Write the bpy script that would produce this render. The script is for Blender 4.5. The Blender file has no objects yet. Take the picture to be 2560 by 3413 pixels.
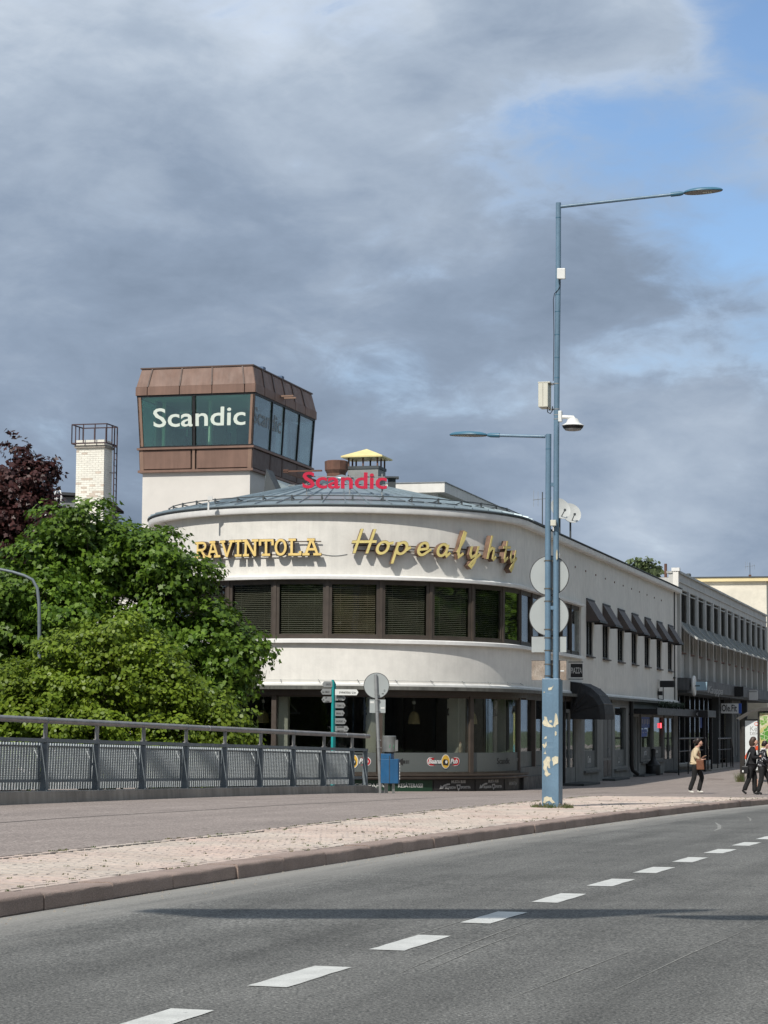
import bpy, bmesh, math, random
import numpy as np
from mathutils import Vector, Matrix, noise
random.seed(7); RNG = np.random.default_rng(11)
SC = bpy.context.scene
COL = SC.collection
rad = math.radians

# ------------------------------------------------------------------ camera
HC = 1.42                        # lens height above the road at the crest of the bridge
F = 7591.0                       # focal length in pixels of the 2560 x 3413 picture (77 mm equivalent)
PITCH = math.atan(711.5 / F); ROLL = 0.0075
fw = Vector((0, math.cos(PITCH), math.sin(PITCH)))
up0 = Vector((0, -math.sin(PITCH), math.cos(PITCH)))
rt0 = Vector((1, 0, 0))
RT = rt0 * math.cos(ROLL) + up0 * math.sin(ROLL)
UP = up0 * math.cos(ROLL) - rt0 * math.sin(ROLL)
CAM = Vector((0, 0, HC))
cam = bpy.data.cameras.new('camera'); camo = bpy.data.objects.new('camera', cam); COL.objects.link(camo)
cam.sensor_fit = 'HORIZONTAL'; cam.sensor_width = 36.0; cam.lens = F / 2560 * 36.0
cam.clip_start = 0.3; cam.clip_end = 6000
M = Matrix((RT, UP, -fw)).transposed().to_4x4(); M.translation = CAM
camo.matrix_world = M
SC.camera = camo
SC.render.resolution_x = 768; SC.render.resolution_y = 1024

def ray(px, py):
    return (fw + RT * ((px - 1280) / F) + UP * ((1706.5 - py) / F))
def at(px, py, Y):               # the point on a pixel's ray at depth Y
    d = ray(px, py); return CAM + d * (Y / d.y)

# ------------------------------------------------------------------ sky and sun
SUN_AZ = rad(28.0); SUN_EL = rad(46.0)     # behind the camera, to its left
sdir = Vector((-math.sin(SUN_AZ) * math.cos(SUN_EL), -math.cos(SUN_AZ) * math.cos(SUN_EL), math.sin(SUN_EL)))
W = bpy.data.worlds.new('World'); SC.world = W; W.use_nodes = True
nt = W.node_tree; nt.nodes.clear(); N = nt.nodes; L = nt.links
def wn(t, **k):
    n = N.new(t)
    for a, b in k.items(): setattr(n, a, b)
    return n
out = wn('ShaderNodeOutputWorld')
sky = wn('ShaderNodeTexSky', sky_type='NISHITA', sun_disc=False)
sky.sun_elevation = SUN_EL; sky.sun_rotation = math.atan2(sdir.x, sdir.y)
sky.air_density = 1.0; sky.dust_density = 0.15; sky.ozone_density = 4.5
bg_sky = wn('ShaderNodeBackground'); bg_sky.inputs[1].default_value = 0.108
L.new(sky.outputs[0], bg_sky.inputs[0])
tc = wn('ShaderNodeTexCoord')
def vmath(op, a, b=None):
    n = wn('ShaderNodeVectorMath', operation=op)
    for i, q in enumerate((a, b)):
        if q is None: continue
        if isinstance(q, (tuple, list, Vector)): n.inputs[i].default_value = tuple(q)
        else: L.new(q, n.inputs[i])
    return n
def smath(op, a, b=None, c=None, clamp=False):
    n = wn('ShaderNodeMath', operation=op, use_clamp=clamp)
    for i, q in enumerate((a, b, c)):
        if q is None: continue
        if isinstance(q, (int, float)): n.inputs[i].default_value = q
        else: L.new(q, n.inputs[i])
    return n.outputs[0]
def noise_w(vec, scale, detail=6, rough=0.55, dist=0.0):
    n = wn('ShaderNodeTexNoise'); n.inputs['Scale'].default_value = scale; n.inputs['Detail'].default_value = detail
    n.inputs['Roughness'].default_value = rough; n.inputs['Distortion'].default_value = dist
    L.new(vec, n.inputs['Vector']); return n.outputs['Fac']
def mrange(v, a, b, c, d, smooth=True):
    n = wn('ShaderNodeMapRange'); n.interpolation_type = 'SMOOTHSTEP' if smooth else 'LINEAR'
    for i, q in enumerate((a, b, c, d)): n.inputs[1 + i].default_value = q
    L.new(v, n.inputs[0]); return n.outputs[0]
dvec = vmath('NORMALIZE', tc.outputs['Generated']).outputs[0]
sep = wn('ShaderNodeSeparateXYZ'); L.new(dvec, sep.inputs[0])
flat = vmath('MULTIPLY', dvec, (1.0, 1.0, 2.1)).outputs[0]          # cloud banks are wider than tall
n_big = noise_w(vmath('ADD', flat, (0.35, 0.2, 0.9)).outputs[0], 5.5, 7, 0.52, 0.25)
n_mid = noise_w(vmath('ADD', flat, (2.3, 1.1, 4.2)).outputs[0], 11.0, 8, 0.58, 0.35)
n_fine = noise_w(vmath('ADD', flat, (7.3, 3.1, 1.2)).outputs[0], 26.0, 9, 0.62, 0.5)
def blob(px, py, r0, r1):
    d = ray(px, py).normalized()
    dd = vmath('DISTANCE', vmath('MULTIPLY', dvec, (1, 1, 1.7)).outputs[0], Vector((d.x, d.y, d.z * 1.7))).outputs['Value']
    return mrange(dd, r0, r1, 1.0, 0.0)
gap = smath('MAXIMUM', smath('MULTIPLY', blob(2160, 430, 0.0, 0.135), 0.98), smath('MULTIPLY', blob(2720, 60, 0.0, 0.12), 1.35))
gap = smath('MAXIMUM', gap, smath('MULTIPLY', blob(2440, 760, 0.0, 0.10), 0.95))
gap = smath('MAXIMUM', gap, smath('MULTIPLY', blob(1800, 380, 0.0, 0.06), 0.7))
gap = smath('MAXIMUM', gap, smath('MULTIPLY', blob(2200, 1200, 0.0, 0.07), 0.62))
gap = smath('MAXIMUM', gap, smath('MULTIPLY', blob(2560, 1150, 0.0, 0.07), 0.6))
gap = smath('MAXIMUM', gap, smath('MULTIPLY', blob(1280, 1250, 0.0, 0.05), 0.26))
gap = smath('MAXIMUM', gap, smath('MULTIPLY', blob(1500, 950, 0.0, 0.10), 0.16))
gap = smath('SUBTRACT', gap, smath('MULTIPLY', blob(1980, 60, 0.0, 0.10), 0.7))
rough_ = smath('ADD', smath('MULTIPLY', smath('SUBTRACT', n_mid, 0.5), 1.5), smath('MULTIPLY', smath('SUBTRACT', n_fine, 0.5), 1.1))
clear = smath('ADD', smath('MULTIPLY', smath('SUBTRACT', n_big, 0.56), 0.9), smath('ADD', rough_, gap))
clear = smath('MULTIPLY', mrange(clear, 0.08, 1.12, 0.0, 1.0), 0.94)
# cloud tone: darker undersides low in the sky, brighter tops and edges
tone = smath('ADD', smath('MULTIPLY', smath('SUBTRACT', n_big, 0.5), 1.1), smath('MULTIPLY', smath('SUBTRACT', n_mid, 0.5), 0.62))
tone = smath('ADD', tone, smath('MULTIPLY', smath('SUBTRACT', n_fine, 0.5), 0.26))
tone = smath('ADD', tone, mrange(sep.outputs['Z'], 0.10, 0.29, 0.215, 0.56))
tone = smath('ADD', tone, mrange(sep.outputs['Z'], 0.02, 0.085, 0.16, 0.0))
tone = smath('ADD', tone, smath('MULTIPLY', blob(40, 230, 0.0, 0.14), 0.07))
tone = smath('ADD', tone, smath('MULTIPLY', blob(2100, 1700, 0.0, 0.11), 0.40))
tone = smath('ADD', tone, smath('MULTIPLY', blob(2320, 1300, 0.0, 0.09), 0.34))
tone = smath('ADD', tone, smath('MULTIPLY', blob(1000, 1560, 0.0, 0.07), 0.10))
rim = smath('MULTIPLY', mrange(clear, 0.02, 0.30, 0.0, 1.0), mrange(clear, 0.30, 0.80, 1.0, 0.0))
tone = smath('ADD', tone, smath('MULTIPLY', rim, 0.08))
cr = wn('ShaderNodeValToRGB'); L.new(tone, cr.inputs[0])
e = cr.color_ramp.elements
e[0].position = 0.10; e[0].color = (0.150, 0.196, 0.266, 1)
e[1].position = 0.95; e[1].color = (0.60, 0.655, 0.72, 1)
q = e.new(0.38); q.color = (0.232, 0.292, 0.384, 1)
q = e.new(0.62); q.color = (0.350, 0.415, 0.505, 1)
bg_cl = wn('ShaderNodeBackground'); bg_cl.inputs[1].default_value = 1.0
L.new(cr.outputs[0], bg_cl.inputs[0])
mx = wn('ShaderNodeMixShader'); L.new(clear, mx.inputs[0]); L.new(bg_cl.outputs[0], mx.inputs[1]); L.new(bg_sky.outputs[0], mx.inputs[2])
L.new(mx.outputs[0], out.inputs[0])

sun = bpy.data.lights.new('sun', 'SUN'); sun.energy = 3.25; sun.angle = rad(0.55); sun.color = (1.0, 0.955, 0.88)
suno = bpy.data.objects.new('sun', sun); COL.objects.link(suno)
suno.rotation_euler = sdir.to_track_quat('Z', 'Y').to_euler(); suno.location = (-20, -40, 60)
SC.view_settings.view_transform = 'Standard'; SC.view_settings.look = 'None'
SC.view_settings.exposure = 0.33; SC.view_settings.gamma = 1.0; SC.view_settings.use_curve_mapping = False

# ------------------------------------------------------------------ materials
MATS = {}
def mat(name, color, rough=0.6, var=0.12, scale=3.0, bump=0.0, bscale=60.0, metal=0.0, spec=0.5, streak=0.0, fine=0.0, fscale=120.0, emit=None, tint=None, coat=0.0):
    """principled material: colour broken up by position noise, optional rain streaks, fine speckle and relief"""
    m = bpy.data.materials.new(name); m.use_nodes = True; t = m.node_tree; nd = t.nodes; ln = t.links
    b = nd['Principled BSDF']; b.inputs['Roughness'].default_value = rough; b.inputs['Metallic'].default_value = metal
    b.inputs['Specular IOR Level'].default_value = spec
    if coat: b.inputs['Coat Weight'].default_value = coat
    g = nd.new('ShaderNodeNewGeometry')
    pos = g.outputs['Position']
    def mul(a, k):
        x = nd.new('ShaderNodeMix'); x.data_type = 'RGBA'; x.blend_type = 'MULTIPLY'; x.inputs[0].default_value = 1.0
        ln.new(a, x.inputs[6]); ln.new(k, x.inputs[7]); return x.outputs[2]
    def nz(vec, sc, det=4, ro=0.55):
        x = nd.new('ShaderNodeTexNoise'); x.inputs['Scale'].default_value = sc; x.inputs['Detail'].default_value = det
        x.inputs['Roughness'].default_value = ro; ln.new(vec, x.inputs['Vector']); return x.outputs['Fac']
    def ramp(v, lo, hi, a=0.3, c=0.7):
        x = nd.new('ShaderNodeMapRange'); x.inputs[1].default_value = a; x.inputs[2].default_value = c
        x.inputs[3].default_value = lo; x.inputs[4].default_value = hi; ln.new(v, x.inputs[0]); return x.outputs[0]
    rgb = nd.new('ShaderNodeRGB'); rgb.outputs[0].default_value = (*color, 1); c = rgb.outputs[0]
    if tint:
        x = nd.new('ShaderNodeMix'); x.data_type = 'RGBA'; ln.new(ramp(nz(pos, scale * 0.6, 5), 0, 1, 0.38, 0.62), x.inputs[0])
        ln.new(c, x.inputs[6]); x.inputs[7].default_value = (*tint, 1); c = x.outputs[2]
    if var: c = mul(c, ramp(nz(pos, scale), 1 - var, 1 + var * 0.6))
    if streak:
        mp = nd.new('ShaderNodeVectorMath'); mp.operation = 'MULTIPLY'; mp.inputs[1].default_value = (5.0, 5.0, 0.35); ln.new(pos, mp.inputs[0])
        c = mul(c, ramp(nz(mp.outputs[0], 1.2, 6, 0.65), 1 - streak, 1.04, 0.36, 0.62))
    if fine: c = mul(c, ramp(nz(pos, fscale, 2, 0.6), 1 - fine, 1 + fine, 0.3, 0.7))
    ln.new(c, b.inputs['Base Color'])
    ln.new(ramp(nz(pos, scale * 2.3), max(rough - 0.08, 0.02), min(rough + 0.1, 1)), b.inputs['Roughness'])
    if bump:
        bp = nd.new('ShaderNodeBump'); bp.inputs['Strength'].default_value = bump; bp.inputs['Distance'].default_value = 0.02
        ln.new(nz(pos, bscale, 5, 0.6), bp.inputs['Height']); ln.new(bp.outputs[0], b.inputs['Normal'])
    if emit:
        b.inputs['Emission Color'].default_value = (*emit[0], 1); b.inputs['Emission Strength'].default_value = emit[1]
    MATS[name] = m; return m

def glass(name, tint, base=0.06, k=0.9, rough=0.02, wob=0.0):
    m = bpy.data.materials.new(name); m.use_nodes = True; t = m.node_tree; nd = t.nodes; ln = t.links
    nd.clear(); o = nd.new('ShaderNodeOutputMaterial')
    tr = nd.new('ShaderNodeBsdfTransparent'); tr.inputs[0].default_value = (*tint, 1)
    gl = nd.new('ShaderNodeBsdfGlossy'); gl.inputs['Roughness'].default_value = rough; gl.inputs[0].default_value = (0.95, 0.98, 1, 1)
    fr = nd.new('ShaderNodeFresnel'); fr.inputs[0].default_value = 1.52
    mr = nd.new('ShaderNodeMapRange'); mr.inputs[1].default_value = 0.04; mr.inputs[2].default_value = 1; mr.inputs[3].default_value = base; mr.inputs[4].default_value = k
    ln.new(fr.outputs[0], mr.inputs[0])
    if wob:
        g = nd.new('ShaderNodeNewGeometry'); x = nd.new('ShaderNodeTexNoise'); x.inputs['Scale'].default_value = 0.8; x.inputs['Detail'].default_value = 1
        ln.new(g.outputs['Position'], x.inputs['Vector']); bp = nd.new('ShaderNodeBump'); bp.inputs['Strength'].default_value = wob; bp.inputs['Distance'].default_value = 0.05
        ln.new(x.outputs['Fac'], bp.inputs['Height']); ln.new(bp.outputs[0], gl.inputs['Normal'])
    mix = nd.new('ShaderNodeMixShader'); ln.new(mr.outputs[0], mix.inputs[0]); ln.new(tr.outputs[0], mix.inputs[1]); ln.new(gl.outputs[0], mix.inputs[2])
    ln.new(mix.outputs[0], o.inputs[0]); MATS[name] = m; return m

def leafmat(name, c1, c2, trans=0.35):
    m = bpy.data.materials.new(name); m.use_nodes = True; t = m.node_tree; nd = t.nodes; ln = t.links
    nd.clear(); o = nd.new('ShaderNodeOutputMaterial'); g = nd.new('ShaderNodeNewGeometry')
    mixc = nd.new('ShaderNodeMix'); mixc.data_type = 'RGBA'; ln.new(g.outputs['Random Per Island'], mixc.inputs[0])
    mixc.inputs[6].default_value = (*c1, 1); mixc.inputs[7].default_value = (*c2, 1)
    x = nd.new('ShaderNodeTexNoise'); x.inputs['Scale'].default_value = 0.7; x.inputs['Detail'].default_value = 3; ln.new(g.outputs['Position'], x.inputs['Vector'])
    r = nd.new('ShaderNodeMapRange'); r.inputs[1].default_value = 0.3; r.inputs[2].default_value = 0.7; r.inputs[3].default_value = 0.75; r.inputs[4].default_value = 1.2; ln.new(x.outputs['Fac'], r.inputs[0])
    mu = nd.new('ShaderNodeMix'); mu.data_type = 'RGBA'; mu.blend_type = 'MULTIPLY'; mu.inputs[0].default_value = 1; ln.new(mixc.outputs[2], mu.inputs[6]); ln.new(r.outputs[0], mu.inputs[7])
    d = nd.new('ShaderNodeBsdfPrincipled'); d.inputs['Roughness'].default_value = 0.42; d.inputs['Specular IOR Level'].default_value = 0.35; ln.new(mu.outputs[2], d.inputs['Base Color'])
    tl = nd.new('ShaderNodeBsdfTranslucent'); ln.new(mu.outputs[2], tl.inputs[0])
    ms = nd.new('ShaderNodeMixShader'); ms.inputs[0].default_value = trans; ln.new(d.outputs[0], ms.inputs[1]); ln.new(tl.outputs[0], ms.inputs[2])
    ln.new(ms.outputs[0], o.inputs[0]); MATS[name] = m; return m

# ------------------------------------------------------------------ mesh helpers
class MB:
    def __init__(s): s.v = []; s.f = []
    def add(s, v, f):
        o = len(s.v); s.v += [tuple(p) for p in v]; s.f += [tuple(i + o for i in q) for q in f]; return s
    def box(s, x0, x1, y0, y1, z0, z1):
        return s.add([(x0,y0,z0),(x1,y0,z0),(x1,y1,z0),(x0,y1,z0),(x0,y0,z1),(x1,y0,z1),(x1,y1,z1),(x0,y1,z1)],
                     [(0,3,2,1),(4,5,6,7),(0,1,5,4),(1,2,6,5),(2,3,7,6),(3,0,4,7)])
    def obox(s, c, ax, ay, az):      # centre and three half-axis vectors
        c = Vector(c); ax = Vector(ax); ay = Vector(ay); az = Vector(az); v = []
        for k in (-1, 1):
            for i, j in ((-1,-1),(1,-1),(1,1),(-1,1)): v.append(c + ax*i + ay*j + az*k)
        return s.add(v, [(0,3,2,1),(4,5,6,7),(0,1,5,4),(1,2,6,5),(2,3,7,6),(3,0,4,7)])
    def hexa(s, b, t):               # four bottom and four top points
        return s.add(list(b) + list(t), [(0,3,2,1),(4,5,6,7),(0,1,5,4),(1,2,6,5),(2,3,7,6),(3,0,4,7)])
    def bar(s, a, b, w, h=None, upv=(0,0,1)):
        a = Vector(a); b = Vector(b); h = h or w; d = (b - a); l = d.length; d = d / l
        upv = Vector(upv)
        if abs(d.dot(upv)) > 0.98: upv = Vector((0, 1, 0))
        sx = d.cross(upv).normalized(); sz = sx.cross(d)
        return s.obox((a + b) / 2, d * l / 2, sx * w / 2, sz * h / 2)
    def tube(s, pts, r, n=8, caps=True):
        pts = [Vector(p) for p in pts]; k = len(pts); rr = r if isinstance(r, (list, tuple)) else [r] * k
        o = len(s.v); prev = None
        for i, p in enumerate(pts):
            d = (pts[min(i+1, k-1)] - pts[max(i-1, 0)]).normalized()
            if prev is None:
                a = Vector((0,0,1)) if abs(d.z) < 0.9 else Vector((1,0,0)); sx = d.cross(a).normalized()
            else:
                sx = (prev - d * prev.dot(d)).normalized()
            prev = sx; sy = d.cross(sx)
            for j in range(n):
                an = 2 * math.pi * j / n; s.v.append(tuple(p + sx * (rr[i] * math.cos(an)) + sy * (rr[i] * math.sin(an))))
        for i in range(k - 1):
            for j in range(n):
                a = o + i*n + j; b = o + i*n + (j+1) % n; s.f.append((a, b, b + n, a + n))
        if caps:
            s.f.append(tuple(o + j for j in reversed(range(n)))); s.f.append(tuple(o + (k-1)*n + j for j in range(n)))
        return s
    def lathe(s, prof, n=20, c=(0,0,0), axis=None):
        o = len(s.v); c = Vector(c)
        ax = Vector(axis).normalized() if axis is not None else Vector((0,0,1))
        a = Vector((1,0,0)) if abs(ax.x) < 0.9 else Vector((0,1,0)); ex = (a - ax * a.dot(ax)).normalized(); ey = ax.cross(ex)
        for r, z in prof:
            for j in range(n):
                t = 2*math.pi*j/n; s.v.append(tuple(c + ax*z + ex*(r*math.cos(t)) + ey*(r*math.sin(t))))
        for i in range(len(prof)-1):
            for j in range(n):
                p = o+i*n+j; q = o+i*n+(j+1)%n; s.f.append((p, q, q+n, p+n))
        s.f.append(tuple(o+j for j in reversed(range(n)))); s.f.append(tuple(o+(len(prof)-1)*n+j for j in range(n)))
        return s
    def sweep(s, prof, path, closed=True, cap=True):   # path: (x, y, nx, ny); prof: (outward offset, z)
        o = len(s.v); k = len(prof)
        for x, y, nx, ny in path:
            for a, z in prof: s.v.append((x + nx*a, y + ny*a, z))
        m = k if closed else k - 1
        for i in range(len(path)-1):
            for j in range(m):
                a = o+i*k+j; b = o+i*k+(j+1)%k; s.f.append((a, a+k, b+k, b))
        if closed and cap:
            s.f.append(tuple(o+j for j in range(k))); s.f.append(tuple(o+(len(path)-1)*k+j for j in reversed(range(k))))
        return s
    def plate(s, poly, fn, d0, d1):    # polygon (u, v) carried to space by fn(u, v, depth), between two depths
        n = len(poly); o = len(s.v)
        for d in (d0, d1):
            for u, v in poly: s.v.append(tuple(fn(u, v, d)))
        s.f.append(tuple(o+i for i in range(n))); s.f.append(tuple(o+n+i for i in reversed(range(n))))
        for i in range(n):
            j = (i+1) % n; s.f.append((o+i, o+n+i, o+n+j, o+j))
        return s

def mesh_of(mb, name, m, smooth=False, fixn=True):
    me = bpy.data.meshes.new(name); me.from_pydata(mb.v, [], mb.f); me.update()
    if fixn:
        bm = bmesh.new(); bm.from_mesh(me); bmesh.ops.recalc_face_normals(bm, faces=bm.faces); bm.to_mesh(me); bm.free()
    if smooth:
        me.polygons.foreach_set('use_smooth', [True] * len(me.polygons)); me.set_sharp_from_angle(angle=rad(38))
    me.materials.append(MATS[m] if isinstance(m, str) else m)
    return me
def link(name, me, parent=None, loc=None, rotz=None, matrix=None):
    o = bpy.data.objects.new(name, me); COL.objects.link(o)
    if parent is not None: o.parent = parent
    if matrix is not None: o.matrix_local = matrix
    else:
        if loc is not None: o.location = loc
        if rotz is not None: o.rotation_euler = (0, 0, rotz)
    return o
def obj(name, mb, m, parent=None, smooth=False, bevel=0, fixn=True, **k):
    o = link(name, mesh_of(mb, name, m, smooth, fixn), parent, **k)
    if bevel:
        b = o.modifiers.new('bevel', 'BEVEL'); b.width = bevel; b.segments = 2; b.limit_method = 'ANGLE'; b.angle_limit = rad(40)
    return o
def tag(o, label=None, cat=None, group=None, kind=None):
    if label: o['label'] = label
    if cat: o['category'] = cat
    if group: o['group'] = group
    if kind: o['kind'] = kind
    return o
def thing(name, label, cat, loc=(0,0,0), rotz=0, group=None):
    o = bpy.data.objects.new(name, None); COL.objects.link(o); o.location = loc; o.rotation_euler = (0,0,rotz); o.empty_display_size = 0.2
    return tag(o, label, cat, group)
def copy_tree(o, parent=None):
    c = o.copy(); COL.objects.link(c); c.parent = parent
    for ch in list(o.children):
        if ch.name in COL.objects: copy_tree(ch, c)
    return c
def text_geo(s, size, depth=0.0, bold=0.0, align='CENTER', shear=0.0, spacing=1.0):
    cu = bpy.data.curves.new('t', 'FONT'); cu.body = s; cu.size = size; cu.extrude = depth / 2; cu.offset = bold
    cu.align_x = align; cu.align_y = 'BOTTOM_BASELINE'; cu.resolution_u = 3; cu.shear = shear; cu.space_character = spacing
    o = bpy.data.objects.new('t', cu); COL.objects.link(o)
    dg = bpy.context.evaluated_depsgraph_get(); me = o.evaluated_get(dg).to_mesh()
    v = [tuple(p.co) for p in me.vertices]; f = [tuple(p.vertices) for p in me.polygons]
    o.evaluated_get(dg).to_mesh_clear(); bpy.data.objects.remove(o); bpy.data.curves.remove(cu)
    return v, f
def add_text(mb, s, size, fn, depth=0.0, width=None, **k):   # fn(u, v, d)
    v, f = text_geo(s, size, depth, **k)
    if width:
        xs = [p[0] for p in v]; w = max(xs) - min(xs); sc = width / w; mid = (max(xs) + min(xs)) / 2
        v = [((p[0]-mid)*sc, p[1], p[2]) for p in v]
    mb.add([fn(p[0], p[1], p[2]) for p in v], f); return mb
def stroke_poly(pts, w):               # outline of a thick open stroke
    P = [Vector((p[0], p[1])) for p in pts]; n = len(P); Lp, Rp = [], []
    for i in range(n):
        d0 = (P[i] - P[max(i-1,0)]); d1 = (P[min(i+1,n-1)] - P[i])
        if d0.length < 1e-9: d0 = d1
        if d1.length < 1e-9: d1 = d0
        d0.normalize(); d1.normalize(); n0 = Vector((-d0.y, d0.x)); n1 = Vector((-d1.y, d1.x)); m = (n0 + n1)
        m = m.normalized() if m.length > 1e-6 else n0
        k = 1.0 / max(0.5, m.dot(n0)); Lp.append(P[i] + m*(w/2*k)); Rp.append(P[i] - m*(w/2*k))
    return Lp, Rp
def add_stroke(mb, pts, w, fn, d0, d1, grow=0.0):
    if grow:
        a = Vector(pts[0]); b = Vector(pts[1]); a2 = a + (a-b).normalized()*grow
        c = Vector(pts[-1]); e_ = Vector(pts[-2]); c2 = c + (c-e_).normalized()*grow
        pts = [tuple(a2)] + list(pts[1:-1]) + [tuple(c2)]
    Lp, Rp = stroke_poly(pts, w); n = len(Lp)
    for i in range(n-1):
        q = [Lp[i], Lp[i+1], Rp[i+1], Rp[i]]
        mb.plate([(p.x, p.y) for p in q], fn, d0, d1)
    return mb
def arc(cx, cy, rx, ry, a0, a1, n=14):
    return [(cx + rx*math.cos(rad(a0+(a1-a0)*i/n)), cy + ry*math.sin(rad(a0+(a1-a0)*i/n))) for i in range(n+1)]
def smooth01(x, a, b):
    t = min(1, max(0, (x-a)/(b-a))); return t*t*(3-2*t)

# ------------------------------------------------------------------ the lie of the land
def drop(y):                     # the street falls away from the crest of the bridge, then levels out
    if y < 10: return 0.0
    if y < 60: return 0.00021*(y-10)**2
    q = min(y, 82) - 60; return 0.525 + 0.021*q - 0.021*q*q/44
K0 = Vector((-1.72, 20.5)); rdir = Vector((math.sin(rad(17.2)), math.cos(rad(17.2)))); ldir = Vector((-rdir.y, rdir.x))
def road_xy(t, n): p = K0 + rdir*t + ldir*n; return p.x, p.y
def road_n(x, y): return (Vector((x, y)) - K0).dot(ldir)
def road_t(x, y): return (Vector((x, y)) - K0).dot(rdir)
def zroad(x, y): return -drop(y)
def zpave(x, y):
    n = road_n(x, y); return 0.13 - drop(y) + 0.008*min(max(n, 0), 10)*(1 - smooth01(y, 56, 66))
def on_pave(px, py):             # where a pixel's ray meets the pavement
    d = ray(px, py); a, b = 12.0, 110.0
    y = a
    while y < b:
        p = CAM + d*(y/d.y)
        if p.z <= zpave(p.x, p.y): return p
        y += 0.05
    return p
# ------------------------------------------------------------------ ground, road, pavement
def ground_mat(name, base, light, fine, fscale, streak_dir=None, dust=None, big=0.14, bump=0.5, rough=0.85):
    m = bpy.data.materials.new(name); m.use_nodes = True; t = m.node_tree; nd = t.nodes; ln = t.links; b = nd['Principled BSDF']
    g = nd.new('ShaderNodeNewGeometry'); pos = g.outputs['Position']
    def nz(vec, sc, det=4, ro=0.55):
        x = nd.new('ShaderNodeTexNoise'); x.inputs['Scale'].default_value = sc; x.inputs['Detail'].default_value = det; x.inputs['Roughness'].default_value = ro
        ln.new(vec, x.inputs['Vector']); return x.outputs['Fac']
    def rg(v, a, c, lo, hi):
        x = nd.new('ShaderNodeMapRange'); x.inputs[1].default_value = a; x.inputs[2].default_value = c; x.inputs[3].default_value = lo; x.inputs[4].default_value = hi
        ln.new(v, x.inputs[0]); return x.outputs[0]
    def mx(f, a, c):
        x = nd.new('ShaderNodeMix'); x.data_type = 'RGBA'
        if isinstance(f, float): x.inputs[0].default_value = f
        else: ln.new(f, x.inputs[0])
        for i, q in ((6, a), (7, c)):
            if isinstance(q, tuple): x.inputs[i].default_value = (*q, 1)
            else: ln.new(q, x.inputs[i])
        return x.outputs[2]
    def mul(a, k):
        x = nd.new('ShaderNodeMix'); x.data_type = 'RGBA'; x.blend_type = 'MULTIPLY'; x.inputs[0].default_value = 1; ln.new(a, x.inputs[6]); ln.new(k, x.inputs[7]); return x.outputs[2]
    rot = nd.new('ShaderNodeMapping'); rot.vector_type = 'TEXTURE'; rot.inputs['Location'].default_value = (K0.x, K0.y, 0); rot.inputs['Rotation'].default_value = (0, 0, -rad(17.2)); ln.new(pos, rot.inputs['Vector'])
    st = nd.new('ShaderNodeVectorMath'); st.operation = 'MULTIPLY'; st.inputs[1].default_value = (1.1, 0.07, 1); ln.new(rot.outputs[0], st.inputs[0])
    grain = nz(pos, fscale, 3, 0.7)
    c = mx(rg(grain, 0.42, 0.66, 0.0, 1.0), base, light)
    c = mul(c, rg(nz(pos, fscale*0.38, 2, 0.5), 0.3, 0.7, 1-fine, 1+fine))
    c = mul(c, rg(nz(pos, 0.55, 5, 0.6), 0.3, 0.7, 1-big, 1+big))
    c = mul(c, rg(nz(st.outputs[0], 1.6, 5, 0.6), 0.32, 0.68, 1-big*1.1, 1+big*1.1))
    if dust:                         # sand gathered along the gutter
        sx = nd.new('ShaderNodeSeparateXYZ'); ln.new(rot.outputs[0], sx.inputs[0])
        a = nd.new('ShaderNodeMath'); a.operation = 'MULTIPLY_ADD'; ln.new(nz(st.outputs[0], 3.0, 4, 0.6), a.inputs[0]); a.inputs[1].default_value = 1.3; ln.new(sx.outputs['X'], a.inputs[2])
        f = rg(a.outputs[0], 0.75, 1.65, 0.72, 0.0); c = mx(f, c, dust)
    ln.new(c, b.inputs['Base Color']); b.inputs['Roughness'].default_value = rough; b.inputs['Specular IOR Level'].default_value = 0.3
    bp = nd.new('ShaderNodeBump'); bp.inputs['Strength'].default_value = bump; bp.inputs['Distance'].default_value = 0.012; ln.new(grain, bp.inputs['Height']); ln.new(bp.outputs[0], b.inputs['Normal'])
    MATS[name] = m
ground_mat('asphalt', (0.070, 0.070, 0.066), (0.245, 0.24, 0.222), 0.20, 55, dust=(0.36, 0.345, 0.315), big=0.20, bump=0.7)
ground_mat('asphalt_walk', (0.195, 0.160, 0.144), (0.43, 0.37, 0.33), 0.14, 34, big=0.09, bump=0.6)
mat('earth', (0.10, 0.095, 0.06), 0.95, 0.4, 0.6, tint=(0.07, 0.11, 0.04))
mat('bed', (0.10, 0.088, 0.07), 0.95, 0.3, 8)
mat('paver', (0.535, 0.42, 0.36), 0.85, 0.16, 0.8, bump=0.3, bscale=70, fine=0.09, fscale=9, tint=(0.52, 0.45, 0.385))
mat('kerb_granite', (0.335, 0.252, 0.212), 0.8, 0.22, 1.7, bump=0.6, bscale=60, fine=0.3, fscale=110)
mat('road_paint', (0.60, 0.60, 0.565), 0.65, 0.14, 5, bump=0.3, bscale=150, fine=0.12, fscale=90)
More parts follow.
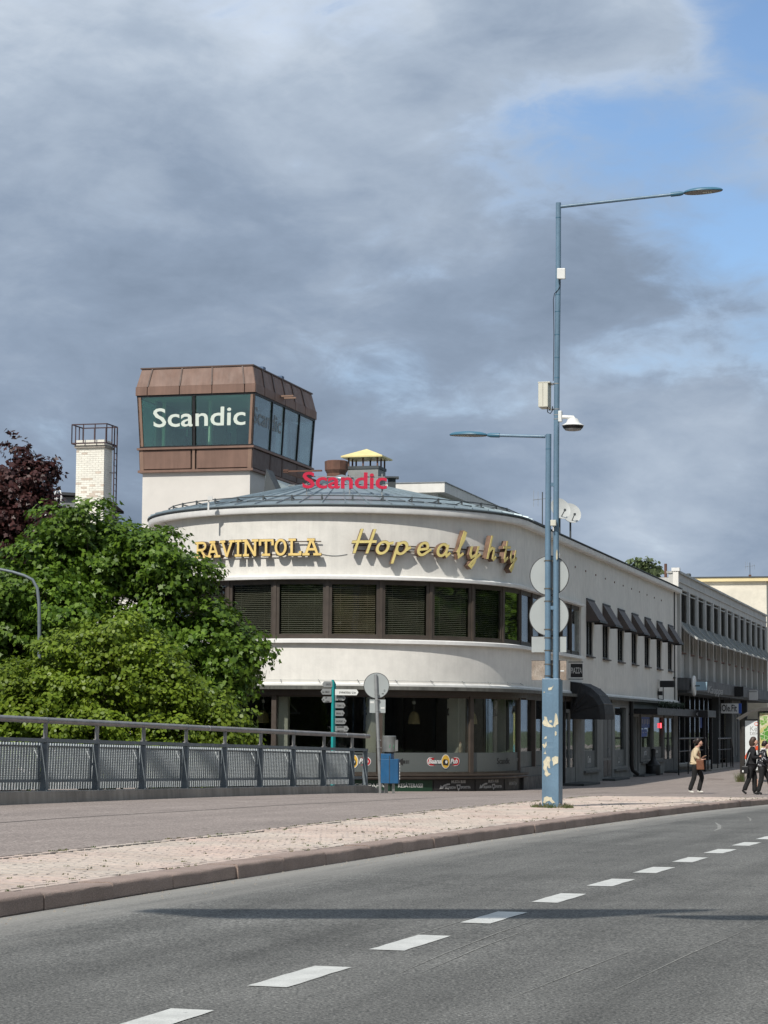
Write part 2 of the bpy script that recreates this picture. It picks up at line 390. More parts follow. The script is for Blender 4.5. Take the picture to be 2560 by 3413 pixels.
def wear(m, col, scale, lo, hi):   # paint rubbed through to the asphalt
    t = m.node_tree; nd = t.nodes; ln = t.links; b = nd['Principled BSDF']; src = b.inputs['Base Color'].links[0].from_socket
    g = nd.new('ShaderNodeNewGeometry'); x = nd.new('ShaderNodeTexNoise'); x.inputs['Scale'].default_value = scale; x.inputs['Detail'].default_value = 8; x.inputs['Roughness'].default_value = .75; ln.new(g.outputs['Position'], x.inputs['Vector'])
    r = nd.new('ShaderNodeMapRange'); r.inputs[1].default_value = lo; r.inputs[2].default_value = hi; ln.new(x.outputs['Fac'], r.inputs[0])
    k = nd.new('ShaderNodeMix'); k.data_type = 'RGBA'; ln.new(r.outputs[0], k.inputs[0]); ln.new(src, k.inputs[6]); k.inputs[7].default_value = (*col, 1); ln.new(k.outputs[2], b.inputs['Base Color'])
wear(MATS['road_paint'], (.15, .148, .14), 14, .60, .70)
mat('seam', (0.06, 0.055, 0.05), 0.9, 0.3, 4)
mat('concrete', (0.33, 0.30, 0.26), 0.9, 0.3, 0.9, bump=0.4, bscale=40, streak=0.22)
mat('concrete_dark', (0.14, 0.135, 0.125), 0.9, 0.25, 1.1, bump=0.4, bscale=40, streak=0.3)
mat('weed', (0.07, 0.11, 0.03), 0.8, 0.4, 9, tint=(0.13, 0.11, 0.05))
mat('iron', (0.12, 0.08, 0.06), 0.7, 0.3, 9, metal=0.3)

mb = MB(); mb.add([(-2500,-2500,-5.8),(2500,-2500,-5.8),(2500,3500,-5.8),(-2500,3500,-5.8)], [(0,1,2,3)])
tag(obj('ground', mb, 'earth', fixn=False), kind='structure')

def grid(ts, n0, n1, zf, dz=0.0, nn=4):
    mb = MB(); k = nn + 1
    for t in ts:
        a = n0(t) if callable(n0) else n0; b = n1(t) if callable(n1) else n1
        for j in range(k):
            n = a + (b - a)*j/nn; x, y = road_xy(t, n); mb.v.append((x, y, zf(x, y) + dz))
    for i in range(len(ts)-1):
        for j in range(nn):
            p = i*k + j; mb.f.append((p, p+1, p+k+1, p+k))
    return mb
TS = [-45 + i*1.5 for i in range(190)]
ROAD_W = 7.4
road = tag(obj('road', grid(TS, -ROAD_W, 0.12, zroad, 0, 6), 'asphalt', smooth=True), kind='structure')
# solid deck under the street, so that nothing is a bare sheet
mb = grid(TS, -ROAD_W-6, 11.4, zroad, -0.35, 2); o = len(mb.v); k = len(mb.f)
mb.v += [(x, y, z-0.5) for x, y, z in mb.v]; mb.f += [tuple(i+o for i in reversed(f)) for f in mb.f[:k]]
tag(obj('bridge_deck', mb, 'concrete_dark'), kind='structure')
tag(obj('far_pavement', grid(TS, -ROAD_W-5.5, -ROAD_W, lambda x, y: 0.13 - drop(y), 0.0, 2), 'asphalt_walk', smooth=True), kind='structure')
pt = [(-9.0, 2.5), (8.0, 2.5), (17.0, 3.0), (30.0, 3.7), (39.0, 4.5), (40.6, 3.2), (41.8, 0.7), (42.5, 0.32)]
def nb(t):                       # width of the strip of pavers
    if t <= pt[0][0]: return pt[0][1]
    for (a, b), (c, d) in zip(pt, pt[1:]):
        if t <= c: return b + (d-b)*(t-a)/(c-a)
    return 0.32
TS2 = sorted(set(TS + [p[0] for p in pt] + [39.5, 40, 41, 42]))
walk = tag(obj('pavement', grid(TS2, nb, 11.4, zpave, 0, 10), 'asphalt_walk', smooth=True), kind='structure')
bed = tag(obj('paver_strip', grid([t for t in TS2 if t <= 43], 0.2, nb, zpave, -0.016, 3), 'bed', smooth=True), kind='structure')
# forecourt beyond the end of the bridge, under the buildings
mb = MB(); xs = [-70, -30, -12, -6, -2, 2, 6, 12, 20, 30]; ys = [59.0, 60, 62, 64, 66, 68, 71, 75, 80, 90, 120, 300]
def fx(x, y):                    # left of the pavement sheet only
    xm = road_xy(road_t(0, y), 11.35); return x
rows = []
for y in ys:
    # edge where the pavement sheet ends: solve n = 11.4 on this y
    xe = K0.x + (y - K0.y)*math.tan(rad(17.2)) - 11.4/math.cos(rad(17.2))
    r = [(-70 + (xe + 70)*i/6) for i in range(7)]
    rows.append([(x, y, zpave(xe, y) - 0.0) for x in r])
for r in rows: mb.v += r
for i in range(len(rows)-1):
    for j in range(6):
        a = i*7 + j; mb.f.append((a, a+1, a+8, a+7))
tag(obj('forecourt', mb, 'asphalt_walk'), kind='structure')
mb = MB(); mb.box(-70, road_xy(road_t(-2.0, 59), 11.3)[0] - 0.4, 58.7, 59.0, -5.8, zpave(-2, 59)-0.02)
tag(obj('retaining_wall', mb, 'concrete_dark'), 'grey concrete retaining wall below the forecourt beside the bridge', 'wall')
# seam between two widths of walkway asphalt, and a manhole lid
mb = MB(); a = []
for i in range(60):
    t = -4 + i*0.9; n = 6.2 + 0.05*math.sin(t*0.7); x, y = road_xy(t, n-0.02); x2, y2 = road_xy(t, n+0.02)
    mb.v += [(x, y, zpave(x, y)+0.004), (x2, y2, zpave(x2, y2)+0.004)]
mb.f += [(2*i, 2*i+1, 2*i+3, 2*i+2) for i in range(59)]
obj('asphalt_seam', mb, 'seam', walk, fixn=False)
mh = on_pave(2385, 2597); mb = MB(); mb.lathe([(0.34, -0.02), (0.34, 0.006), (0.30, 0.008), (0.29, 0.004)], 24, mh)
obj('manhole_lid', mb, 'iron', walk)

# kerb stones, one by one
mb = grid([t for t in TS if -14 < t < 90], -0.01, 0.3, zroad, 0.008, 1)
kerb = tag(obj('kerb', mb, 'bed'), kind='structure')
t = -13.0; R2 = random.Random(5)
while t < 64:
    l = R2.choice([1.15, 1.3, 1.3, 1.55, 2.0]); j = R2.uniform(-.008, .008); hz = R2.uniform(-.006, .008)
    mb = MB(); ns = 9; tt = [t + 0.009 + (l-0.018)*i/ns for i in range(ns+1)]
    for q in tt:
        y = road_xy(q, 0)[1]; z0 = -drop(y)
        w1, w2 = R2.uniform(-.004, .004), R2.uniform(-.006, .003)
        prof = [(-0.015+w1, -0.12), (-0.008+w1, 0.108), (-0.002, 0.124+w2), (0.010, 0.133+w2), (0.03, 0.137), (0.30, 0.134), (0.30, -0.12)]
        for n, z in prof:
            x_, y_ = road_xy(q, n + j); mb.v.append((x_, y_, z0 + z + hz))
    kk = 7
    for i in range(ns):
        for a in range(kk): mb.f.append((i*kk+a, i*kk+(a+1) % kk, (i+1)*kk+(a+1) % kk, (i+1)*kk+a))
    mb.f.append(tuple(range(kk))); mb.f.append(tuple(ns*kk+i for i in reversed(range(kk))))
    obj('kerbstone', mb, 'kerb_granite', kerb, smooth=True); t += l
mb = MB(); far = [t_ for t_ in TS if t_ >= 63]
for q in [64.0] + far:
    y = road_xy(q, 0)[1]
    for n, z in [(0, -0.1), (0, 0.13), (0.3, 0.13), (0.3, -0.1)]:
        x_, y_ = road_xy(q, n); mb.v.append((x_, y_, -drop(y) + z))
for i in range(len(far)):
    for a in range(4): mb.f.append((i*4+a, i*4+(a+1) % 4, (i+1)*4+(a+1) % 4, (i+1)*4+a))
obj('kerbstone_run', mb, 'kerb_granite', kerb)

# pavers: the nearest as single stones, the rest joined
def paver_geo(t, n, lt, lnn, R3):
    g = 0.0075; tw = R3.uniform(-.015, .015); v = []
    dz = R3.uniform(-.004, .003)
    pts = [(-lt/2+g, -lnn/2+g), (lt/2-g, -lnn/2+g), (lt/2-g, lnn/2-g), (-lt/2+g, lnn/2-g)]
    for z, s in ((-0.03, 1.0), (-0.004, 1.0), (0.0, 0.94)):
        for a, b in pts:
            a2 = a*s - b*tw; b2 = b*s + a*tw; x, y = road_xy(t + a2, n + b2); v.append((x, y, zpave(x, y) + z + dz))
    f = [(8,9,10,11)]
    for k in (0, 4):
        for i in range(4): f.append((k+i, k+(i+1) % 4, k+4+(i+1) % 4, k+4+i))
    return v, f
R3 = random.Random(3); stones = []
PL, PW = 0.21, 0.105
ti = 0; t = -8.0
while t < 42.3:
    b = nb(t); edge = 0.32
    n = edge + 2*PW + (PL/2 if ti % 2 else 0.0)
    if n > edge + 2*PW: stones.append((t, edge + 2*PW + PL/4, PW, PL/2))
    while n + PL < b - PW:
        stones.append((t, n + PL/2, PW, PL)); n += PL
    t += PW; ti += 1
t = -8.0
while t < 42.0:
    b = nb(t)
    if b > 0.8:
        for k in range(2): stones.append((t, 0.32 + PW*(k+0.5), PL, PW))
        stones.append((t, b - PW/2 - 0.01, PL, PW))
    t += PL
stones = [s for s in stones if R3.random() > 0.004]
def vis(s):
    x, y = road_xy(s[0], s[1]); return x/y > -0.176
near = sorted([s for s in stones if vis(s)], key=lambda s: road_xy(s[0], s[1])[1])[:290]; ns_ = set(near)
for s in near:
    mb = MB(); mb.add(*paver_geo(*s, R3)); obj('paver', mb, 'paver', bed, fixn=False)
mb = MB()
for s in stones:
    if s not in ns_: mb.add(*paver_geo(*s, R3))
tag(obj('paver_field', mb, 'paver', bed, fixn=False), kind='stuff')

# lane dashes
for i in range(-3, 30):
    t = (11.0 - 20.5)/0.9553 + i*2.2 + 1.06; n = -3.40
    if t < -14: continue
    mb = MB(); k = 6; R4 = random.Random(i)
    for a in range(k+1):
        for s in (-1, 1):
            x, y = road_xy(t - 0.56 + 1.12*a/k, n + s*(0.115 + R4.uniform(-.006, .006))); mb.v.append((x, y, zroad(x, y) + 0.004))
    mb.f = [(2*a, 2*a+1, 2*a+3, 2*a+2) for a in range(k)]
    obj('lane_dash', mb, 'road_paint', road, fixn=False)

# tyre scrapes and skid arcs on the carriageway
def scrape(pts, w):
    mb = MB(); k = len(pts)
    for i, (px, py) in enumerate(pts):
        d = ray(px, py); y = 11.0
        while True:
            p = CAM + d*(y/d.y)
            if p.z <= zroad(p.x, p.y) or y > 80: break
            y += .02
        e = w*(.3 if i in (0, k-1) else 1); mb.v += [(p.x-e, p.y, zroad(p.x, p.y)+.003), (p.x+e, p.y+e*.3, zroad(p.x, p.y)+.003)]
    mb.f = [(2*i, 2*i+1, 2*i+3, 2*i+2) for i in range(k-1)]; obj('tyre_scrape', mb, 'scrape', road, fixn=False)
mat('scrape', (0.27, 0.265, 0.245), 0.9, 0.4, 8)
for q in ([(1320, 3250), (1480, 3180), (1660, 3110), (1830, 3052)], [(1400, 3245), (1600, 3160), (1800, 3085)], [(1260, 3160), (1420, 3108), (1600, 3052)], [(2050, 3300), (2300, 3180), (2560, 3070)], [(1700, 3330), (1950, 3230), (2130, 3160)]): scrape(q, .006)
scrape([(2385, 2742), (2398, 2752), (2398, 2762), (2380, 2770)], .03); scrape([(2240, 2712), (2232, 2718), (2240, 2724)], .02); scrape([(2490, 2722), (2502, 2730), (2500, 2738)], .02)
# weeds in the joints
mb = MB(); R5 = random.Random(9)
def tuft(x, y, z, r, h, n):
    for _ in range(n):
        a = R5.uniform(0, 6.28); d = R5.uniform(0, r); bx = x + math.cos(a)*d; by = y + math.sin(a)*d; an = R5.uniform(0, 6.28); w = R5.uniform(.004, .012); hh = h*R5.uniform(.4, 1)
        ox, oy = math.cos(an)*hh*0.5, math.sin(an)*hh*0.5
        mb.add([(bx-w, by, z), (bx+w, by, z), (bx+ox+w*.3, by+oy, z+hh)], [(0,1,2)])
for _ in range(420):
    t = R5.uniform(4, 41) if R5.random() < 0.8 else R5.uniform(-8, 10); b = nb(t); u = R5.random()
    n = 0.32 + (b-0.4)*(u if R5.random() < 0.5 else u*u*0.5)
    x, y = road_xy(t, n); tuft(x, y, zpave(x, y)-0.008, 0.03, R5.uniform(.012, .035), 7)
for _ in range(160):
    t = R5.uniform(0, 38); n = nb(t) - R5.uniform(0.0, .03); x, y = road_xy(t, n); tuft(x, y, zpave(x, y)-0.004, 0.04, R5.uniform(.012, .03), 6)
pb = on_pave(1842, 2692)
for _ in range(60):
    a = R5.uniform(0, 6.28); r_ = R5.uniform(.27, .4); x, y = pb.x + math.cos(a)*r_, pb.y + math.sin(a)*r_*0.9; tuft(x, y, zpave(x, y)-.005, .05, R5.uniform(.03, .13), 8)
tag(obj('weeds', mb, 'weed', fixn=False), 'low green and dry weeds growing between the pavers', 'weeds', kind='stuff')
mb = MB()                         # grit in the gutter
for _ in range(260):
    t = R5.uniform(-6, 25); n = -abs(R5.gauss(0.05, .18)) - .02; x, y = road_xy(t, n); r_ = R5.uniform(.004, .013); z = zroad(x, y)
    mb.add([(x-r_, y, z), (x+r_, y-r_*.4, z), (x+r_*.2, y+r_, z), (x, y, z+r_*1.1)], [(0,1,3),(1,2,3),(2,0,3)])
tag(obj('grit', mb, 'concrete', fixn=False), 'loose grit and pebbles lying along the kerb', 'grit', kind='stuff')

# ------------------------------------------------------------------ bridge railing
mat('rail_paint', (0.20, 0.23, 0.25), 0.5, 0.15, 4, metal=0.35, streak=0.15)
mat('rail_tube', (0.31, 0.295, 0.285), 0.42, 0.22, 3.5, metal=0.5, fine=0.1, fscale=30)
mat('slat_white', (0.62, 0.66, 0.67), 0.5, 0.12, 5)
mat('wire', (0.22, 0.245, 0.26), 0.5, 0.1, 5, metal=0.4)
RA = Vector((-6.0, 40.7)); rd = Vector((0.655, 2.1)); sp = rd.length; rd.normalize(); rl = Vector((-rd.y, rd.x))
def rail_xyz(i): p = RA + rd*(sp*i); return Vector((p.x, p.y, HC - (1.20 + 0.0178*(p.y-40.7))))
rail = thing('bridge_railing', 'grey steel bridge railing with mesh panels on a low concrete plinth', 'railing', rail_xyz(0))
inv = -Vector(rail_xyz(0))
def RB(i):                        # frame at post i: x along, y outward (left), z up
    p = rail_xyz(i) + inv; ax = (rail_xyz(i+1) - rail_xyz(i)).normalized(); ay = Vector((rl.x, rl.y, 0)); az = ax.cross(ay)
    m = Matrix((ax, ay, az)).transposed().to_4x4(); m.translation = p; return m
mb = MB(); path = []
for a in range(46):
    i = -6 + a*(15.0/45); p = rail_xyz(i); q = zpave(p.x, p.y)
    e_ = max(0.0, (i-8.45)/0.55)       # the plinth runs down into the pavement past the last post
    for oo, z in ((-0.22, q-0.05), (-0.20, p.z - e_*0.16), (0.25, p.z - e_*0.16), (0.25, q-0.6)):
        c = Vector((p.x, p.y)) + rl*oo; mb.v.append((c.x+inv.x, c.y+inv.y, z+inv.z))
for a in range(45):
    for b in range(4): mb.f.append((a*4+b, a*4+(b+1) % 4, a*4+4+(b+1) % 4, a*4+4+b))
mb.f += [(0,1,2,3), (45*4+3, 45*4+2, 45*4+1, 45*4)]
obj('plinth', mb, 'concrete', rail, bevel=0.012)
# one post
mb = MB(); mb.hexa([(-.05,-.06,0),(.05,-.06,0),(.05,.06,0),(-.05,.06,0)], [(-.035,-.05,.86),(.035,-.05,.86),(.035,.05,.86),(-.035,.05,.86)])
mb.box(-.09, .09, -.1, .1, 0.0, .015)
post_me = mesh_of(mb, 'post', 'rail_paint')
mb = MB(); mb.box(-.028, .028, -.03, .03, .94, 1.20); mb.box(-.05, .05, -.05, .05, .925, .945); head_me = mesh_of(mb, 'post_head', 'rail_tube')
mb = MB(); mb.hexa([(-.006,.05,.40),(.006,.05,.40),(.006,.25,.80),(-.006,.25,.80)], [(-.006,.05,.44),(.006,.05,.44),(.006,.25,.85),(-.006,.25,.85)]); highlight_brace_me = mesh_of(mb, 'highlight_brace', 'slat_white')  # thin near-white strip painting the diagonal highlight on each post
mb = MB(); mb.tube([(0,0,1.245),(sp,0,1.245)], .055, 12); tube_me = mesh_of(mb, 'handrail', 'rail_tube', True)
mb = MB(); mb.tube([(-.03,0,1.245),(.03,0,1.245)], .058, 12); sleeve_me = mesh_of(mb, 'rail_sleeve', 'rail_paint', True)
mb = MB(); mb.box(-.0, sp, -.055, .055, .86, .925); beam_me = mesh_of(mb, 'beam', 'rail_paint')
def frame_mesh(w):
    mb = MB(); mb.box(.05, w-.05, .06, .10, .77, .80); mb.box(.05, w-.05, .06, .10, .15, .20)
    mb.box(.05, .09, .062, .098, .20, .77); mb.box(w-.09, w-.05, .062, .098, .20, .77); return mesh_of(mb, 'panel_frame', 'rail_paint')
def wire_mesh(w):
    mb = MB()
    for k in range(19):
        z = .205 + k*.0305; mb.box(.09, w-.09, .072, .088, z, z+.0085)
    for k in range(19):
        x = .09 + (w-.18)*(k+.5)/19; mb.box(x-.005, x+.005, .090, .096, .20, .77)
    return mesh_of(mb, 'wire_infill', 'wire')
frame_me = frame_mesh(sp); wire_me = wire_mesh(sp)
NSL = 20; pitch = sp/NSL
mb = MB(); mb.hexa([(-pitch*.31,.24,.02),(pitch*.31,.24,.02),(pitch*.31,.255,.02),(-pitch*.31,.255,.02)], [(-pitch*.31+.05,.24,.85),(pitch*.31+.05,.24,.85),(pitch*.31+.05,.255,.85),(-pitch*.31+.05,.255,.85)])
slat_me = mesh_of(mb, 'slat', 'slat_white')
for i in range(-3, 9):
    m = RB(i)
    p = link('post', post_me, rail, matrix=m); link('post_head', head_me, p); link('highlight_brace', highlight_brace_me, p)
    link('rail_sleeve', sleeve_me, rail, matrix=m) if i % 3 == 0 else None
    if i < 8:
        link('handrail', tube_me, rail, matrix=m); link('beam', beam_me, rail, matrix=m)
        f_ = link('panel_frame', frame_me, rail, matrix=m); link('wire_infill', wire_me, f_)
        for k in range(NSL):
            link('slat', slat_me, rail, matrix=m @ Matrix.Translation((pitch*(k+.5), 0, 0)))
we = sp*0.5; m = RB(8)
p = link('post', post_me, rail, matrix=m @ Matrix.Translation((we, 0, 0)))
mb = MB(); mb.tube([(0,0,1.245),(we+.25,0,1.245)], .055, 12); obj('handrail', mb, 'rail_tube', rail, True, matrix=m)
mb = MB(); mb.box(0, we+.04, -.055, .055, .86, .925); obj('beam', mb, 'rail_paint', rail, matrix=m)
mb = MB(); mb.box(.07, we-.06, .06, .10, .755, .80); mb.box(.07, we-.06, .06, .10, .15, .22); mb.box(.07, .14, .062, .098, .22, .755); obj('panel_frame', mb, 'rail_paint', rail, matrix=m)
for k in range(5): link('slat', slat_me, rail, matrix=m @ Matrix.Translation((pitch*(k+.5), 0, 0)))
mat('tape', (0.55, 0.55, 0.53), 0.5, 0.3, 9)
for i, u in ((-2.85, .02), (-2.3, .015), (3.55, .02), (6.0, .012), (7.35, .012), (7.75, .03), (8.42, .015)):   # scraps of tape round the handrail
    i0 = math.floor(i); mb = MB(); x = (i-i0)*sp; mb.tube([(x-u,0,1.245),(x+u,0,1.245)], .0565, 12); obj('tape_scrap', mb, 'tape', rail, True, matrix=RB(i0))
# ------------------------------------------------------------------ hotel with the rounded corner
mat('plaster', (0.735, 0.71, 0.655), 0.9, 0.07, 0.45, bump=0.25, bscale=14, fine=.05, fscale=3.2, streak=0.035)
mat('plaster_bright', (0.77, 0.745, 0.69), 0.9, 0.08, 0.5, bump=0.25, bscale=14, fine=.05, fscale=3, streak=0.025)
mat('trim_white', (0.80, 0.79, 0.76), 0.65, 0.10, 1.1, fine=.05, fscale=5)
mat('fascia_metal', (0.135, 0.135, 0.12), 0.7, 0.3, 2.0, streak=0.4)
mat('brown_frame', (0.060, 0.047, 0.037), 0.5, 0.2, 3, streak=0.1)
mat('brown_light', (0.072, 0.056, 0.045), 0.5, 0.2, 3)
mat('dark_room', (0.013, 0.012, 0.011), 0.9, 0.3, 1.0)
mat('dark_floor', (0.02, 0.016, 0.012), 0.7, 0.3, 2.0)
mat('blind', (0.58, 0.53, 0.46), 0.6, 0.15, 2.0)
mat('blind_brown', (0.72, 0.58, 0.45), 0.6, 0.15, 2.0)
mat('zinc', (0.31, 0.375, 0.40), 0.45, 0.2, 1.2, metal=0.55, streak=0.1)
mat('zinc_dark', (0.075, 0.085, 0.09), 0.6, 0.2, 2, metal=0.3)
mat('column_white', (0.82, 0.79, 0.68), 0.8, 0.08, 2)
mat('frost', (0.112, 0.125, 0.121), 0.55, 0.06, 1.0, spec=0.4)
mat('yellow_face', (0.84, 0.61, 0.22), 0.5, 0.10, 6)
mat('letter_side', (0.10, 0.068, 0.045), 0.6, 0.3, 7)
mat('cream_face', (0.74, 0.61, 0.23), 0.5, 0.12, 5)
mat('letter_side_2', (0.19, 0.115, 0.078), 0.65, 0.4, 5)
mat('red_face', (0.56, 0.018, 0.055), 0.4, 0.08, 5)
mat('red_side', (0.25, 0.012, 0.02), 0.5, 0.1, 5)
mat('grey_steel', (0.33, 0.34, 0.34), 0.5, 0.2, 5, metal=0.4)
mat('rust_brown', (0.155, 0.075, 0.05), 0.7, 0.25, 4, streak=0.2)
mat('black_cloth', (0.018, 0.019, 0.021), 0.7, 0.25, 3)
mat('awning_brown', (0.075, 0.058, 0.052), 0.6, 0.2, 2.5)
mat('shop_grey', (0.20, 0.205, 0.195), 0.7, 0.14, 1.5, streak=0.2)
mat('shop_grey_dark', (0.135, 0.14, 0.135), 0.7, 0.18, 1.5, streak=0.2)
mat('black', (0.012, 0.012, 0.013), 0.45, 0.1, 3)
mat('ink', (0.02, 0.02, 0.02), 0.7, 0.0)
mat('white_print', (0.72, 0.72, 0.70), 0.6, 0.04, 6)
mat('grey_print', (0.36, 0.36, 0.35), 0.6, 0.1, 10)
mat('green_panel', (0.010, 0.045, 0.022), 0.5, 0.2, 2)
mat('black_panel', (0.022, 0.022, 0.023), 0.45, 0.25, 2)
mat('gold', (0.75, 0.45, 0.06), 0.4, 0.15, 12)
mat('logo_red', (0.50, 0.02, 0.025), 0.5, 0.1, 6)
mat('blue_poster', (0.03, 0.10, 0.45), 0.5, 0.2, 12)
mat('lampshade', (0.62, 0.50, 0.26), 0.7, 0.15, 30, fine=0.3, fscale=60)
mat('slate', (0.055, 0.06, 0.06), 0.8, 0.2, 3, bump=0.2)
mat('garland', (0.035, 0.055, 0.03), 0.8, 0.4, 20)
mat('led_red', (0.6, 0.02, 0.03), 0.4, 0, emit=((1.0, 0.06, 0.08), 3.0))
mat('yellow_hat', (0.78, 0.66, 0.30), 0.5, 0.12, 4)
mat('brick_grey', (0.28, 0.29, 0.28), 0.8, 0.2, 3)
glass('pane', (0.74, 0.76, 0.72), 0.03, 0.75, 0.015, wob=0.05)
glass('pane_shop', (0.86, 0.88, 0.86), 0.022, 0.62, 0.015, wob=0.06)

UF = Vector((math.sin(rad(15)), math.cos(rad(15)))); NF = Vector((UF.y, -UF.x))   # along the street front, outward
R = 6.05; CC = Vector((-1.30, 74.3)) - NF*0.10; T0 = CC + NF*R
TH0 = 75.0
ROT = rad(75)
hotel = thing('hotel_building', 'white two-storey hotel with rounded corner, brown ribbon windows and a pub below', 'building', (T0.x, T0.y, 0), ROT)
def zr(v): return v + HC
def dout(th): b = rad(TH0 - th); return Vector((-math.sin(b), -math.cos(b)))
def cyl(th, r, z): d = dout(th); return (d.x*r, R + d.y*r, z)
def FL(px, py, o=0.0):           # pixel -> (distance along the street front, height), on the plane o outside it
    d = ray(px, py); nf = Vector((NF.x, NF.y, 0)); k = (NF.dot(T0) + o)/d.dot(nf); p = CAM + d*k
    return (Vector((p.x, p.y)) - T0).dot(UF), p.z
def th_of(px, r=R):              # angle round the corner for a column of pixels
    k = (px - 1280)/F; best = None
    for i in range(-1000, 760):
        th = i/10; b = rad(th); x = CC.x + math.sin(b)*r; y = CC.y - math.cos(b)*r
        e = abs(x/y - k)
        if best is None or e < best[0]: best = (e, th)
    return best[1]
S_END = 36.9; S_BAND = 10.75
def path(th0=-105.0, th1=75.0, s1=0.0, r=R, step=2.5, s0=None, left=0.0):
    p = []
    if left: d = dout(-105); p.append((left, 2*R, d.x, d.y))
    n = max(1, int(round((th1-th0)/step)))
    for i in range(n+1):
        th = th0 + (th1-th0)*i/n; d = dout(th); p.append((d.x*R, R + d.y*R, d.x, d.y))
    if s1 > 0:
        k = max(1, int(s1/2))
        for i in range(1, k+1): p.append((s1*i/k, 0, 0, -1))
    return p
PF = path(s1=S_END, left=S_END); PB = path(s1=S_BAND, left=S_END)
def band(name, prof, pth, m, parent=hotel, smooth=True):
    mb = MB(); mb.sweep(prof, pth); return obj(name, mb, m, parent, smooth)
def rect(o0, o1, z0, z1): return [(o0, z0), (o1, z0), (o1, z1), (o0, z1)]
# walls of the round end
band('upper_wall', rect(-.3, 0, zr(4.42), zr(6.52)), PB, 'plaster')
band('middle_wall', rect(-.3, 0, zr(1.20), zr(2.50)), PB, 'plaster_bright')
band('window_head_ledge', [(-.05, zr(4.36)), (.16, zr(4.36)), (.17, zr(4.44)), (.10, zr(4.47)), (0.0, zr(4.50)), (-.05, zr(4.50))], PB, 'trim_white')
band('window_sill_ledge', [(-.15, zr(2.45)), (.14, zr(2.45)), (.14, zr(2.545)), (0.0, zr(2.58)), (-.15, zr(2.58))], PB, 'trim_white')
band('base_moulding', [(-.05, zr(1.17)), (.05, zr(1.17)), (.05, zr(1.235)), (0.0, zr(1.28)), (-.05, zr(1.28))], PF, 'trim_white')
band('canopy_fascia', [(-.1, zr(1.06)), (.26, zr(1.06)), (.26, zr(1.16)), (.0, zr(1.185)), (-.1, zr(1.185))], PF, 'fascia_metal')
band('shop_head_beam', rect(-.25, .04, zr(.90), zr(1.058)), PB, 'brown_frame')
eave = band('eave_fascia', [(-.1, zr(6.36)), (.22, zr(6.36)), (.24, zr(6.40)), (.24, zr(6.53)), (.20, zr(6.57)), (-.1, zr(6.60))], PF, 'trim_white')
band('eave_flashing', [(.0, zr(6.60)), (.215, zr(6.572)), (.275, zr(6.565)), (.275, zr(6.60)), (.0, zr(6.66))], PF, 'zinc_dark')
# joints in the eave boards
# flat roof behind
mb = MB(); poly = [(x - nx*.1, y - ny*.1) for x, y, nx, ny in PF] + [(S_END, 2*R-.1)]
mb.add([(x, y, zr(6.60)) for x, y in poly], [tuple(range(len(poly)))]); obj('flat_roof', mb, 'zinc_dark', hotel)
# metal cone roof: one pan with its standing seam, turned round the centre
NW = 56; dw = 360/NW; APEX = zr(8.08); EZ = zr(6.63); ER = R + .25
mb = MB()
def cw(a, r, z): return (math.sin(rad(a))*r, -math.cos(rad(a))*r, z)
r0 = .25; zt = APEX - (APEX-EZ)*r0/ER
mb.hexa([cw(-dw/2, ER, EZ-.03), cw(dw/2, ER, EZ-.03), cw(dw/2, r0, zt-.03), cw(-dw/2, r0, zt-.03)], [cw(-dw/2, ER, EZ), cw(dw/2, ER, EZ), cw(dw/2, r0, zt), cw(-dw/2, r0, zt)])
w_ = .22
mb.hexa([cw(dw/2-w_, ER, EZ), cw(dw/2+w_, ER, EZ), cw(dw/2+w_*8, r0, zt), cw(dw/2-w_*8, r0, zt)], [cw(dw/2-w_*.5, ER, EZ+.045), cw(dw/2+w_*.5, ER, EZ+.045), cw(dw/2+w_*4, r0, zt+.04), cw(dw/2-w_*4, r0, zt+.04)])
pan = mesh_of(mb, 'roof_pan', 'zinc')
for i in range(NW): link('roof_pan', pan, hotel, loc=(0, R, 0), rotz=rad(i*dw + dw/2 + (-15)))
mb = MB(); mb.lathe([(.34, zt-.02), (.30, zt+.08), (.05, APEX+.10)], 20, (0, R, 0)); obj('roof_cap', mb, 'zinc', hotel, True)
# snow guard: two pipes on brackets
mb = MB()
for rr, zz in ((R-.42, .33), (R-.42, .21)):
    mb.tube([cyl(th, rr, zr(6.6) + zz) for th in np.arange(-105, 76, 3)], .018, 6)
    mb.tube([(s_, .42, zr(6.6)+zz) for s_ in (0, 3, 6)], .018, 6)
obj('snow_guard_pipe', mb, 'zinc_dark', hotel, True)
for th in np.arange(-100, 76, 9.5):
    mb = MB(); mb.bar(cyl(th, R-.42, zr(6.62)), cyl(th, R-.42, zr(6.6)+.36), .03, .05); mb.bar(cyl(th, R-.42, zr(6.6)+.30), cyl(th, R-.85, zr(6.62)+.20), .03, .03); obj('snow_guard_bracket', mb, 'zinc_dark', hotel)

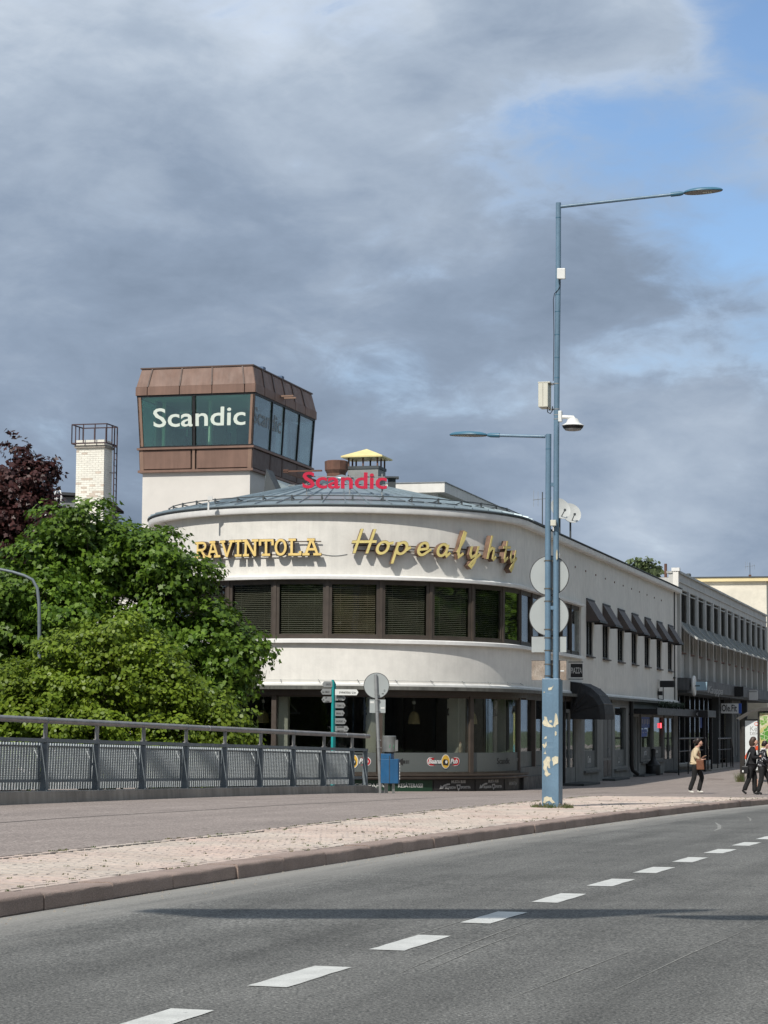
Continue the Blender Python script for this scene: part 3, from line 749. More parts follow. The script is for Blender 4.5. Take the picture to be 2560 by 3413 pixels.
# straight street front with its seven awning windows
def wall_holes(s0, s1, z0, z1, holes, depth, m, name, o=0.0):
    mb = MB(); xs = sorted({s0, s1} | {h[0] for h in holes} | {h[1] for h in holes}); zs = sorted({z0, z1} | {h[2] for h in holes} | {h[3] for h in holes})
    for a, b in zip(xs, xs[1:]):
        for c, d in zip(zs, zs[1:]):
            if any(h[0] <= a and b <= h[1] and h[2] <= c and d <= h[3] for h in holes): continue
            mb.add([(a, -o, c), (b, -o, c), (b, -o, d), (a, -o, d)], [(0,1,2,3)])
    for a, b, c, d in holes:
        for q in ([(a,-o,c),(a,depth,c),(a,depth,d),(a,-o,d)], [(b,-o,c),(b,-o,d),(b,depth,d),(b,depth,c)], [(a,-o,d),(a,depth,d),(b,depth,d),(b,-o,d)], [(a,-o,c),(b,-o,c),(b,depth,c),(a,depth,c)]):
            mb.add(q, [(0,1,2,3)])
    return obj(name, mb, m, hotel, fixn=False)
WS = [FL(x, 2120)[0] for x in (1954.2, 2007.4, 2056, 2102, 2145.1, 2184.6, 2226.1)]
w0 = WS[0]; wp = (WS[6]-WS[0])/6; WW = 1.48
Z_SILL = zr(2.62); Z_HEAD = zr(4.55)
holes = [(w0+i*wp, w0+i*wp+WW, Z_SILL, Z_HEAD) for i in range(7)]
wall_holes(S_BAND, S_END, zr(1.20), zr(6.52), holes, .14, 'plaster', 'street_wall')
mb = MB(); mb.box(S_END-.02, S_END, .001, 3, zr(-2.2), zr(6.5)); obj('end_wall', mb, 'plaster', hotel)
mb = MB(); mb.box(0, WW, .11, .15, 0, Z_HEAD-Z_SILL)
# window of the street front: frame, two panes, dark room behind
def win_frame(w, h, mull=(), fr=.07, d0=-.02, d1=.06):
    mb = MB(); mb.box(0, w, d0, d1, 0, fr); mb.box(0, w, d0, d1, h-fr, h); mb.box(0, fr, d0, d1, fr, h-fr); mb.box(w-fr, w, d0, d1, fr, h-fr)
    for x in mull: mb.box(x-fr*.4, x+fr*.4, d0, d1, fr, h-fr)
    return mb
H7 = Z_HEAD-Z_SILL
f7 = mesh_of(win_frame(WW-.004, H7-.004, (WW*.5,)), 'window', 'black')
mb = MB(); mb.box(.05, WW-.05, .015, .025, .05, H7-.05); p7 = mesh_of(mb, 'pane', 'pane')
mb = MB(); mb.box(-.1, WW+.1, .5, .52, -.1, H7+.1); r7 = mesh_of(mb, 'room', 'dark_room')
mb = MB(); mb.box(-.02, WW+.08, -.09, .12, -.05, 0.0); s7 = mesh_of(mb, 'sill', 'awning_brown')
AH, AO = 0.86, 0.50
mb = MB(); a0, a1 = -.04, WW+.2
mb.add([(a0,-.01,0),(a0,-.01,-AH),(a0,-AO,-AH),(a0,-AO,-AH+.06),(a1,-.01,0),(a1,-.01,-AH),(a1,-AO,-AH),(a1,-AO,-AH+.06)], [(0,1,2,3),(7,6,5,4),(0,3,7,4),(3,2,6,7)]); aw_me = mesh_of(mb, 'awning', 'awning_brown')
mb = MB(); mb.bar((a0,-AO,-AH+.03),(a1,-AO,-AH+.03),.04,.07); mb.bar((a0,-.02,.0),(a1,-.02,.0),.05,.05); mb.bar((a0,-.02,-AH),(a0,-AO,-AH),.03,.04); mb.bar((a1,-.02,-AH),(a1,-AO,-AH),.03,.04); ab_me = mesh_of(mb, 'awning_bar', 'black')
for i in range(7):
    s = w0 + i*wp
    w = link('window', f7, hotel, loc=(s+.002, .07, Z_SILL+.002)); link('pane', p7, w); link('room', r7, w); link('sill', s7, w, loc=(0, -.07, -.004))
    a = link('awning', aw_me, hotel, loc=(s, -.002, zr(4.72))); link('awning_bar', ab_me, a)
# ribbon windows
WZ0, WZ1 = zr(2.58), zr(4.36); HW = WZ1-WZ0
TH = [-2.7 + 15.45*k for k in range(-6, 6)]
CH = 2*(R-.06)*math.sin(rad(15.45/2))
def ribbon_meshes(w):
    pw = .13
    f = win_frame(w-pw-.02, HW-.16, (), .06, -.02, .05); fo = MB(); fo.add([(x-(w-pw-.02)/2, y, z+.08) for x, y, z in f.v], f.f)
    g = MB(); g.box(-w/2+pw/2+.03, w/2-pw/2-.03, .02, .03, .12, HW-.12)
    b = MB(); n = 26
    for k in range(n):
        z = .15 + (HW-.32)*k/(n-1); b.add([(-w/2+.16, .09, z+.0), (w/2-.16, .09, z+.0), (w/2-.16, .112, z+.028), (-w/2+.16, .112, z+.028)], [(0,1,2,3)])
    for x in (-w*.25, w*.25): b.box(x-.004, x+.004, .085, .089, .12, HW-.14)
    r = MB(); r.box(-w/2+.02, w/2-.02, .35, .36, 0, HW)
    hd = MB(); hd.box(-w/2, w/2, -.03, .1, HW-.085, HW); sl = MB(); sl.box(-w/2, w/2, -.03, .1, 0, .08)
    return [mesh_of(q, n_, m_) for q, n_, m_ in ((fo, 'window', 'brown_frame'), (g, 'pane', 'pane'), (b, 'blind', 'blind'), (r, 'room', 'dark_room'), (hd, 'head', 'brown_frame'), (sl, 'sill', 'brown_frame'))]
RMs = ribbon_meshes(CH); RMs2 = ribbon_meshes(S_BAND/6)
bl2 = RMs[2].copy(); bl2.materials.clear(); bl2.materials.append(MATS['blind_brown'])
def place_ribbon(ms, loc, rz, blind, k):
    w = link('window', ms[0], hotel, loc=loc, rotz=rz); link('pane', ms[1], w); link('room', ms[3], w); link('head', ms[4], w); link('sill', ms[5], w)
    if blind is not None: link('blind', blind, w)
for k in range(len(TH)-1):
    tm = (TH[k]+TH[k+1])/2; d = dout(tm); rr = (R-.06)*math.cos(rad(15.45/2))
    place_ribbon(RMs, (d.x*rr, R + d.y*rr, WZ0), rad(tm-TH0), RMs[2] if k in (4, 5, 7, 8, 9, 3) else (bl2 if k == 6 else (RMs[2] if k < 11 else None)), k)
for k in range(6): place_ribbon(RMs2, (S_BAND*(k+.5)/6, .08, WZ0), 0, None, k)
mb = MB(); mb.box(-.045, .045, -.05, .1, 0, HW); mb.box(-.08, -.045, -.02, .1, .05, HW-.05); mb.box(.045, .08, -.02, .1, .05, HW-.05); pst = mesh_of(mb, 'window_post', 'brown_light')
for th in TH: d = dout(th); link('window_post', pst, hotel, loc=(d.x*(R-.07), R + d.y*(R-.07), WZ0), rotz=rad(th-TH0))
for k in range(1, 7): link('window_post', pst, hotel, loc=(S_BAND*k/6 - (.06 if k == 6 else 0), .07, WZ0))
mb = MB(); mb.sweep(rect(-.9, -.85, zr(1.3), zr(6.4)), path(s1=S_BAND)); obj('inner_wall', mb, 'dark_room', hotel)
mb = MB(); mb.box(S_BAND-.14, S_BAND, -.02, .3, WZ0, WZ1); obj('band_end', mb, 'plaster', hotel)

# pub at street level
GTH = [-2.7 + 15.45*k for k in range(-7, 6, 2)]
Z0g = zr(-2.15)
def curved(name, a, b, r0, r1, z0, z1, m, parent=hotel, step=2.0):
    n = max(2, int((b-a)/step)); mb = MB()
    mb.sweep([(r0-R, z0), (r1-R, z0), (r1-R, z1), (r0-R, z1)], path(a, b, step=step)); return obj(name, mb, m, parent, True)
for k in range(len(GTH)-1):
    a, b = GTH[k]+.9, GTH[k+1]-.9
    g = curved('shop_window', a, b, R-.14, R-.13, zr(-1.40), zr(.90), 'pane_shop')
    curved('frosted_band', a+.02, b-.02, R-.125, R-.118, zr(-1.385), zr(-.81), 'frost', g)
    curved('bottom_frame', a, b, R-.16, R-.07, zr(-1.45), zr(-1.39), 'brown_frame', g)
    curved('top_frame', a, b, R-.16, R-.08, zr(.84), zr(.905), 'brown_light', g)
mb = MB(); mb.box(-.075, .075, -.05, .16, 0, zr(.9)-zr(-1.45)); gp = mesh_of(mb, 'shop_post', 'brown_light')
for th in GTH: d = dout(th); link('shop_post', gp, hotel, loc=(d.x*(R-.1), R + d.y*(R-.1), zr(-1.45)), rotz=rad(th-TH0))
band('shop_sill', [(-.2, zr(-1.60)), (.10, zr(-1.60)), (.12, zr(-1.56)), (.10, zr(-1.52)), (.14, zr(-1.50)), (.14, zr(-1.455)), (-.2, zr(-1.45))], path(s1=.4), 'brown_frame')
curved('plinth_wall', -105, 75, R-.3, R-.06, Z0g, zr(-1.60), 'black_panel')
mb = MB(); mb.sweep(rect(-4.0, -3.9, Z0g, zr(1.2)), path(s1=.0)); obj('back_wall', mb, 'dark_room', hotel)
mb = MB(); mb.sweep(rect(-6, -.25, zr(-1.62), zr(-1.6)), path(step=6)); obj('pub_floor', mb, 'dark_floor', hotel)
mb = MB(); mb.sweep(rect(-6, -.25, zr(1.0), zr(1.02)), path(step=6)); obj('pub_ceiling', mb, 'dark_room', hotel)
mb = MB(); mb.box(-.22, .22, -.2, .2, 0, zr(1.0)-zr(-1.6)); cw_ = mesh_of(mb, 'pillar', 'column_white')
for th in GTH[1:]: d = dout(th); link('pillar', cw_, hotel, loc=(d.x*(R-.72), R + d.y*(R-.72), zr(-1.6)), rotz=rad(th-TH0+12))
mb = MB(); mb.box(-.05, .9, -.03, .03, 0, .06); mb.box(-.05, .9, -.03, .03, .5, .56); mb.bar((0,0,.03),(.42,0,.53),.04); mb.bar((.42,0,.53),(.85,0,.03),.04); tr_ = mesh_of(mb, 'steel_truss', 'black')
for th in GTH[2:]: d = dout(th-4); link('steel_truss', tr_, hotel, loc=(d.x*(R-.75), R + d.y*(R-.75), zr(.32)), rotz=rad(th-TH0+30))
# sign panels under the sill
def cylmap(thc, r):
    def fn(u, v, d): return cyl(thc + math.degrees(u/R), r + d, v)
    return fn
def ground_panel(p0, p1, m):
    a, b = th_of(p0), th_of(p1); return a, b, curved('sign_panel', a, b, R-.055, R-.04, zr(-1.99), zr(-1.63), m)
pans = {}
for key, p0, p1, m in (('gin', 1180, 1308, 'green_panel'), ('kesa', 1312, 1449, 'green_panel'), ('m1', 1454, 1587, 'black_panel'), ('m2', 1593, 1686, 'black_panel'), ('m3', 1690, 1738, 'black_panel')):
    pans[key] = ground_panel(p0, p1, m)
def pan_text(key, s, zrel, size, m, u=0.0, width=None, **k):
    a, b, o = pans[key]; fn = cylmap((a+b)/2, R-.034); mb = MB()
    add_text(mb, s, size, lambda x, y, d: fn(x+u, zr(zrel)+y, d), .006, width, **k); obj('lettering', mb, m, o, fixn=False)
pan_text('gin', 'GIN PARAS', -1.84, .16, 'white_print', .0, 1.0)
pan_text('kesa', 'KESÄTERASSI', -1.845, .165, 'white_print', -.06, .80)
for kx, sc in (('m1', 1.0), ('m2', 1.0)):
    pan_text(kx, 'MUSTA BUSI', -1.725, .12*sc, 'grey_print', .14, .56, bold=.004)
    pan_text(kx, 'BILJARDIA', -1.89, .10*sc, 'grey_print', -.17, .42, bold=.004)
    pan_text(kx, 'SPORTTIA', -1.89, .10*sc, 'grey_print', .43, .42, bold=.004)
    a, b, o = pans[kx]; fn = cylmap((a+b)/2, R-.034); mb = MB()
    add_stroke(mb, [(-.5, zr(-1.88)), (-.42, zr(-1.80)), (-.30, zr(-1.76)), (-.2, zr(-1.755))], .05, lambda x, y, d: fn(x, y, d), -.003, .003)
    mb.plate([(-.58, zr(-1.90)), (-.42, zr(-1.87)), (-.54, zr(-1.78))], fn, -.003, .003)
    mb.plate([(.06, zr(-1.77)), (.22, zr(-1.77)), (.2, zr(-1.88)), (.14, zr(-1.96)), (.08, zr(-1.88))], fn, -.003, .003); obj('arrow_and_shield', mb, 'grey_print', o)
    mb = MB(); mb.plate(arc(.14, zr(-1.84), .04, .04, 0, 340, 10), fn, .003, .006); obj('shield_ring', mb, 'black_panel', o)
pan_text('m3', 'NAPSAKAT', -1.83, .16, 'grey_print', -.1, .5)
a, b, o = pans['m3']; fn = cylmap((a+b)/2, R-.034); mb = MB(); mb.plate([(.24, zr(-1.72)), (.33, zr(-1.79)), (.24, zr(-1.86))], fn, -.003, .003); obj('arrow_head', mb, 'grey_print', o)
mb = MB(); mb.box(.02, 4.0, -.05, .2, Z0g, zr(-1.6)); obj('plinth_block', mb, 'black_panel', hotel)
# logo, arrow and names on the frosted band (printed film on the glass)
def film(name, label, m_parts, px):
    pass
def capsule(cx, cz, w, h, n=8):
    r = h/2; return arc(cx + w/2 - r, cz, r, r, -90, 90, n) + arc(cx - w/2 + r, cz, r, r, 90, 270, n)
def pub_logo(px, label):
    th = th_of(px); fn = cylmap(th, R-.116); zc = zr(-1.075); s = thing('pub_logo', label, 'sign'); s.parent = None
    s.matrix_world = hotel_m
    mb = MB(); mb.plate(capsule(0, zc, 1.23, .265), fn, .0, .006); obj('white_border', mb, 'white_print', s)
    mb = MB(); mb.plate(capsule(0, zc, 1.19, .225), fn, .007, .010); obj('red_plate', mb, 'logo_red', s)
    mb = MB(); mb.plate(arc(0.06, zc, .165, .215, 0, 348, 26), fn, .011, .013); obj('white_disc', mb, 'white_print', s)
    mb = MB(); mb.plate(arc(0.06, zc, .145, .195, 0, 348, 26), fn, .014, .016); obj('gold_disc', mb, 'gold', s)
    mb = MB(); mb.plate([(-.04, zc-.10), (.14, zc-.12), (.16, zc-.02), (.12, zc+.06), (-.01, zc+.07), (-.05, zc)], fn, .017, .019); obj('engine_shape', mb, 'ink', s)
    mb = MB(); mb.plate(arc(.08, zc-.01, .045, .05, 0, 340, 12), fn, .020, .021); obj('engine_lamp', mb, 'white_print', s)
    mb = MB(); add_text(mb, 'Baana', .2, lambda x, y, d: fn(x-.34, zc-.055+y, .012+d), .002, .47, bold=.006, shear=.25); add_text(mb, 'Pub', .2, lambda x, y, d: fn(x+.39, zc-.055+y, .012+d), .002, .29, bold=.006, shear=.25); obj('lettering', mb, 'white_print', s, fixn=False)
hotel_m = Matrix.Translation((T0.x, T0.y, 0)) @ Matrix.Rotation(ROT, 4, 'Z')
pub_logo(1492, 'red and gold pub logo on the frosted glass, whole, beside the black arrow')
pub_logo(1178, 'red and gold pub logo on the frosted glass behind the end of the railing')
th = th_of(1353); fn = cylmap(th, R-.116); zc = zr(-1.085); mb = MB()
mb.plate([(-.20, zc), (0, zc+.11), (0, zc+.045), (.08, zc+.045), (.08, zc-.045), (0, zc-.045), (0, zc-.11)], fn, 0, .004)
mb.plate([(.11, zc+.05), (.15, zc+.05), (.15, zc-.05), (.11, zc-.05)], fn, 0, .004); mb.plate([(.18, zc+.05), (.20, zc+.05), (.20, zc-.05), (.18, zc-.05)], fn, 0, .004)
obj('arrow_film', mb, 'ink', hotel)
mb = MB(); fn2 = cylmap(th_of(1694), R-.116); add_text(mb, 'Scandic', .26, lambda x, y, d: fn2(x, zr(-1.16)+y, d+.003), .004, .92, bold=.003); obj('lettering', mb, 'ink', hotel, fixn=False)
mb = MB(); fn3 = cylmap(th_of(1738)-1, R-.116); add_text(mb, 'Onni', .13, lambda x, y, d: fn3(x+.3, zr(-1.08)+y, d+.003), .004, .4, shear=.2); obj('lettering', mb, 'grey_print', hotel, fixn=False)
# pendant lamps inside
def pendant(px, py, lab):
    p = at(px, py, 71.2); t_ = thing('pendant_lamp', lab, 'lamp', p, group='pendant lamps in the pub')
    mb = MB(); mb.lathe([(.19,-.2),(.185,-.1),(.15,.08),(.09,.17),(.04,.2)], 18); obj('lamp_shade', mb, 'lampshade', t_, True)
    mb = MB(); mb.tube([(0,0,.18),(0,0,zr(1.0)-p.z)], .008, 6); mb.box(-.05,.05,-.05,.05,.42,.52); obj('cord', mb, 'white_print', t_)
for q in ((877, 2388, 'straw pendant lamp inside the pub window left of the finger post'), (1380, 2392, 'straw pendant lamp inside the pub window above the black arrow'), (1571, 2392, 'straw pendant lamp inside the pub right of the white pillar above the pub logo')): pendant(*q)

# lettering on the round wall ---------------------------------------------------------
def sgn(name, label, cat='sign'):
    s = thing(name, label, cat); s.matrix_world = hotel_m; return s
rav = sgn('letter_sign', 'yellow slab-serif letters RAVINTOLA standing off the white round wall')
zb = zr(5.06); CHh = .50; dd0, dd1 = .10, .27
th_a = th_of(655, R+.2); th_b = th_of(1070, R+.2)
GL = {  # strokes and slabs in a unit cell, width then strokes
 'R': (.80, [[(.2,0),(.2,1)], [(.0,.94),(.5,.94)]+arc(.5,.72,.24,.22,80,-80,8)+[(.2,.5)], [(.42,.5),(.75,.06)], [(.0,.06),(.4,.06)], [(.6,.06),(.88,.06)]]),
 'A': (.86, [[(.16,0.04),(.43,1)], [(.43,1),(.72,.04)], [(.25,.36),(.62,.36)], [(.0,.06),(.34,.06)], [(.52,.06),(.90,.06)], [(.22,.94),(.58,.94)]]),
 'V': (.84, [[(.14,.96),(.42,0.0)], [(.42,0.0),(.70,.96)], [(.0,.94),(.32,.94)], [(.54,.94),(.86,.94)]]),
 'I': (.46, [[(.22,0),(.22,1)], [(.04,.06),(.42,.06)], [(.04,.94),(.42,.94)]]),
 'N': (.86, [[(.18,0),(.18,1)], [(.18,1),(.68,.0)], [(.68,0),(.68,1)], [(.0,.94),(.2,.94)], [(.04,.06),(.36,.06)], [(.5,.94),(.86,.94)]]),
 'T': (.80, [[(.39,0),(.39,1)], [(.04,.93),(.76,.93)], [(.08,.9),(.08,.62)], [(.72,.9),(.72,.62)], [(.18,.06),(.6,.06)]]),
 'O': (.66, [arc(.32,.5,.24,.44,0,360,24)]),
 'L': (.72, [[(.2,0),(.2,1)], [(.04,.94),(.40,.94)], [(.04,.06),(.66,.06)], [(.62,.03),(.62,.26)]]),
}
word = 'RAVINTOLA'; tot = sum(GL[c][0] for c in word); arcL = rad(th_b-th_a)*(R); kx = arcL/tot; u = 0.0
for c in word:
    w, st = GL[c]; fn = lambda x, y, d, u=u: cyl(th_a + math.degrees((u + x*kx)/R), R + d, zb + y*CHh)
    mb = MB(); mf = MB()
    for s_ in st:
        sw = .15
        # strokes are drawn in the unit cell; width scaled to metres through the shorter axis
        P = [(p[0]*kx, p[1]*CHh) for p in s_]; fm = lambda x, y, d, u=u: cyl(th_a + math.degrees((u + x)/R), R + d, zb + y)
        add_stroke(mb, P, .088, fm, dd0, dd1)
        add_stroke(mf, P, .070, fm, dd1-.002+.001*st.index(s_), dd1+.012+.0012*st.index(s_))
    lo = obj('letter', mb, 'letter_side', rav); obj('face', mf, 'yellow_face', lo); u += w*kx
mb = MB()
for z in (zb+.04, zb+.43): mb.tube([cyl(th_a + (th_b-th_a)*i/20, R+.09, z) for i in range(21)], .018, 6)
for i in range(7):
    for z in (zb+.04, zb+.43): mb.bar(cyl(th_a + (th_b-th_a)*(i+.3)/7, R-.01, z), cyl(th_a + (th_b-th_a)*(i+.3)/7, R+.1, z), .02)
obj('mounting_rail', mb, 'letter_side', rav)
hop = sgn('script_sign', 'pale yellow script letters Hopealyhty on brown boxes on the round wall')
XH = .37; zb2 = zr(5.13)
SL = {
 'H': [[(0,0),(0,2.0)], [(1.0,0),(1.0,2.0)], [(-.45,.92),(1.45,.98)]],
 'o': [arc(.42,.5,.42,.48,30,390,18), [(.7,.8),(1.15,.92)]],
 'p': [[(.05,1.0),(.05,-1.0)], arc(.45,.5,.4,.47,-170,150,16), [(.8,.3),(1.15,.6)]],
 'e': [[(.02,.42),(.72,.52)] + arc(.4,.58,.36,.42,0,180,10) + arc(.42,.5,.40,.5,180,310,8) + [(1.1,.5)]],
 'a': [arc(.4,.48,.4,.48,40,360,16), [(.8,.95),(.8,.2),(.95,0.02),(1.2,.3)]],
 'l': [[(.0,.35),(.35,1.4),(.35,2.0),(.2,2.05),(.15,1.6),(.15,.3),(.3,.0),(.65,.3)]],
 'y': [[(.0,.95),(.02,.3),(.25,.02),(.6,.25)], [(.72,1.0),(.66,-.5),(.45,-1.0),(.2,-.8),(.5,-.3),(1.1,.35)]],
 'h': [[(.05,2.0),(.05,.0)], [(.05,.55),(.35,.95),(.62,.9),(.68,.5),(.68,.1),(.82,.0),(1.05,.25)]],
 't': [[(.2,1.7),(.2,.2),(.35,.0),(.7,.3)], [(-.25,1.12),(.85,1.18)]],
}
arcs = [('H', .60), ('o', 1.22), ('p', 1.78), ('e', 2.46), ('a', 3.10), ('l', 3.78), ('y', 4.28), ('h', 5.02), ('t', 5.80), ('y', 6.22)]
for c, a0_ in arcs:
    mb = MB(); mf = MB(); fm = lambda x, y, d, a=a0_: cyl(math.degrees((a + x + y*.31)/R), R + d, zb2 + y)
    for j, s_ in enumerate(SL[c]):
        P = [((p[0]-.3)*XH*1.0, p[1]*XH*(1 if p[1] > 0 else .78)) for p in s_]
        add_stroke(mb, P, .098, fm, .08, .26 + .002*j); add_stroke(mf, P, .077, fm, .26, .272 + .0022*j)
    lo = obj('letter', mb, 'letter_side_2', hop); obj('face', mf, 'cream_face', lo)
mb = MB()
for z in (zb2+.10, zb2+.26):
    mb.tube([cyl(math.degrees((.5 + 6.1*i/30)/R), R+.05, z) for i in range(31)], .022, 6)
obj('mounting_rail', mb, 'letter_side', hop)
mb = MB(); mb.tube([cyl(th_b + (math.degrees(.3/R) - th_b)*i/10, R+.015, zb+.06 - .05*math.sin(i*.314)) for i in range(11)], .009, 5); obj('sign_cable', mb, 'grey_steel', hotel)
# rooftop red letters
rs = thing('rooftop_sign', 'red letters Scandic on steel posts on the round metal roof', 'sign', at(1149, 1627, 70.2))
o_ = rs.location.copy()
mb = MB(); v_, f_ = text_geo('Scandic', .70, .10, .014); xs = [p[0] for p in v_]; wv = max(xs)-min(xs); kx = 283/F*70.2/wv
def rfn(x, y, d): return (x*kx, -d, y)
mb.add([(p[0]*kx - (max(xs)+min(xs))/2*kx, -p[2], p[1]) for p in v_], f_); sgl = obj('lettering', mb, 'red_side', rs, fixn=True)
mb = MB(); v2, f2 = text_geo('Scandic', .70, .0, .014); mb.add([(p[0]*kx - (max(xs)+min(xs))/2*kx, -.052, p[1]) for p in v2], f2); obj('letter_face', mb, 'red_face', sgl, fixn=False)
for px in (1022, 1165, 1273):
    p = at(px, 1640, 70.25) - o_; mb = MB(); zlow = APEX - (APEX-EZ)*(Vector((p.x+o_.x, p.y+o_.y))-CC).length/ER - o_.z
    mb.bar((p.x, .06, zlow-.02), (p.x, .06, .46), .035); mb.bar((p.x, .06, .28), (p.x+.02, 1.0, zlow+.25), .03); obj('support_post', mb, 'grey_steel', rs)
mb = MB(); mb.bar((-1.25, .06, .36), (1.25, .06, .36), .03); mb.bar((-1.25, .06, .12), (1.25, .06, .12), .03); obj('support_rail', mb, 'grey_steel', rs)
mb = MB(); mb.box(0.0, S_END, 2*R-.3, 2*R-.02, Z0g, zr(6.4)); obj('rear_wall', mb, 'plaster', hotel)
# ------------------------------------------------------------------ street level of the straight front
ZG = zr(-2.10)
def s_of(px, py=2450, o=0.0): return FL(px, py, o)[0]
XS = {k: s_of(v) for k, v in dict(c0=1744, d1a=1884, d1b=1918, w1a=1947, w1b=1993, d2a=2012, d2b=2041, w2a=2048, w2b=2089, pipe=2097, e0=2110, e1=2131, e2=2137, e3=2175, e4=2178, e5=2212, e6=2216, e7=2246, end=2258).items()}
zt_ = zr(1.06)
def fbox(name, s0, s1, z0, z1, o0, o1, m, parent=hotel, **k):   # o: outward
    mb = MB(); mb.box(s0, s1, -o1, -o0, z0, z1); return obj(name, mb, m, parent, **k)
def shop_wall(s0, s1): return fbox('shop_wall', s0, s1, ZG, zt_, -.2, 0.0, 'shop_grey')
fbox('corner_pier', .02, XS['d1a']-.25, ZG, zr(-1.3), -.2, -.04, 'shop_grey_dark'); 
fbox('corner_glass_frame', .5, XS['d1a']-.25, zr(.86), zt_, -.2, .02, 'brown_frame')
g = fbox('shop_window', .05, XS['d1a']-.3, zr(-1.3), zr(.86), -.14, -.13, 'pane_shop')
fbox('frosted_band', .1, XS['d1a']-.35, zr(-1.29), zr(-.8), -.125, -.118, 'frost', g)
for s in (2.2, 4.4): fbox('shop_post', s-.06, s+.06, zr(-1.3), zr(.86), -.2, 0.0, 'brown_light')
fbox('shop_post', XS['d1a']-.3, XS['d1a']-.1, ZG, zt_, -.2, .05, 'black')
shop_wall(XS['d1b']+.1, XS['w1a']); 
fbox('shop_wall', XS['w1a'], XS['w1b'], ZG, zr(-1.62), -.2, 0.0, 'shop_grey'); fbox('shop_wall', XS['w1a'], XS['w1b'], zr(.89), zt_, -.2, 0.0, 'shop_grey')
shop_wall(XS['w1b'], XS['d2a']); fbox('shop_wall', XS['d2a'], XS['d2b'], zr(.6), zt_, -.2, -.05, 'shop_grey_dark'); shop_wall(XS['d2b'], XS['w2a'])
fbox('shop_wall', XS['w2a'], XS['w2b'], ZG, zr(-1.66), -.2, 0.0, 'shop_grey'); fbox('shop_wall', XS['w2a'], XS['w2b'], zr(.89), zt_, -.2, 0.0, 'shop_grey')
shop_wall(XS['w2b'], XS['e0'])
fbox('shop_wall', XS['e0'], XS['end'], zr(.55), zt_, -.2, 0.0, 'shop_grey'); fbox('shop_wall', XS['e1'], XS['e6'], ZG, zr(-1.5), -.2, 0.0, 'shop_grey')
fbox('shop_wall', XS['e7'], S_END, ZG, zr(.549), -.25, -.002, 'shop_grey_dark')
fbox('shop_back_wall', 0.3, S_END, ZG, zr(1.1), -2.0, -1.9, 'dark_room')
def shop_win(s0, s1, z0, z1, frost, muntins=()):
    w = MB(); t = .09
    w.box(s0, s1, .0, .14, z0, z0+t); w.box(s0, s1, .0, .14, z1-t, z1); w.box(s0, s0+t*1.6, .0, .14, z0+t, z1-t); w.box(s1-t*1.6, s1, .0, .14, z0+t, z1-t)
    for q in muntins: w.box(q-.08, q+.08, .0, .14, z0+t, z1-t)
    wo = obj('window', w, 'shop_grey', hotel); fbox('pane', s0+.05, s1-.05, z0+.05, z1-.05, -.10, -.09, 'pane_shop', wo)
    if frost: fbox('frosted_band', s0+t*1.7, s1-t*1.7, z0+t+.01, frost, -.088, -.082, 'frost', wo); fbox('sill', s0-.1, s1+.1, z0-.08, z0-.002, -.05, .1, 'shop_grey_dark', wo)
    return wo
shop_win(XS['w1a'], XS['w1b'], zr(-1.60), zr(.88), zr(-.88)); shop_win(XS['w2a'], XS['w2b'], zr(-1.64), zr(.88), zr(-.90))
shop_win(XS['e2'], XS['e3'], zr(-1.45), zr(.54), zr(-.85)); shop_win(XS['e4'], XS['e5'], zr(-1.45), zr(.54), zr(-.85))
shop_win(XS['e0'], XS['e1'], zr(-1.95), zr(.54), None, ((XS['e0']+XS['e1'])/2,))
def door(s0, s1, z1, m, glazed):
    d = MB(); z0 = ZG+.12
    if glazed:
        t = .12; c = (s0+s1)/2
        for a, b in ((s0, c), (c, s1)):
            d.box(a+.01, b-.01, .02, .10, z0, z0+.55); d.box(a+.01, b-.01, .02, .10, z1-t, z1); d.box(a+.01, a+t, .02, .10, z0+.55, z1-t); d.box(b-t, b-.01, .02, .10, z0+.55, z1-t)
        o = obj('door', d, m, hotel); fbox('pane', s0+.05, s1-.05, z0+.5, z1-.05, -.07, -.06, 'pane_shop', o)
    else:
        d.box(s0+.02, s1-.02, .03, .1, z0, z1); o = obj('door', d, m, hotel)
        for a, b in ((s0+.15, (s0+s1)/2-.06), ((s0+s1)/2+.06, s1-.15)): fbox('door_panel', a, b, z0+.8, z1-.2, -.031, -.012, 'shop_grey_dark', o); fbox('door_panel', a, b, z0+.1, z0+.7, -.031, -.012, 'brown_light', o)
    fbox('handle', (s0+s1)/2+.05, (s0+s1)/2+.09, zr(-1.1), zr(-.8), -.02, .04, 'grey_steel', o); return o
door(XS['d1a']-.08, XS['d1b']+.1, zr(.62), 'shop_grey', True); door(XS['d2a'], XS['d2b'], zr(.6), 'shop_grey', False); door(XS['e6'], XS['e7'], zr(.54), 'shop_grey_dark', True)
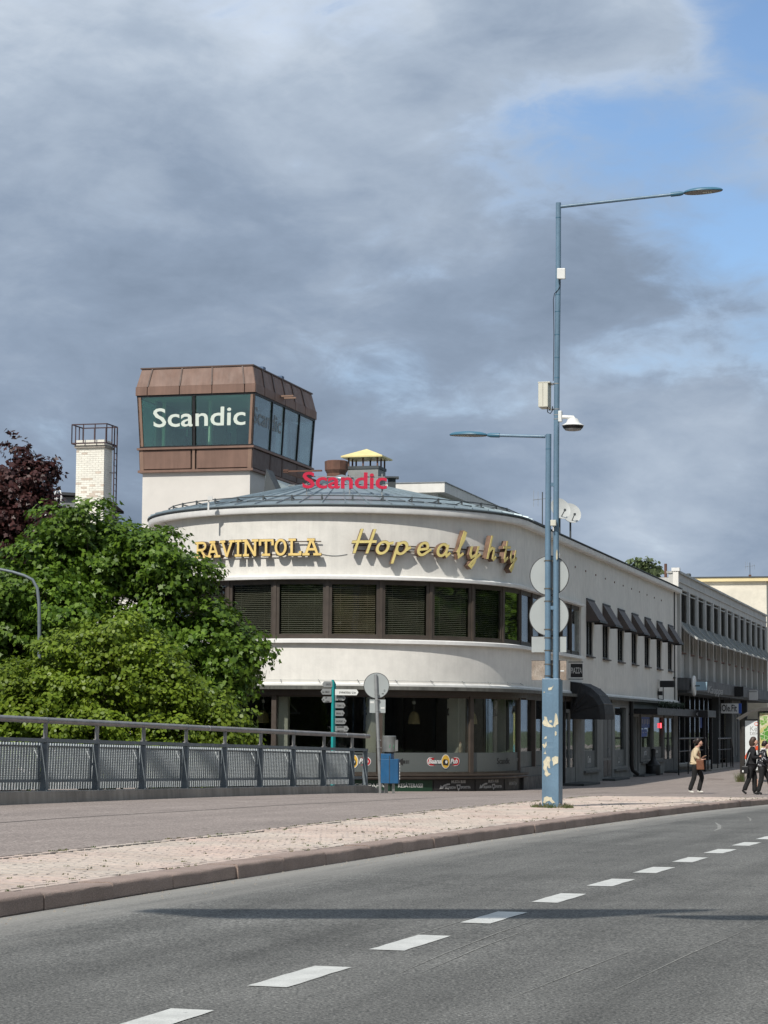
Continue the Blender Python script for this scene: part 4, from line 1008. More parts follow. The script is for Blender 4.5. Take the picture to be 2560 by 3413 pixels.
# printed marks on the frosted film
def film_text(s, sc, zrel, size, m='white_print', **k):
    mb = MB(); add_text(mb, s, size, lambda x, y, d: (sc+x, .075-d, zr(zrel)+y), .004, **k); obj('lettering', mb, m, hotel, fixn=False)
film_text('Onni', (XS['w1a']+XS['w1b'])/2, -1.32, .35, shear=.25); film_text('cafe', (XS['w2a']+XS['w2b'])/2, -1.30, .2, 'grey_print'); film_text('juhla', (XS['w2a']+XS['w2b'])/2, -1.42, .13)
film_text('pirtti', (XS['e2']+XS['e3'])/2, -1.2, .4, shear=.2); film_text('kokous', (XS['e4']+XS['e5'])/2, -1.12, .22)
for z0, z1, a in ((-.05, .48, .05), (-.42, -.08, .05)):
    mb = MB(); s0, s1 = XS['e2']+.25, XS['e3']-.3 - (.7 if z1 < 0 else 0); mb.add([(s0, .08, zr(z0)), (s1, .08, zr(z0)+.05), (s1, .08, zr(z1)), (s0, .08, zr(z1))], [(0,1,2,3)]); p = obj('window_poster', mb, 'blue_poster', hotel, fixn=False)
    mb = MB(); 
    for k in range(6): x = s0 + (s1-s0)*(k+.3)/6; mb.box(x, x+.12, .070, .074, zr(z0)+.18+.03*(k % 2), zr(z1)-.12)
    obj('poster_print', mb, 'white_print', p)
fbox('red_light', XS['e5']-.75, XS['e5']-.45, zr(-.02), zr(.2), -.06, -.03, 'led_red')
# steps, downpipe, garland
fbox('door_step', XS['d1a']-.5, XS['d1b']+.9, ZG-.1, ZG+.14, -.1, .75, 'slate', bevel=.01); fbox('door_step', XS['d2a']-.3, XS['d2b']+1.2, ZG-.1, ZG+.13, -.1, .5, 'slate', bevel=.01)
fbox('door_step', XS['e0']+.2, XS['e3'], ZG-.1, ZG+.12, -.1, .45, 'slate', bevel=.01); fbox('door_step', XS['e6']-.2, XS['end']+.6, ZG-.1, ZG+.12, -.1, .6, 'slate', bevel=.01)
mb = MB(); s = XS['pipe']; mb.tube([(s, -.10, zt_), (s, -.10, ZG+.55), (s+.05, -.13, ZG+.35), (s+.3, -.32, ZG+.18)], .085, 10); mb.box(s-.11, s+.11, -.2, -.0, zr(.5), zr(.56)); obj('downpipe', mb, 'black', hotel, True)
mb = MB(); s = s_of(2245, 2100); mb.tube([(s, -.05, zr(6.36)), (s, -.05, zr(1.3))], .028, 8); mb.box(s-.25, s+.15, -.1, -.0, zr(2.3), zr(2.35)); obj('downpipe', mb, 'black', hotel, True)
mb = MB(); R6 = random.Random(2)
for i in range(340):
    s = XS['e3'] + (S_END - XS['e3'])*R6.random(); z = zr(1.02) + R6.uniform(-.12, .08); o = R6.uniform(.24, .40); a = R6.uniform(0, 6.3); l = .10
    mb.add([(s, -o, z), (s+l*math.cos(a), -o-.03, z+l*math.sin(a)), (s+l*math.cos(a+.7), -o+.03, z+l*math.sin(a+.7))], [(0,1,2)])
obj('garland', mb, 'garland', hotel, fixn=False)
# domed black entrance awning
aw = thing('dome_awning', 'domed black fabric awning over the pub restaurant door', 'awning'); aw.matrix_world = hotel_m
s0 = FL(1901, 2378)[0]; s1 = s0 + 2.25; zp = FL(1901, 2378)[1]; PR = 1.22; PH = 1.12
ribs = []
for k in range(6):
    a = rad(90*k/5); ribs.append((PR*math.cos(a)*(1.0 if k else 1.0), zp + PH*math.sin(a)))
gores = 'gore'
for k in range(5):
    (o0, z0), (o1, z1) = ribs[k], ribs[k+1]; mb = MB(); bul = 0.035
    am = rad(90*(k+.5)/5); om, zm = (PR-.01)*math.cos(am), zp + (PH-.01)*math.sin(am)
    ch = .16
    def ring(o, z): return [(s0, -.02, zp), (s0, -max(o-ch, .02), zp + (z-zp)*max(o-ch, .02)/max(o, .02) if o > .05 else z), (s0+ch*min(1, o), -o, z), (s1-ch*min(1, o), -o, z), (s1, -max(o-ch, .02), zp + (z-zp)*max(o-ch, .02)/max(o, .02) if o > .05 else z), (s1, -.02, zp)]
    A, B_, C_ = ring(o0, z0), ring(om, zm), ring(o1, z1)
    for P, Q in ((A, B_), (B_, C_)):
        for j in range(5): mb.add([P[j], P[j+1], Q[j+1], Q[j]], [(0,1,2,3)])
    obj(gores, mb, 'black_cloth', aw, smooth=False)
    mb = MB(); mb.tube([p for p in C_[:]], .018, 6); obj('awning_rib', mb, 'black', aw)
A = [(s0, -.02, zp), (s0, -(PR-.16), zp), (s0+.16, -PR, zp), (s1-.16, -PR, zp), (s1, -(PR-.16), zp), (s1, -.02, zp)]
mb = MB()
for j in range(5): p, q = A[j], A[j+1]; mb.add([p, q, (q[0], q[1], q[2]-.2), (p[0], p[1], p[2]-.2)], [(0,1,2,3)])
obj('valance', mb, 'black_cloth', aw)
# entrance canopy with the hotel name
cn = thing('entrance_canopy', 'flat black entrance canopy with small white Scandic lettering', 'canopy'); cn.matrix_world = hotel_m
ca, cb = XS['e0']+.2, S_END-1.0; cz = zr(.56)
fbox('canopy_slab', ca, cb, cz, cz+.22, .01, .95, 'black', cn, bevel=.01); fbox('canopy_edge', ca-.03, cb+.0, cz-.04, cz+.26, .951, 1.0, 'black', cn)
fbox('name_box', cb+.01, cb+3.2, cz-.06, cz+.26, .2, 1.55, 'black', cn, bevel=.01)
mb = MB(); add_text(mb, 'Scandic', .24, lambda x, y, d: (cb+.004-d, -.78-x, cz+.03+y), .01, .62); obj('lettering', mb, 'white_print', cn, fixn=False)
for s in (cb+.3, cb+3.0): mb2 = MB(); mb2.bar((s, -1.35, ZG), (s, -1.35, cz-.06), .09); obj('canopy_post', mb2, 'black', cn)
# projecting sign, wall lamp boxes, bolts
pz = thing('projecting_sign', 'small projecting sign PIAZZA in a black frame on the white wall', 'sign'); pz.matrix_world = hotel_m
s, z = FL(1895, 2235); 
mb = MB(); mb.bar((s, -.0, z+.30), (s, -.52, z+.30), .03); mb.bar((s, -.0, z-.30), (s, -.52, z-.30), .03); obj('bracket', mb, 'black', pz)
mb = MB(); mb.box(s-.03, s+.03, -.50, -.08, z-.24, z+.24); obj('panel', mb, 'black', pz)
mb = MB(); add_text(mb, 'PIAZZA', .3, lambda x, y, d: (s-.034-d, -.29-x, z-.10+y), .006, .38); obj('lettering', mb, 'white_print', pz, fixn=False)
lb = thing('wall_light', 'long black light box on the white wall beside the rainwater pipe', 'light'); lb.matrix_world = hotel_m
s, z = FL(2213, 2280, .3); mb = MB(); mb.box(s, s+.12, -.75, -.12, z-.14, z+.15); obj('light_body', mb, 'black', lb, bevel=.02); mb = MB(); mb.box(s-.02, s+.1, -.12, .0, z-.2, z+.2); obj('back_plate', mb, 'plaster', lb)
sp_ = thing('wall_spotlight', 'small black spotlight with a conduit on the white wall', 'light'); sp_.matrix_world = hotel_m
s, z = FL(2192, 2310); mb = MB(); mb.tube([(s, -.03, z+.28), (s, -.03, z-.25), (s+1.6, -.03, z-.28), (s+1.6, -.03, z+.4)], .018, 6); obj('conduit', mb, 'black', sp_); mb = MB(); mb.box(s-.08, s+.08, -.22, -.02, z-.1, z+.08); obj('lamp_body', mb, 'black', sp_)
mb = MB()
for i in range(11):
    s, z = FL(1916 + i*33, 1915); s = FL(1916, 1915)[0] + i*2.2; mb.box(s-.015, s+.015, -.03, 0, zr(5.70), zr(5.77))
obj('wall_hook', mb, 'rust_brown', hotel)
mb = MB()
for th in np.arange(-60, 74, 11.0): mb.bar(cyl(th, R, zr(1.36)), cyl(th+.4, R+.10, zr(1.30)), .018)
mb.tube([cyl(th, R+.06, zr(1.335)) for th in np.arange(-60, 74, 4)], .006, 4); obj('pigeon_wire', mb, 'grey_steel', hotel)
# bottle-shaped ash stand
pA = on_pave(2178, 2584); ash = thing('ash_stand', 'black bottle-shaped cigarette bin standing by the hotel entrance', 'bin', pA)
mb = MB(); mb.lathe([(.30,0),(.31,.1),(.31,.42),(.24,.52),(.12,.66),(.09,.85),(.10,1.0),(.11,1.05),(.10,1.10),(.03,1.14)], 22); obj('body', mb, 'black', ash, True)
mb = MB(); mb.lathe([(.312,.40),(.325,.41),(.325,.44),(.30,.46)], 22); obj('collar', mb, 'slate', ash, True)

# ------------------------------------------------------------------ on the hotel roof
# white roof-top box with an overhanging flat roof
C1 = at(1482, 1608, 84.5); bx_ = thing('rooftop_penthouse', 'low white rooftop penthouse with flat overhanging roof behind the metal cone', 'penthouse', (C1.x, C1.y, 0), ROT)
mb = MB(); mb.box(.0, 26, 0, 6.5, C1.z-.36, C1.z); obj('roof_slab', mb, 'plaster_bright', bx_)
mb = MB(); mb.box(-.03, 26.03, -.03, 6.53, C1.z, C1.z+.03); obj('roof_edge', mb, 'grey_steel', bx_)
mb = MB(); mb.box(.35, 25.6, .35, 6.1, zr(6.5), C1.z-.36); obj('wall', mb, 'plaster', bx_)
for k in range(3): mb = MB(); mb.box(4 + k*3.2, 6.6+k*3.2, .30, .36, C1.z-1.1, C1.z-.45); obj('window', mb, 'black', bx_)
# vents and chimney
def roof_z(p): return min(zr(6.6), p.z) 
v1 = at(1121, 1584, 78.5); ve = thing('roof_vent', 'rust brown octagonal vent drum on the hotel roof', 'vent', (v1.x, v1.y, zr(6.6)))
h = v1.z - zr(6.6); mb = MB(); mb.lathe([(.33, 0), (.33, h+.05), (.40, h+.17), (.41, h+.48), (.36, h+.50), (.33, h+.42)], 10); obj('drum', mb, 'rust_brown', ve)
c1 = at(1222, 1600, 79.5); ch = thing('capped_chimney', 'grey roof chimney under a pale yellow pyramid hat', 'chimney', (c1.x, c1.y, zr(6.6)), ROT)
h = c1.z - zr(6.6); top = at(1222, 1568, 79.5).z - zr(6.6); mb = MB(); mb.box(-.5, .5, -.55, .55, 0, top); obj('stack', mb, 'brick_grey', ch)
mb = MB(); mb.box(-.53, .53, -.58, .58, top, top+.10); obj('stack_cap', mb, 'zinc_dark', ch)
for a in (-.48, 0, .48):
    for b in (-.52, .52): mb = MB(); mb.box(a-.025, a+.025, b-.025, b+.025, top+.1, top+.42); obj('hat_leg', mb, 'rust_brown', ch)
for b in (0,):
    for a in (-.48, .48): mb = MB(); mb.box(a-.025, a+.025, b-.025, b+.025, top+.1, top+.42); obj('hat_leg', mb, 'rust_brown', ch)
mb = MB(); q = .70; zz = top+.40; mb.add([(-q,-q-.05,zz),(q,-q-.05,zz),(q,q+.05,zz),(-q,q+.05,zz),(-q,-q-.05,zz+.05),(q,-q-.05,zz+.05),(q,q+.05,zz+.05),(-q,q+.05,zz+.05),(0,0,zz+.36)], [(0,3,2,1),(0,1,5,4),(1,2,6,5),(2,3,7,6),(3,0,4,7),(4,5,8),(5,6,8),(6,7,8),(7,4,8)]); obj('hat', mb, 'yellow_hat', ch)
v2 = at(1306, 1603, 81); ve = thing('roof_cowl', 'small dark flat vent cowl beside the capped chimney', 'vent', (v2.x, v2.y, zr(6.6)))
h = v2.z - zr(6.6); mb = MB(); mb.box(-.14, .14, -.14, .14, 0, h+.08); obj('shaft', mb, 'zinc_dark', ve); mb = MB(); mb.box(-.25, .25, -.25, .25, h+.08, h+.14); obj('cover', mb, 'zinc_dark', ve)
# satellite dishes, aerials, floodlight on the eave
def dish(px, py, r_px, Y, label, tilt):
    p = at(px, py, Y); r_ = r_px/F*Y; d = thing('satellite_dish', label, 'satellite dish', (p.x, p.y, zr(6.55)))
    h = p.z - zr(6.55); ax = Vector((tilt, -0.86, .35)).normalized(); mb = MB()
    prof = [(r_*k/7, .16*r_*(k/7)**2) for k in range(1, 8)] + [(r_, .16*r_-.02)] + [(r_*k/7, .16*r_*(k/7)**2-.02) for k in range(6, 0, -1)]
    mb.lathe(prof, 26, (0, 0, h), ax); obj('reflector', mb, 'dish_grey', d, True)
    mb = MB(); mb.tube([(0, .1, 0), (0, .1, h), (0, .02, h)], .035, 8); obj('mast', mb, 'zinc_dark', d)
    mb = MB(); f = Vector((0,0,h)) + ax*r_*.9 + Vector((0,0,-.45*r_)); mb.tube([Vector((0,0,h)) + Vector((0,-.05,-r_*.9)), f], .018, 6); mb.obox(f, (.04,0,0), (0,.05,0), (0,0,.04)); obj('feed_arm', mb, 'zinc_dark', d)
mat('dish_grey', (0.52, 0.53, 0.51), 0.6, 0.12, 3)
dish(1902, 1712, 36, 83.5, 'round pale satellite dish farther along the eave behind the lamp post', .35); dish(1866, 1697, 38, 80.5, 'round pale satellite dish half hidden behind the blue lamp post', .45)
def aerial(px, py0, py1, Y, label, z0, n=5):
    p = at(px, py1, Y); q = at(px, py0, Y); a = thing('roof_aerial', label, 'antenna', (p.x, p.y, z0)); h = q.z - z0; mb = MB(); mb.tube([(0,0,0),(0,0,h)], .022, 6); obj('mast', mb, 'zinc_dark', a)
    mb = MB(); mb.bar((-.35,-.1,h-.3),(.35,.1,h-.2), .02)
    for k in range(n): x = -.32 + .64*k/(n-1); mb.bar((x, -.09+.2*k/(n-1), h-.3-.25+.1*k/(n-1)), (x, -.09+.2*k/(n-1), h-.3+.35-.2*k/n), .012)
    obj('elements', mb, 'grey_steel', a); mb = MB(); mb.box(-.08, .08, -.08, .08, 0, .22); obj('foot', mb, 'rust_brown', a)
aerial(1808, 1640, 1740, 82, 'thin television aerial on the hotel roof left of the dishes', zr(6.6))
fl = at(695, 1668, 68.9); f_ = thing('roof_floodlight', 'small white floodlight on a bracket at the eave of the round roof', 'floodlight', (fl.x, fl.y, fl.z-.2))
mb = MB(); mb.bar((0,0,-.12),(0,0,.28),.05); obj('stem', mb, 'trim_white', f_); mb = MB(); mb.box(-.02,.12,-.1,.02,.2,.32); obj('lamp_head', mb, 'trim_white', f_)
pp = at(2219, 1932, 110); pi = thing('roof_pipe', 'tall plain brown flue pipe where the two roofs meet', 'flue', (pp.x, pp.y, zr(6.5))); mb = MB(); mb.tube([(0,0,0),(0,0,at(2219, 1879, 110).z - zr(6.5))], .07, 12); obj('pipe', mb, 'rust_brown', pi, True); mb = MB(); mb.lathe([(.12,0),(.09,.12),(.075,.14)], 12); obj('flashing', mb, 'zinc_dark', pi, True)

# ------------------------------------------------------------------ glazed lookout tower
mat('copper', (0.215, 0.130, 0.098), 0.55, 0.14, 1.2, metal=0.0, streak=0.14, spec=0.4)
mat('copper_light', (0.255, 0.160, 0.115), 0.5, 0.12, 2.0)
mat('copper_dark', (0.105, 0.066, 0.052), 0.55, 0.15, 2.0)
mat('tower_plaster', (0.70, 0.665, 0.615), 0.9, 0.09, 0.8, bump=0.2, bscale=14)
mat('tower_room', (0.40, 0.47, 0.43), 0.9, 0.15, 0.6)
mat('tower_ceiling', (0.75, 0.82, 0.78), 0.9, 0.1, 0.6)
mat('green_white', (0.66, 0.72, 0.64), 0.6, 0.03, 3)
mat('ghost_tone', (0.23, 0.25, 0.25), 0.6, 0.05, 3)  # grey put in for the dim, shaded name on the side glass
mat('curtain', (0.33, 0.36, 0.35), 0.8, 0.1, 2)
glass('tower_glass', (0.70, 0.95, 0.82), 0.12, 0.92, 0.012, wob=0.05)
glass('tower_glass_side', (0.72, 0.80, 0.77), 0.12, 0.80, 0.02)
TY = 86.0; tc_ = at(836, 1560, TY); TW = 4.43; TD = 7.7
tw = thing('lookout_tower', 'white stair tower topped by a brown metal and glass lookout cabin', 'tower', (tc_.x, tc_.y, 0), ROT)
ztf, ztl, ztg, ztb, ztt = [at(836, y, TY).z for y in (1564, 1488, 1309, 1281, 1219)]
mb = MB(); mb.box(0.04, TD-.5, .04, TW-.04, -5.8, ztf); obj('shaft', mb, 'tower_plaster', tw)
def ringp(o, z): return [(-o, -o, z), (TD+o, -o, z), (TD+o, TW+o, z), (-o, TW+o, z)]
OF, OL, OG, OB, OT = .03, .06, .17, .20, .04
def layer(o0, z0, o1, z1): return ringp(o0, z0), ringp(o1, z1)
# face f: 0 street side (local y = -o, runs along x), 3 bridge side (local x = -o, runs along y from TW to 0)
def fpt(face, u, v, lo, hi, outw=0.0):
    (A, B_) = (lo, hi)
    if face == 'r': p0, p1, q0, q1, nn = A[0], A[1], B_[0], B_[1], Vector((0, -1, 0))
    elif face == 'f': p0, p1, q0, q1, nn = A[3], A[0], B_[3], B_[0], Vector((-1, 0, 0))
    elif face == 'l': p0, p1, q0, q1, nn = A[2], A[3], B_[2], B_[3], Vector((0, 1, 0))
    else: p0, p1, q0, q1, nn = A[1], A[2], B_[1], B_[2], Vector((1, 0, 0))
    a = Vector(p0).lerp(Vector(p1), u); b = Vector(q0).lerp(Vector(q1), u); return a.lerp(b, v) + nn*outw
def panel(name, face, u0, u1, v0, v1, lo, hi, t0, t1, m, parent=tw):
    b = [fpt(face, u, v, lo, hi, t0) for u, v in ((u0, v0), (u1, v0), (u1, v1), (u0, v1))]; t = [fpt(face, u, v, lo, hi, t1) for u, v in ((u0, v0), (u1, v0), (u1, v1), (u0, v1))]
    mb = MB(); mb.hexa(b, t); return obj(name, mb, m, parent)
Lb = layer(OF, ztf+.04, OL, ztl-.05); Lg = layer(OL, ztl+.03, OG, ztg); Lf = layer(OB+.02, ztg, OB+.02, ztb); Lm = layer(OB, ztb, OT, ztt)
for nm, o0, z0, o1, z1, m in (('bottom_ledge', OF+.08, ztf-.05, OF+.08, ztf+.04, 'copper'), ('window_ledge', OL+.09, ztl-.05, OL+.09, ztl+.03, 'copper'), ('roof_edge', OT+.04, ztt, OT+.04, ztt+.05, 'copper_dark')):
    mb = MB(); mb.hexa(ringp(o0, z0), ringp(o1, z1)); obj(nm, mb, m, tw)
mb = MB(); mb.hexa(ringp(OF-.06, ztf+.03), ringp(OL-.06, ztl-.04)); obj('parapet_core', mb, 'copper_dark', tw)
FU = (0.0, .485, 1.0); RU = (0.0, .29, .485, .74, 1.0)
for face, us in (('f', FU), ('r', RU), ('l', FU), ('b', FU)):
    for a, b in zip(us, us[1:]):
        g_ = .028 if face == 'f' else .012
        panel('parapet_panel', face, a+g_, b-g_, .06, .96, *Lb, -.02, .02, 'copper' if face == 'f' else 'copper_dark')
        gl = panel('glass_pane', face, a+.02, b-.02, .0, .985, *Lg, -.05, -.04, 'tower_glass' if face in 'fl' else 'tower_glass_side')
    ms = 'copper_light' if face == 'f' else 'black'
    for k, u in enumerate(us):
        w_ = .022 if face == 'f' else .010
        if k in (0, len(us)-1): u0_, u1_ = (u, u+w_*1.5) if k == 0 else (u-w_*1.5, u)
        else: u0_, u1_ = u-w_*.5, u+w_*.5
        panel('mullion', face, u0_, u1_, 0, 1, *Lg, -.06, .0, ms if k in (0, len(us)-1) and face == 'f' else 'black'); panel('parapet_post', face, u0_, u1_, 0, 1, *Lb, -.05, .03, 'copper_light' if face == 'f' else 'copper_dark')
    panel('window_bottom_frame', face, 0, 1, 0, .03, *Lg, -.055, .005, 'black'); panel('window_top_frame', face, 0, 1, .965, 1, *Lg, -.055, .005, 'black')
MU = {'f': (0, .10, .37, .64, .91, 1.0), 'r': (0, .14, .30, .47, .63, .80, 1.0), 'l': (0, .5, 1), 'b': (0, .25, .5, .75, 1)}
for face in 'frlb':
    us = MU[face]
    for a, b in zip(us, us[1:]):
        panel('fascia_panel', face, a+.0035, b-.0035, 0.0, 1.0, *Lf, -.3, .0, 'copper'); panel('mansard_panel', face, a+.0035, b-.0035, 0.01, 1.0, *Lm, -.06, .0, 'copper')
    for u in us[1:-1]: panel('seam', face, u-.006, u+.006, 0, 1.0, *Lm, -.02, .035, 'copper_dark')
mb = MB(); mb.hexa(ringp(OB-.07, ztg+.02), ringp(OT-.08, ztt-.01)); obj('roof_core', mb, 'copper_dark', tw)
mb = MB(); mb.hexa(ringp(-.12, ztl+.0), ringp(-.12, ztl+.05)); obj('cabin_floor', mb, 'tower_room', tw)
mb = MB(); mb.hexa(ringp(-.02, ztg-.12), ringp(-.02, ztg+.01)); obj('cabin_ceiling', mb, 'tower_ceiling', tw)
mb = MB(); mb.box(3.9, 4.0, .3, TW-.3, ztl, ztg-.1); obj('cabin_partition', mb, 'tower_room', tw)
for (x, y) in ((.9, TW-.55), (.9, TW-2.45), (TD-.9, .6)): mb = MB(); mb.tube([(x, y, ztl), (x, y, ztg-.1)], .075, 12); obj('cabin_column', mb, 'column_white', tw, True)
mb = MB(); mb.box(.6, 3.2, TW-.35, TW-.30, ztl+.05, ztg-.1); obj('curtain', mb, 'curtain', tw); mb = MB(); mb.box(TD-1.2, TD-.2, .35, .40, ztl+.05, ztg-.3); obj('curtain', mb, 'curtain', tw)
for a, b, hh, y in ((.9, 1.5, .75, 1.3), (1.1, 1.7, .95, 2.4), (.9, 1.4, .6, 3.0), (2.5, 3.2, 1.05, .9)): mb = MB(); mb.box(a, b, y, y+.55, ztl+.05, ztl+hh); mb.box(a+.05, a+.1, y, y+.55, ztl+hh, ztl+hh+.3); obj('cabin_chair', mb, 'black', tw)
# name on the glass: text carried onto the leaning panes
def glass_text(face, uc, vc, width_u, size, m, lo, hi, fw_m):
    v_, f_ = text_geo('Scandic', 1.0, 0, .012); xs = [p[0] for p in v_]; w = max(xs)-min(xs); mid = (max(xs)+min(xs))/2; mb = MB()
    mb.add([fpt(face, uc + (p[0]-mid)/w*width_u, vc + p[1]*size, lo, hi, -.034) for p in v_], f_); obj('lettering', mb, m, tw, fixn=False)
glass_text('f', .53, .40, .80, .50, 'green_white', *Lg, TW); glass_text('r', .235, .44, .44, .44, 'ghost_tone', *Lg, TD)
mb = MB(); mb.box(2.9, 3.05, -.75, -.15, ztg+.25, ztg+.31); mb.box(3.25, 3.4, -.75, -.15, ztg+.22, ztg+.28); obj('fascia_bracket', mb, 'copper_light', tw)
mat('vent_blue', (0.10, 0.16, 0.26), 0.5, 0.2, 4)
for x in (2.2, 4.6): mb = MB(); mb.box(x-.1, x+.1, .3, .5, ztt+.05, ztt+.20); mb.box(x-.16, x+.16, .22, .58, ztt+.20, ztt+.30); obj('roof_cowl', mb, 'vent_blue', tw)
mb = MB(); mb.lathe([(.3,0),(.28,.06),(.1,.09)], 14, (1.6, TW-1.2, ztt+.05)); obj('roof_hatch', mb, 'copper_dark', tw)
# grey metal roof between the tower and the cone
C2 = at(856, 1600, 84.0); lr = thing('link_roof', 'grey sheet-metal lean-to roof between tower and round roof', 'roof', (C2.x, C2.y, 0), ROT)
z1, z0 = at(905, 1562, 84).z, at(905, 1660, 84).z
for k in range(6):
    x0, x1 = 1.0 + k*1.3, 2.28+k*1.3; mb = MB(); mb.hexa([(x0, -3.6, zr(6.5)), (x1, -3.6, zr(6.5)), (x1, -.0, zr(6.5)), (x0, 0, zr(6.5))], [(x0, -3.6, zr(7.55)), (x1, -3.6, zr(7.55)), (x1, -.0, z1-.15), (x0, 0, z1-.15)]); obj('roof_sheet', mb, 'zinc', lr)
mb = MB(); mb.hexa([(0.2, -1.5, zr(6.5)), (1.0, -1.5, zr(6.5)), (1.0, 0, zr(6.5)), (.2, 0, zr(6.5))], [(0.2, -1.4, zr(7.3)), (1.0, -1.4, zr(7.3)), (1.0, -.3, z1), (.2, -.3, z1)]); obj('glazed_slope', mb, 'zinc_dark', lr)
mb = MB(); mb.box(1.0, 5.0, -.9, -.7, z1-.06, z1+.06); mb.box(1.0, 1.1, -2.2, -.7, z1-.04, z1+.02); obj('cable_tray', mb, 'rust_brown', lr)
# lower white wing behind the maple
p = at(300, 1960, 84); q = at(500, 1960, 84); wg = thing('side_wing', 'white plastered wing with a pale ledge glimpsed behind the maple', 'building', (tc_.x, tc_.y, 0), ROT)
zl = p.z; mb = MB(); mb.box(-.6, 8, 1.5, 9, -5.8, zl-.12); obj('wall', mb, 'plaster_bright', wg); mb = MB(); mb.box(-.75, 8.1, 1.4, 9.1, zl-.12, zl+.06); obj('roof_ledge', mb, 'trim_white', wg)
# ------------------------------------------------------------------ ribbed office block next along the street
mat('rib_concrete', (0.56, 0.555, 0.53), 0.9, 0.10, 1.0, bump=0.3, bscale=25, streak=0.14)
mat('louvre', (0.062, 0.058, 0.052), 0.7, 0.2, 2)
mat('louvre_frame', (0.50, 0.51, 0.49), 0.7, 0.15, 2, streak=0.2)
mat('shade_top', (0.15, 0.165, 0.155), 0.7, 0.25, 2, streak=0.3)
mat('maroon', (0.075, 0.012, 0.014), 0.5, 0.2, 3)
mat('slate_fascia', (0.115, 0.12, 0.125), 0.6, 0.3, 1.2, streak=0.45)
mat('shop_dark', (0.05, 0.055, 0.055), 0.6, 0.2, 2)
mat('shop_bright', (0.24, 0.25, 0.24), 0.8, 0.3, 1)
ob = thing('office_block', 'grey concrete office block with vertical ribs, louvred sunshades and shops below', 'building', (T0.x, T0.y, 0), ROT)
SB0 = S_END + .0; PB_ = 3.28; NBAY = 13; SB1 = SB0 + .35 + PB_*NBAY + .3
def bb(name, s0, s1, z0, z1, o0, o1, m, parent=ob, **k):
    mb = MB(); mb.box(s0, s1, -o1, -o0, z0, z1); return obj(name, mb, m, parent, **k)
zpar = zr(7.44); zf1, zf0 = zr(2.36), zr(1.78)
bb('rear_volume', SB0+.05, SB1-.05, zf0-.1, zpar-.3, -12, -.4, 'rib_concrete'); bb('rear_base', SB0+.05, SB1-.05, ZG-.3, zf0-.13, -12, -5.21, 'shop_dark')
bb('parapet_wall', SB0+.0, SB1, zr(6.62), zpar-.1, -.4, .06, 'rib_concrete'); bb('parapet_cap', SB0-.05, SB1+.05, zpar-.1, zpar, -.5, .16, 'louvre_frame'); bb('parapet_moulding', SB0, SB1, zpar-.52, zpar-.44, .06, .11, 'rib_concrete')
bb('spandrel', SB0+.05, SB1-.05, zf1, zr(3.55), -.4, -.12, 'rib_concrete')
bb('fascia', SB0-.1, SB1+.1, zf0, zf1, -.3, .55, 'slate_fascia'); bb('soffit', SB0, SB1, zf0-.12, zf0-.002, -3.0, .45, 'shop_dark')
mb = MB(); mb.box(-.19, .19, -.14, .14, zf1, zr(6.62)); rib_me = mesh_of(mb, 'rib', 'rib_concrete')
BW = PB_ - .40; zA, zB_ = zr(6.58), zr(5.05); zC = zr(4.22); OUT = .80
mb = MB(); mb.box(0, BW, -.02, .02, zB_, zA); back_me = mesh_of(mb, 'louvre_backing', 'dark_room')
mb = MB(); n = 24
for k in range(n):
    z = zB_ + .03 + (zA-.2-zB_)*k/(n-1); mb.hexa([(.1, -.10, z), (BW-.1, -.10, z), (BW-.1, -.02, z+.03), (.1, -.02, z+.03)], [(.1, -.10, z+.012), (BW-.1, -.10, z+.012), (BW-.1, -.02, z+.042), (.1, -.02, z+.042)])
louv_me = mesh_of(mb, 'louvre_screen', 'louvre')
mb = MB(); mb.box(0, .10, -.14, .0, zB_, zA-.1); mb.box(BW-.10, BW, -.14, .0, zB_, zA-.1); mb.box(0, BW, -.14, 0, zA-.15, zA-.1); lf_me = mesh_of(mb, 'louvre_frame', 'louvre_frame')
def hood():
    mb = MB(); pr = []
    for k in range(6):
        u = k/5; pr.append((-.12 - OUT*(u**1.6), zB_ - (zB_-zC)*u))
    for (a, za), (b, zb_) in zip(pr, pr[1:]): mb.hexa([(0, a, za-.03), (BW, a, za-.03), (BW, b, zb_-.03), (0, b, zb_-.03)], [(0, a, za), (BW, a, za), (BW, b, zb_), (0, b, zb_)])
    fr = MB()
    for x in (-.02, BW-.02):
        for (a, za), (b, zb_) in zip(pr, pr[1:]): fr.bar((x+.02, a, za), (x+.02, b, zb_), .045, .10)
    fr.bar((0, pr[-1][0], pr[-1][1]), (BW, pr[-1][0], pr[-1][1]), .05, .07)
    return mesh_of(mb, 'sunshade_hood', 'shade_top'), mesh_of(fr, 'hood_frame', 'louvre_frame')
hood_me, hf_me = hood()
mb = MB(); mb.box(0, BW, .02, .06, zr(3.6), zB_); red_me = mesh_of(mb, 'window', 'maroon')
mb = MB(); mb.box(.06, BW-.35, -.0, .019, zr(3.72), zB_-.05); rp_me = mesh_of(mb, 'pane', 'pane')
mb = MB(); mb.box(-.03, BW*.75, -.2, .05, zr(3.55), zr(3.62)); rs_me = mesh_of(mb, 'sill', 'rust_brown')
mb = MB(); mb.box(BW-.34, BW, -.06, .02, zr(3.62), zB_); rv_me = mesh_of(mb, 'reveal_panel', 'rib_concrete')
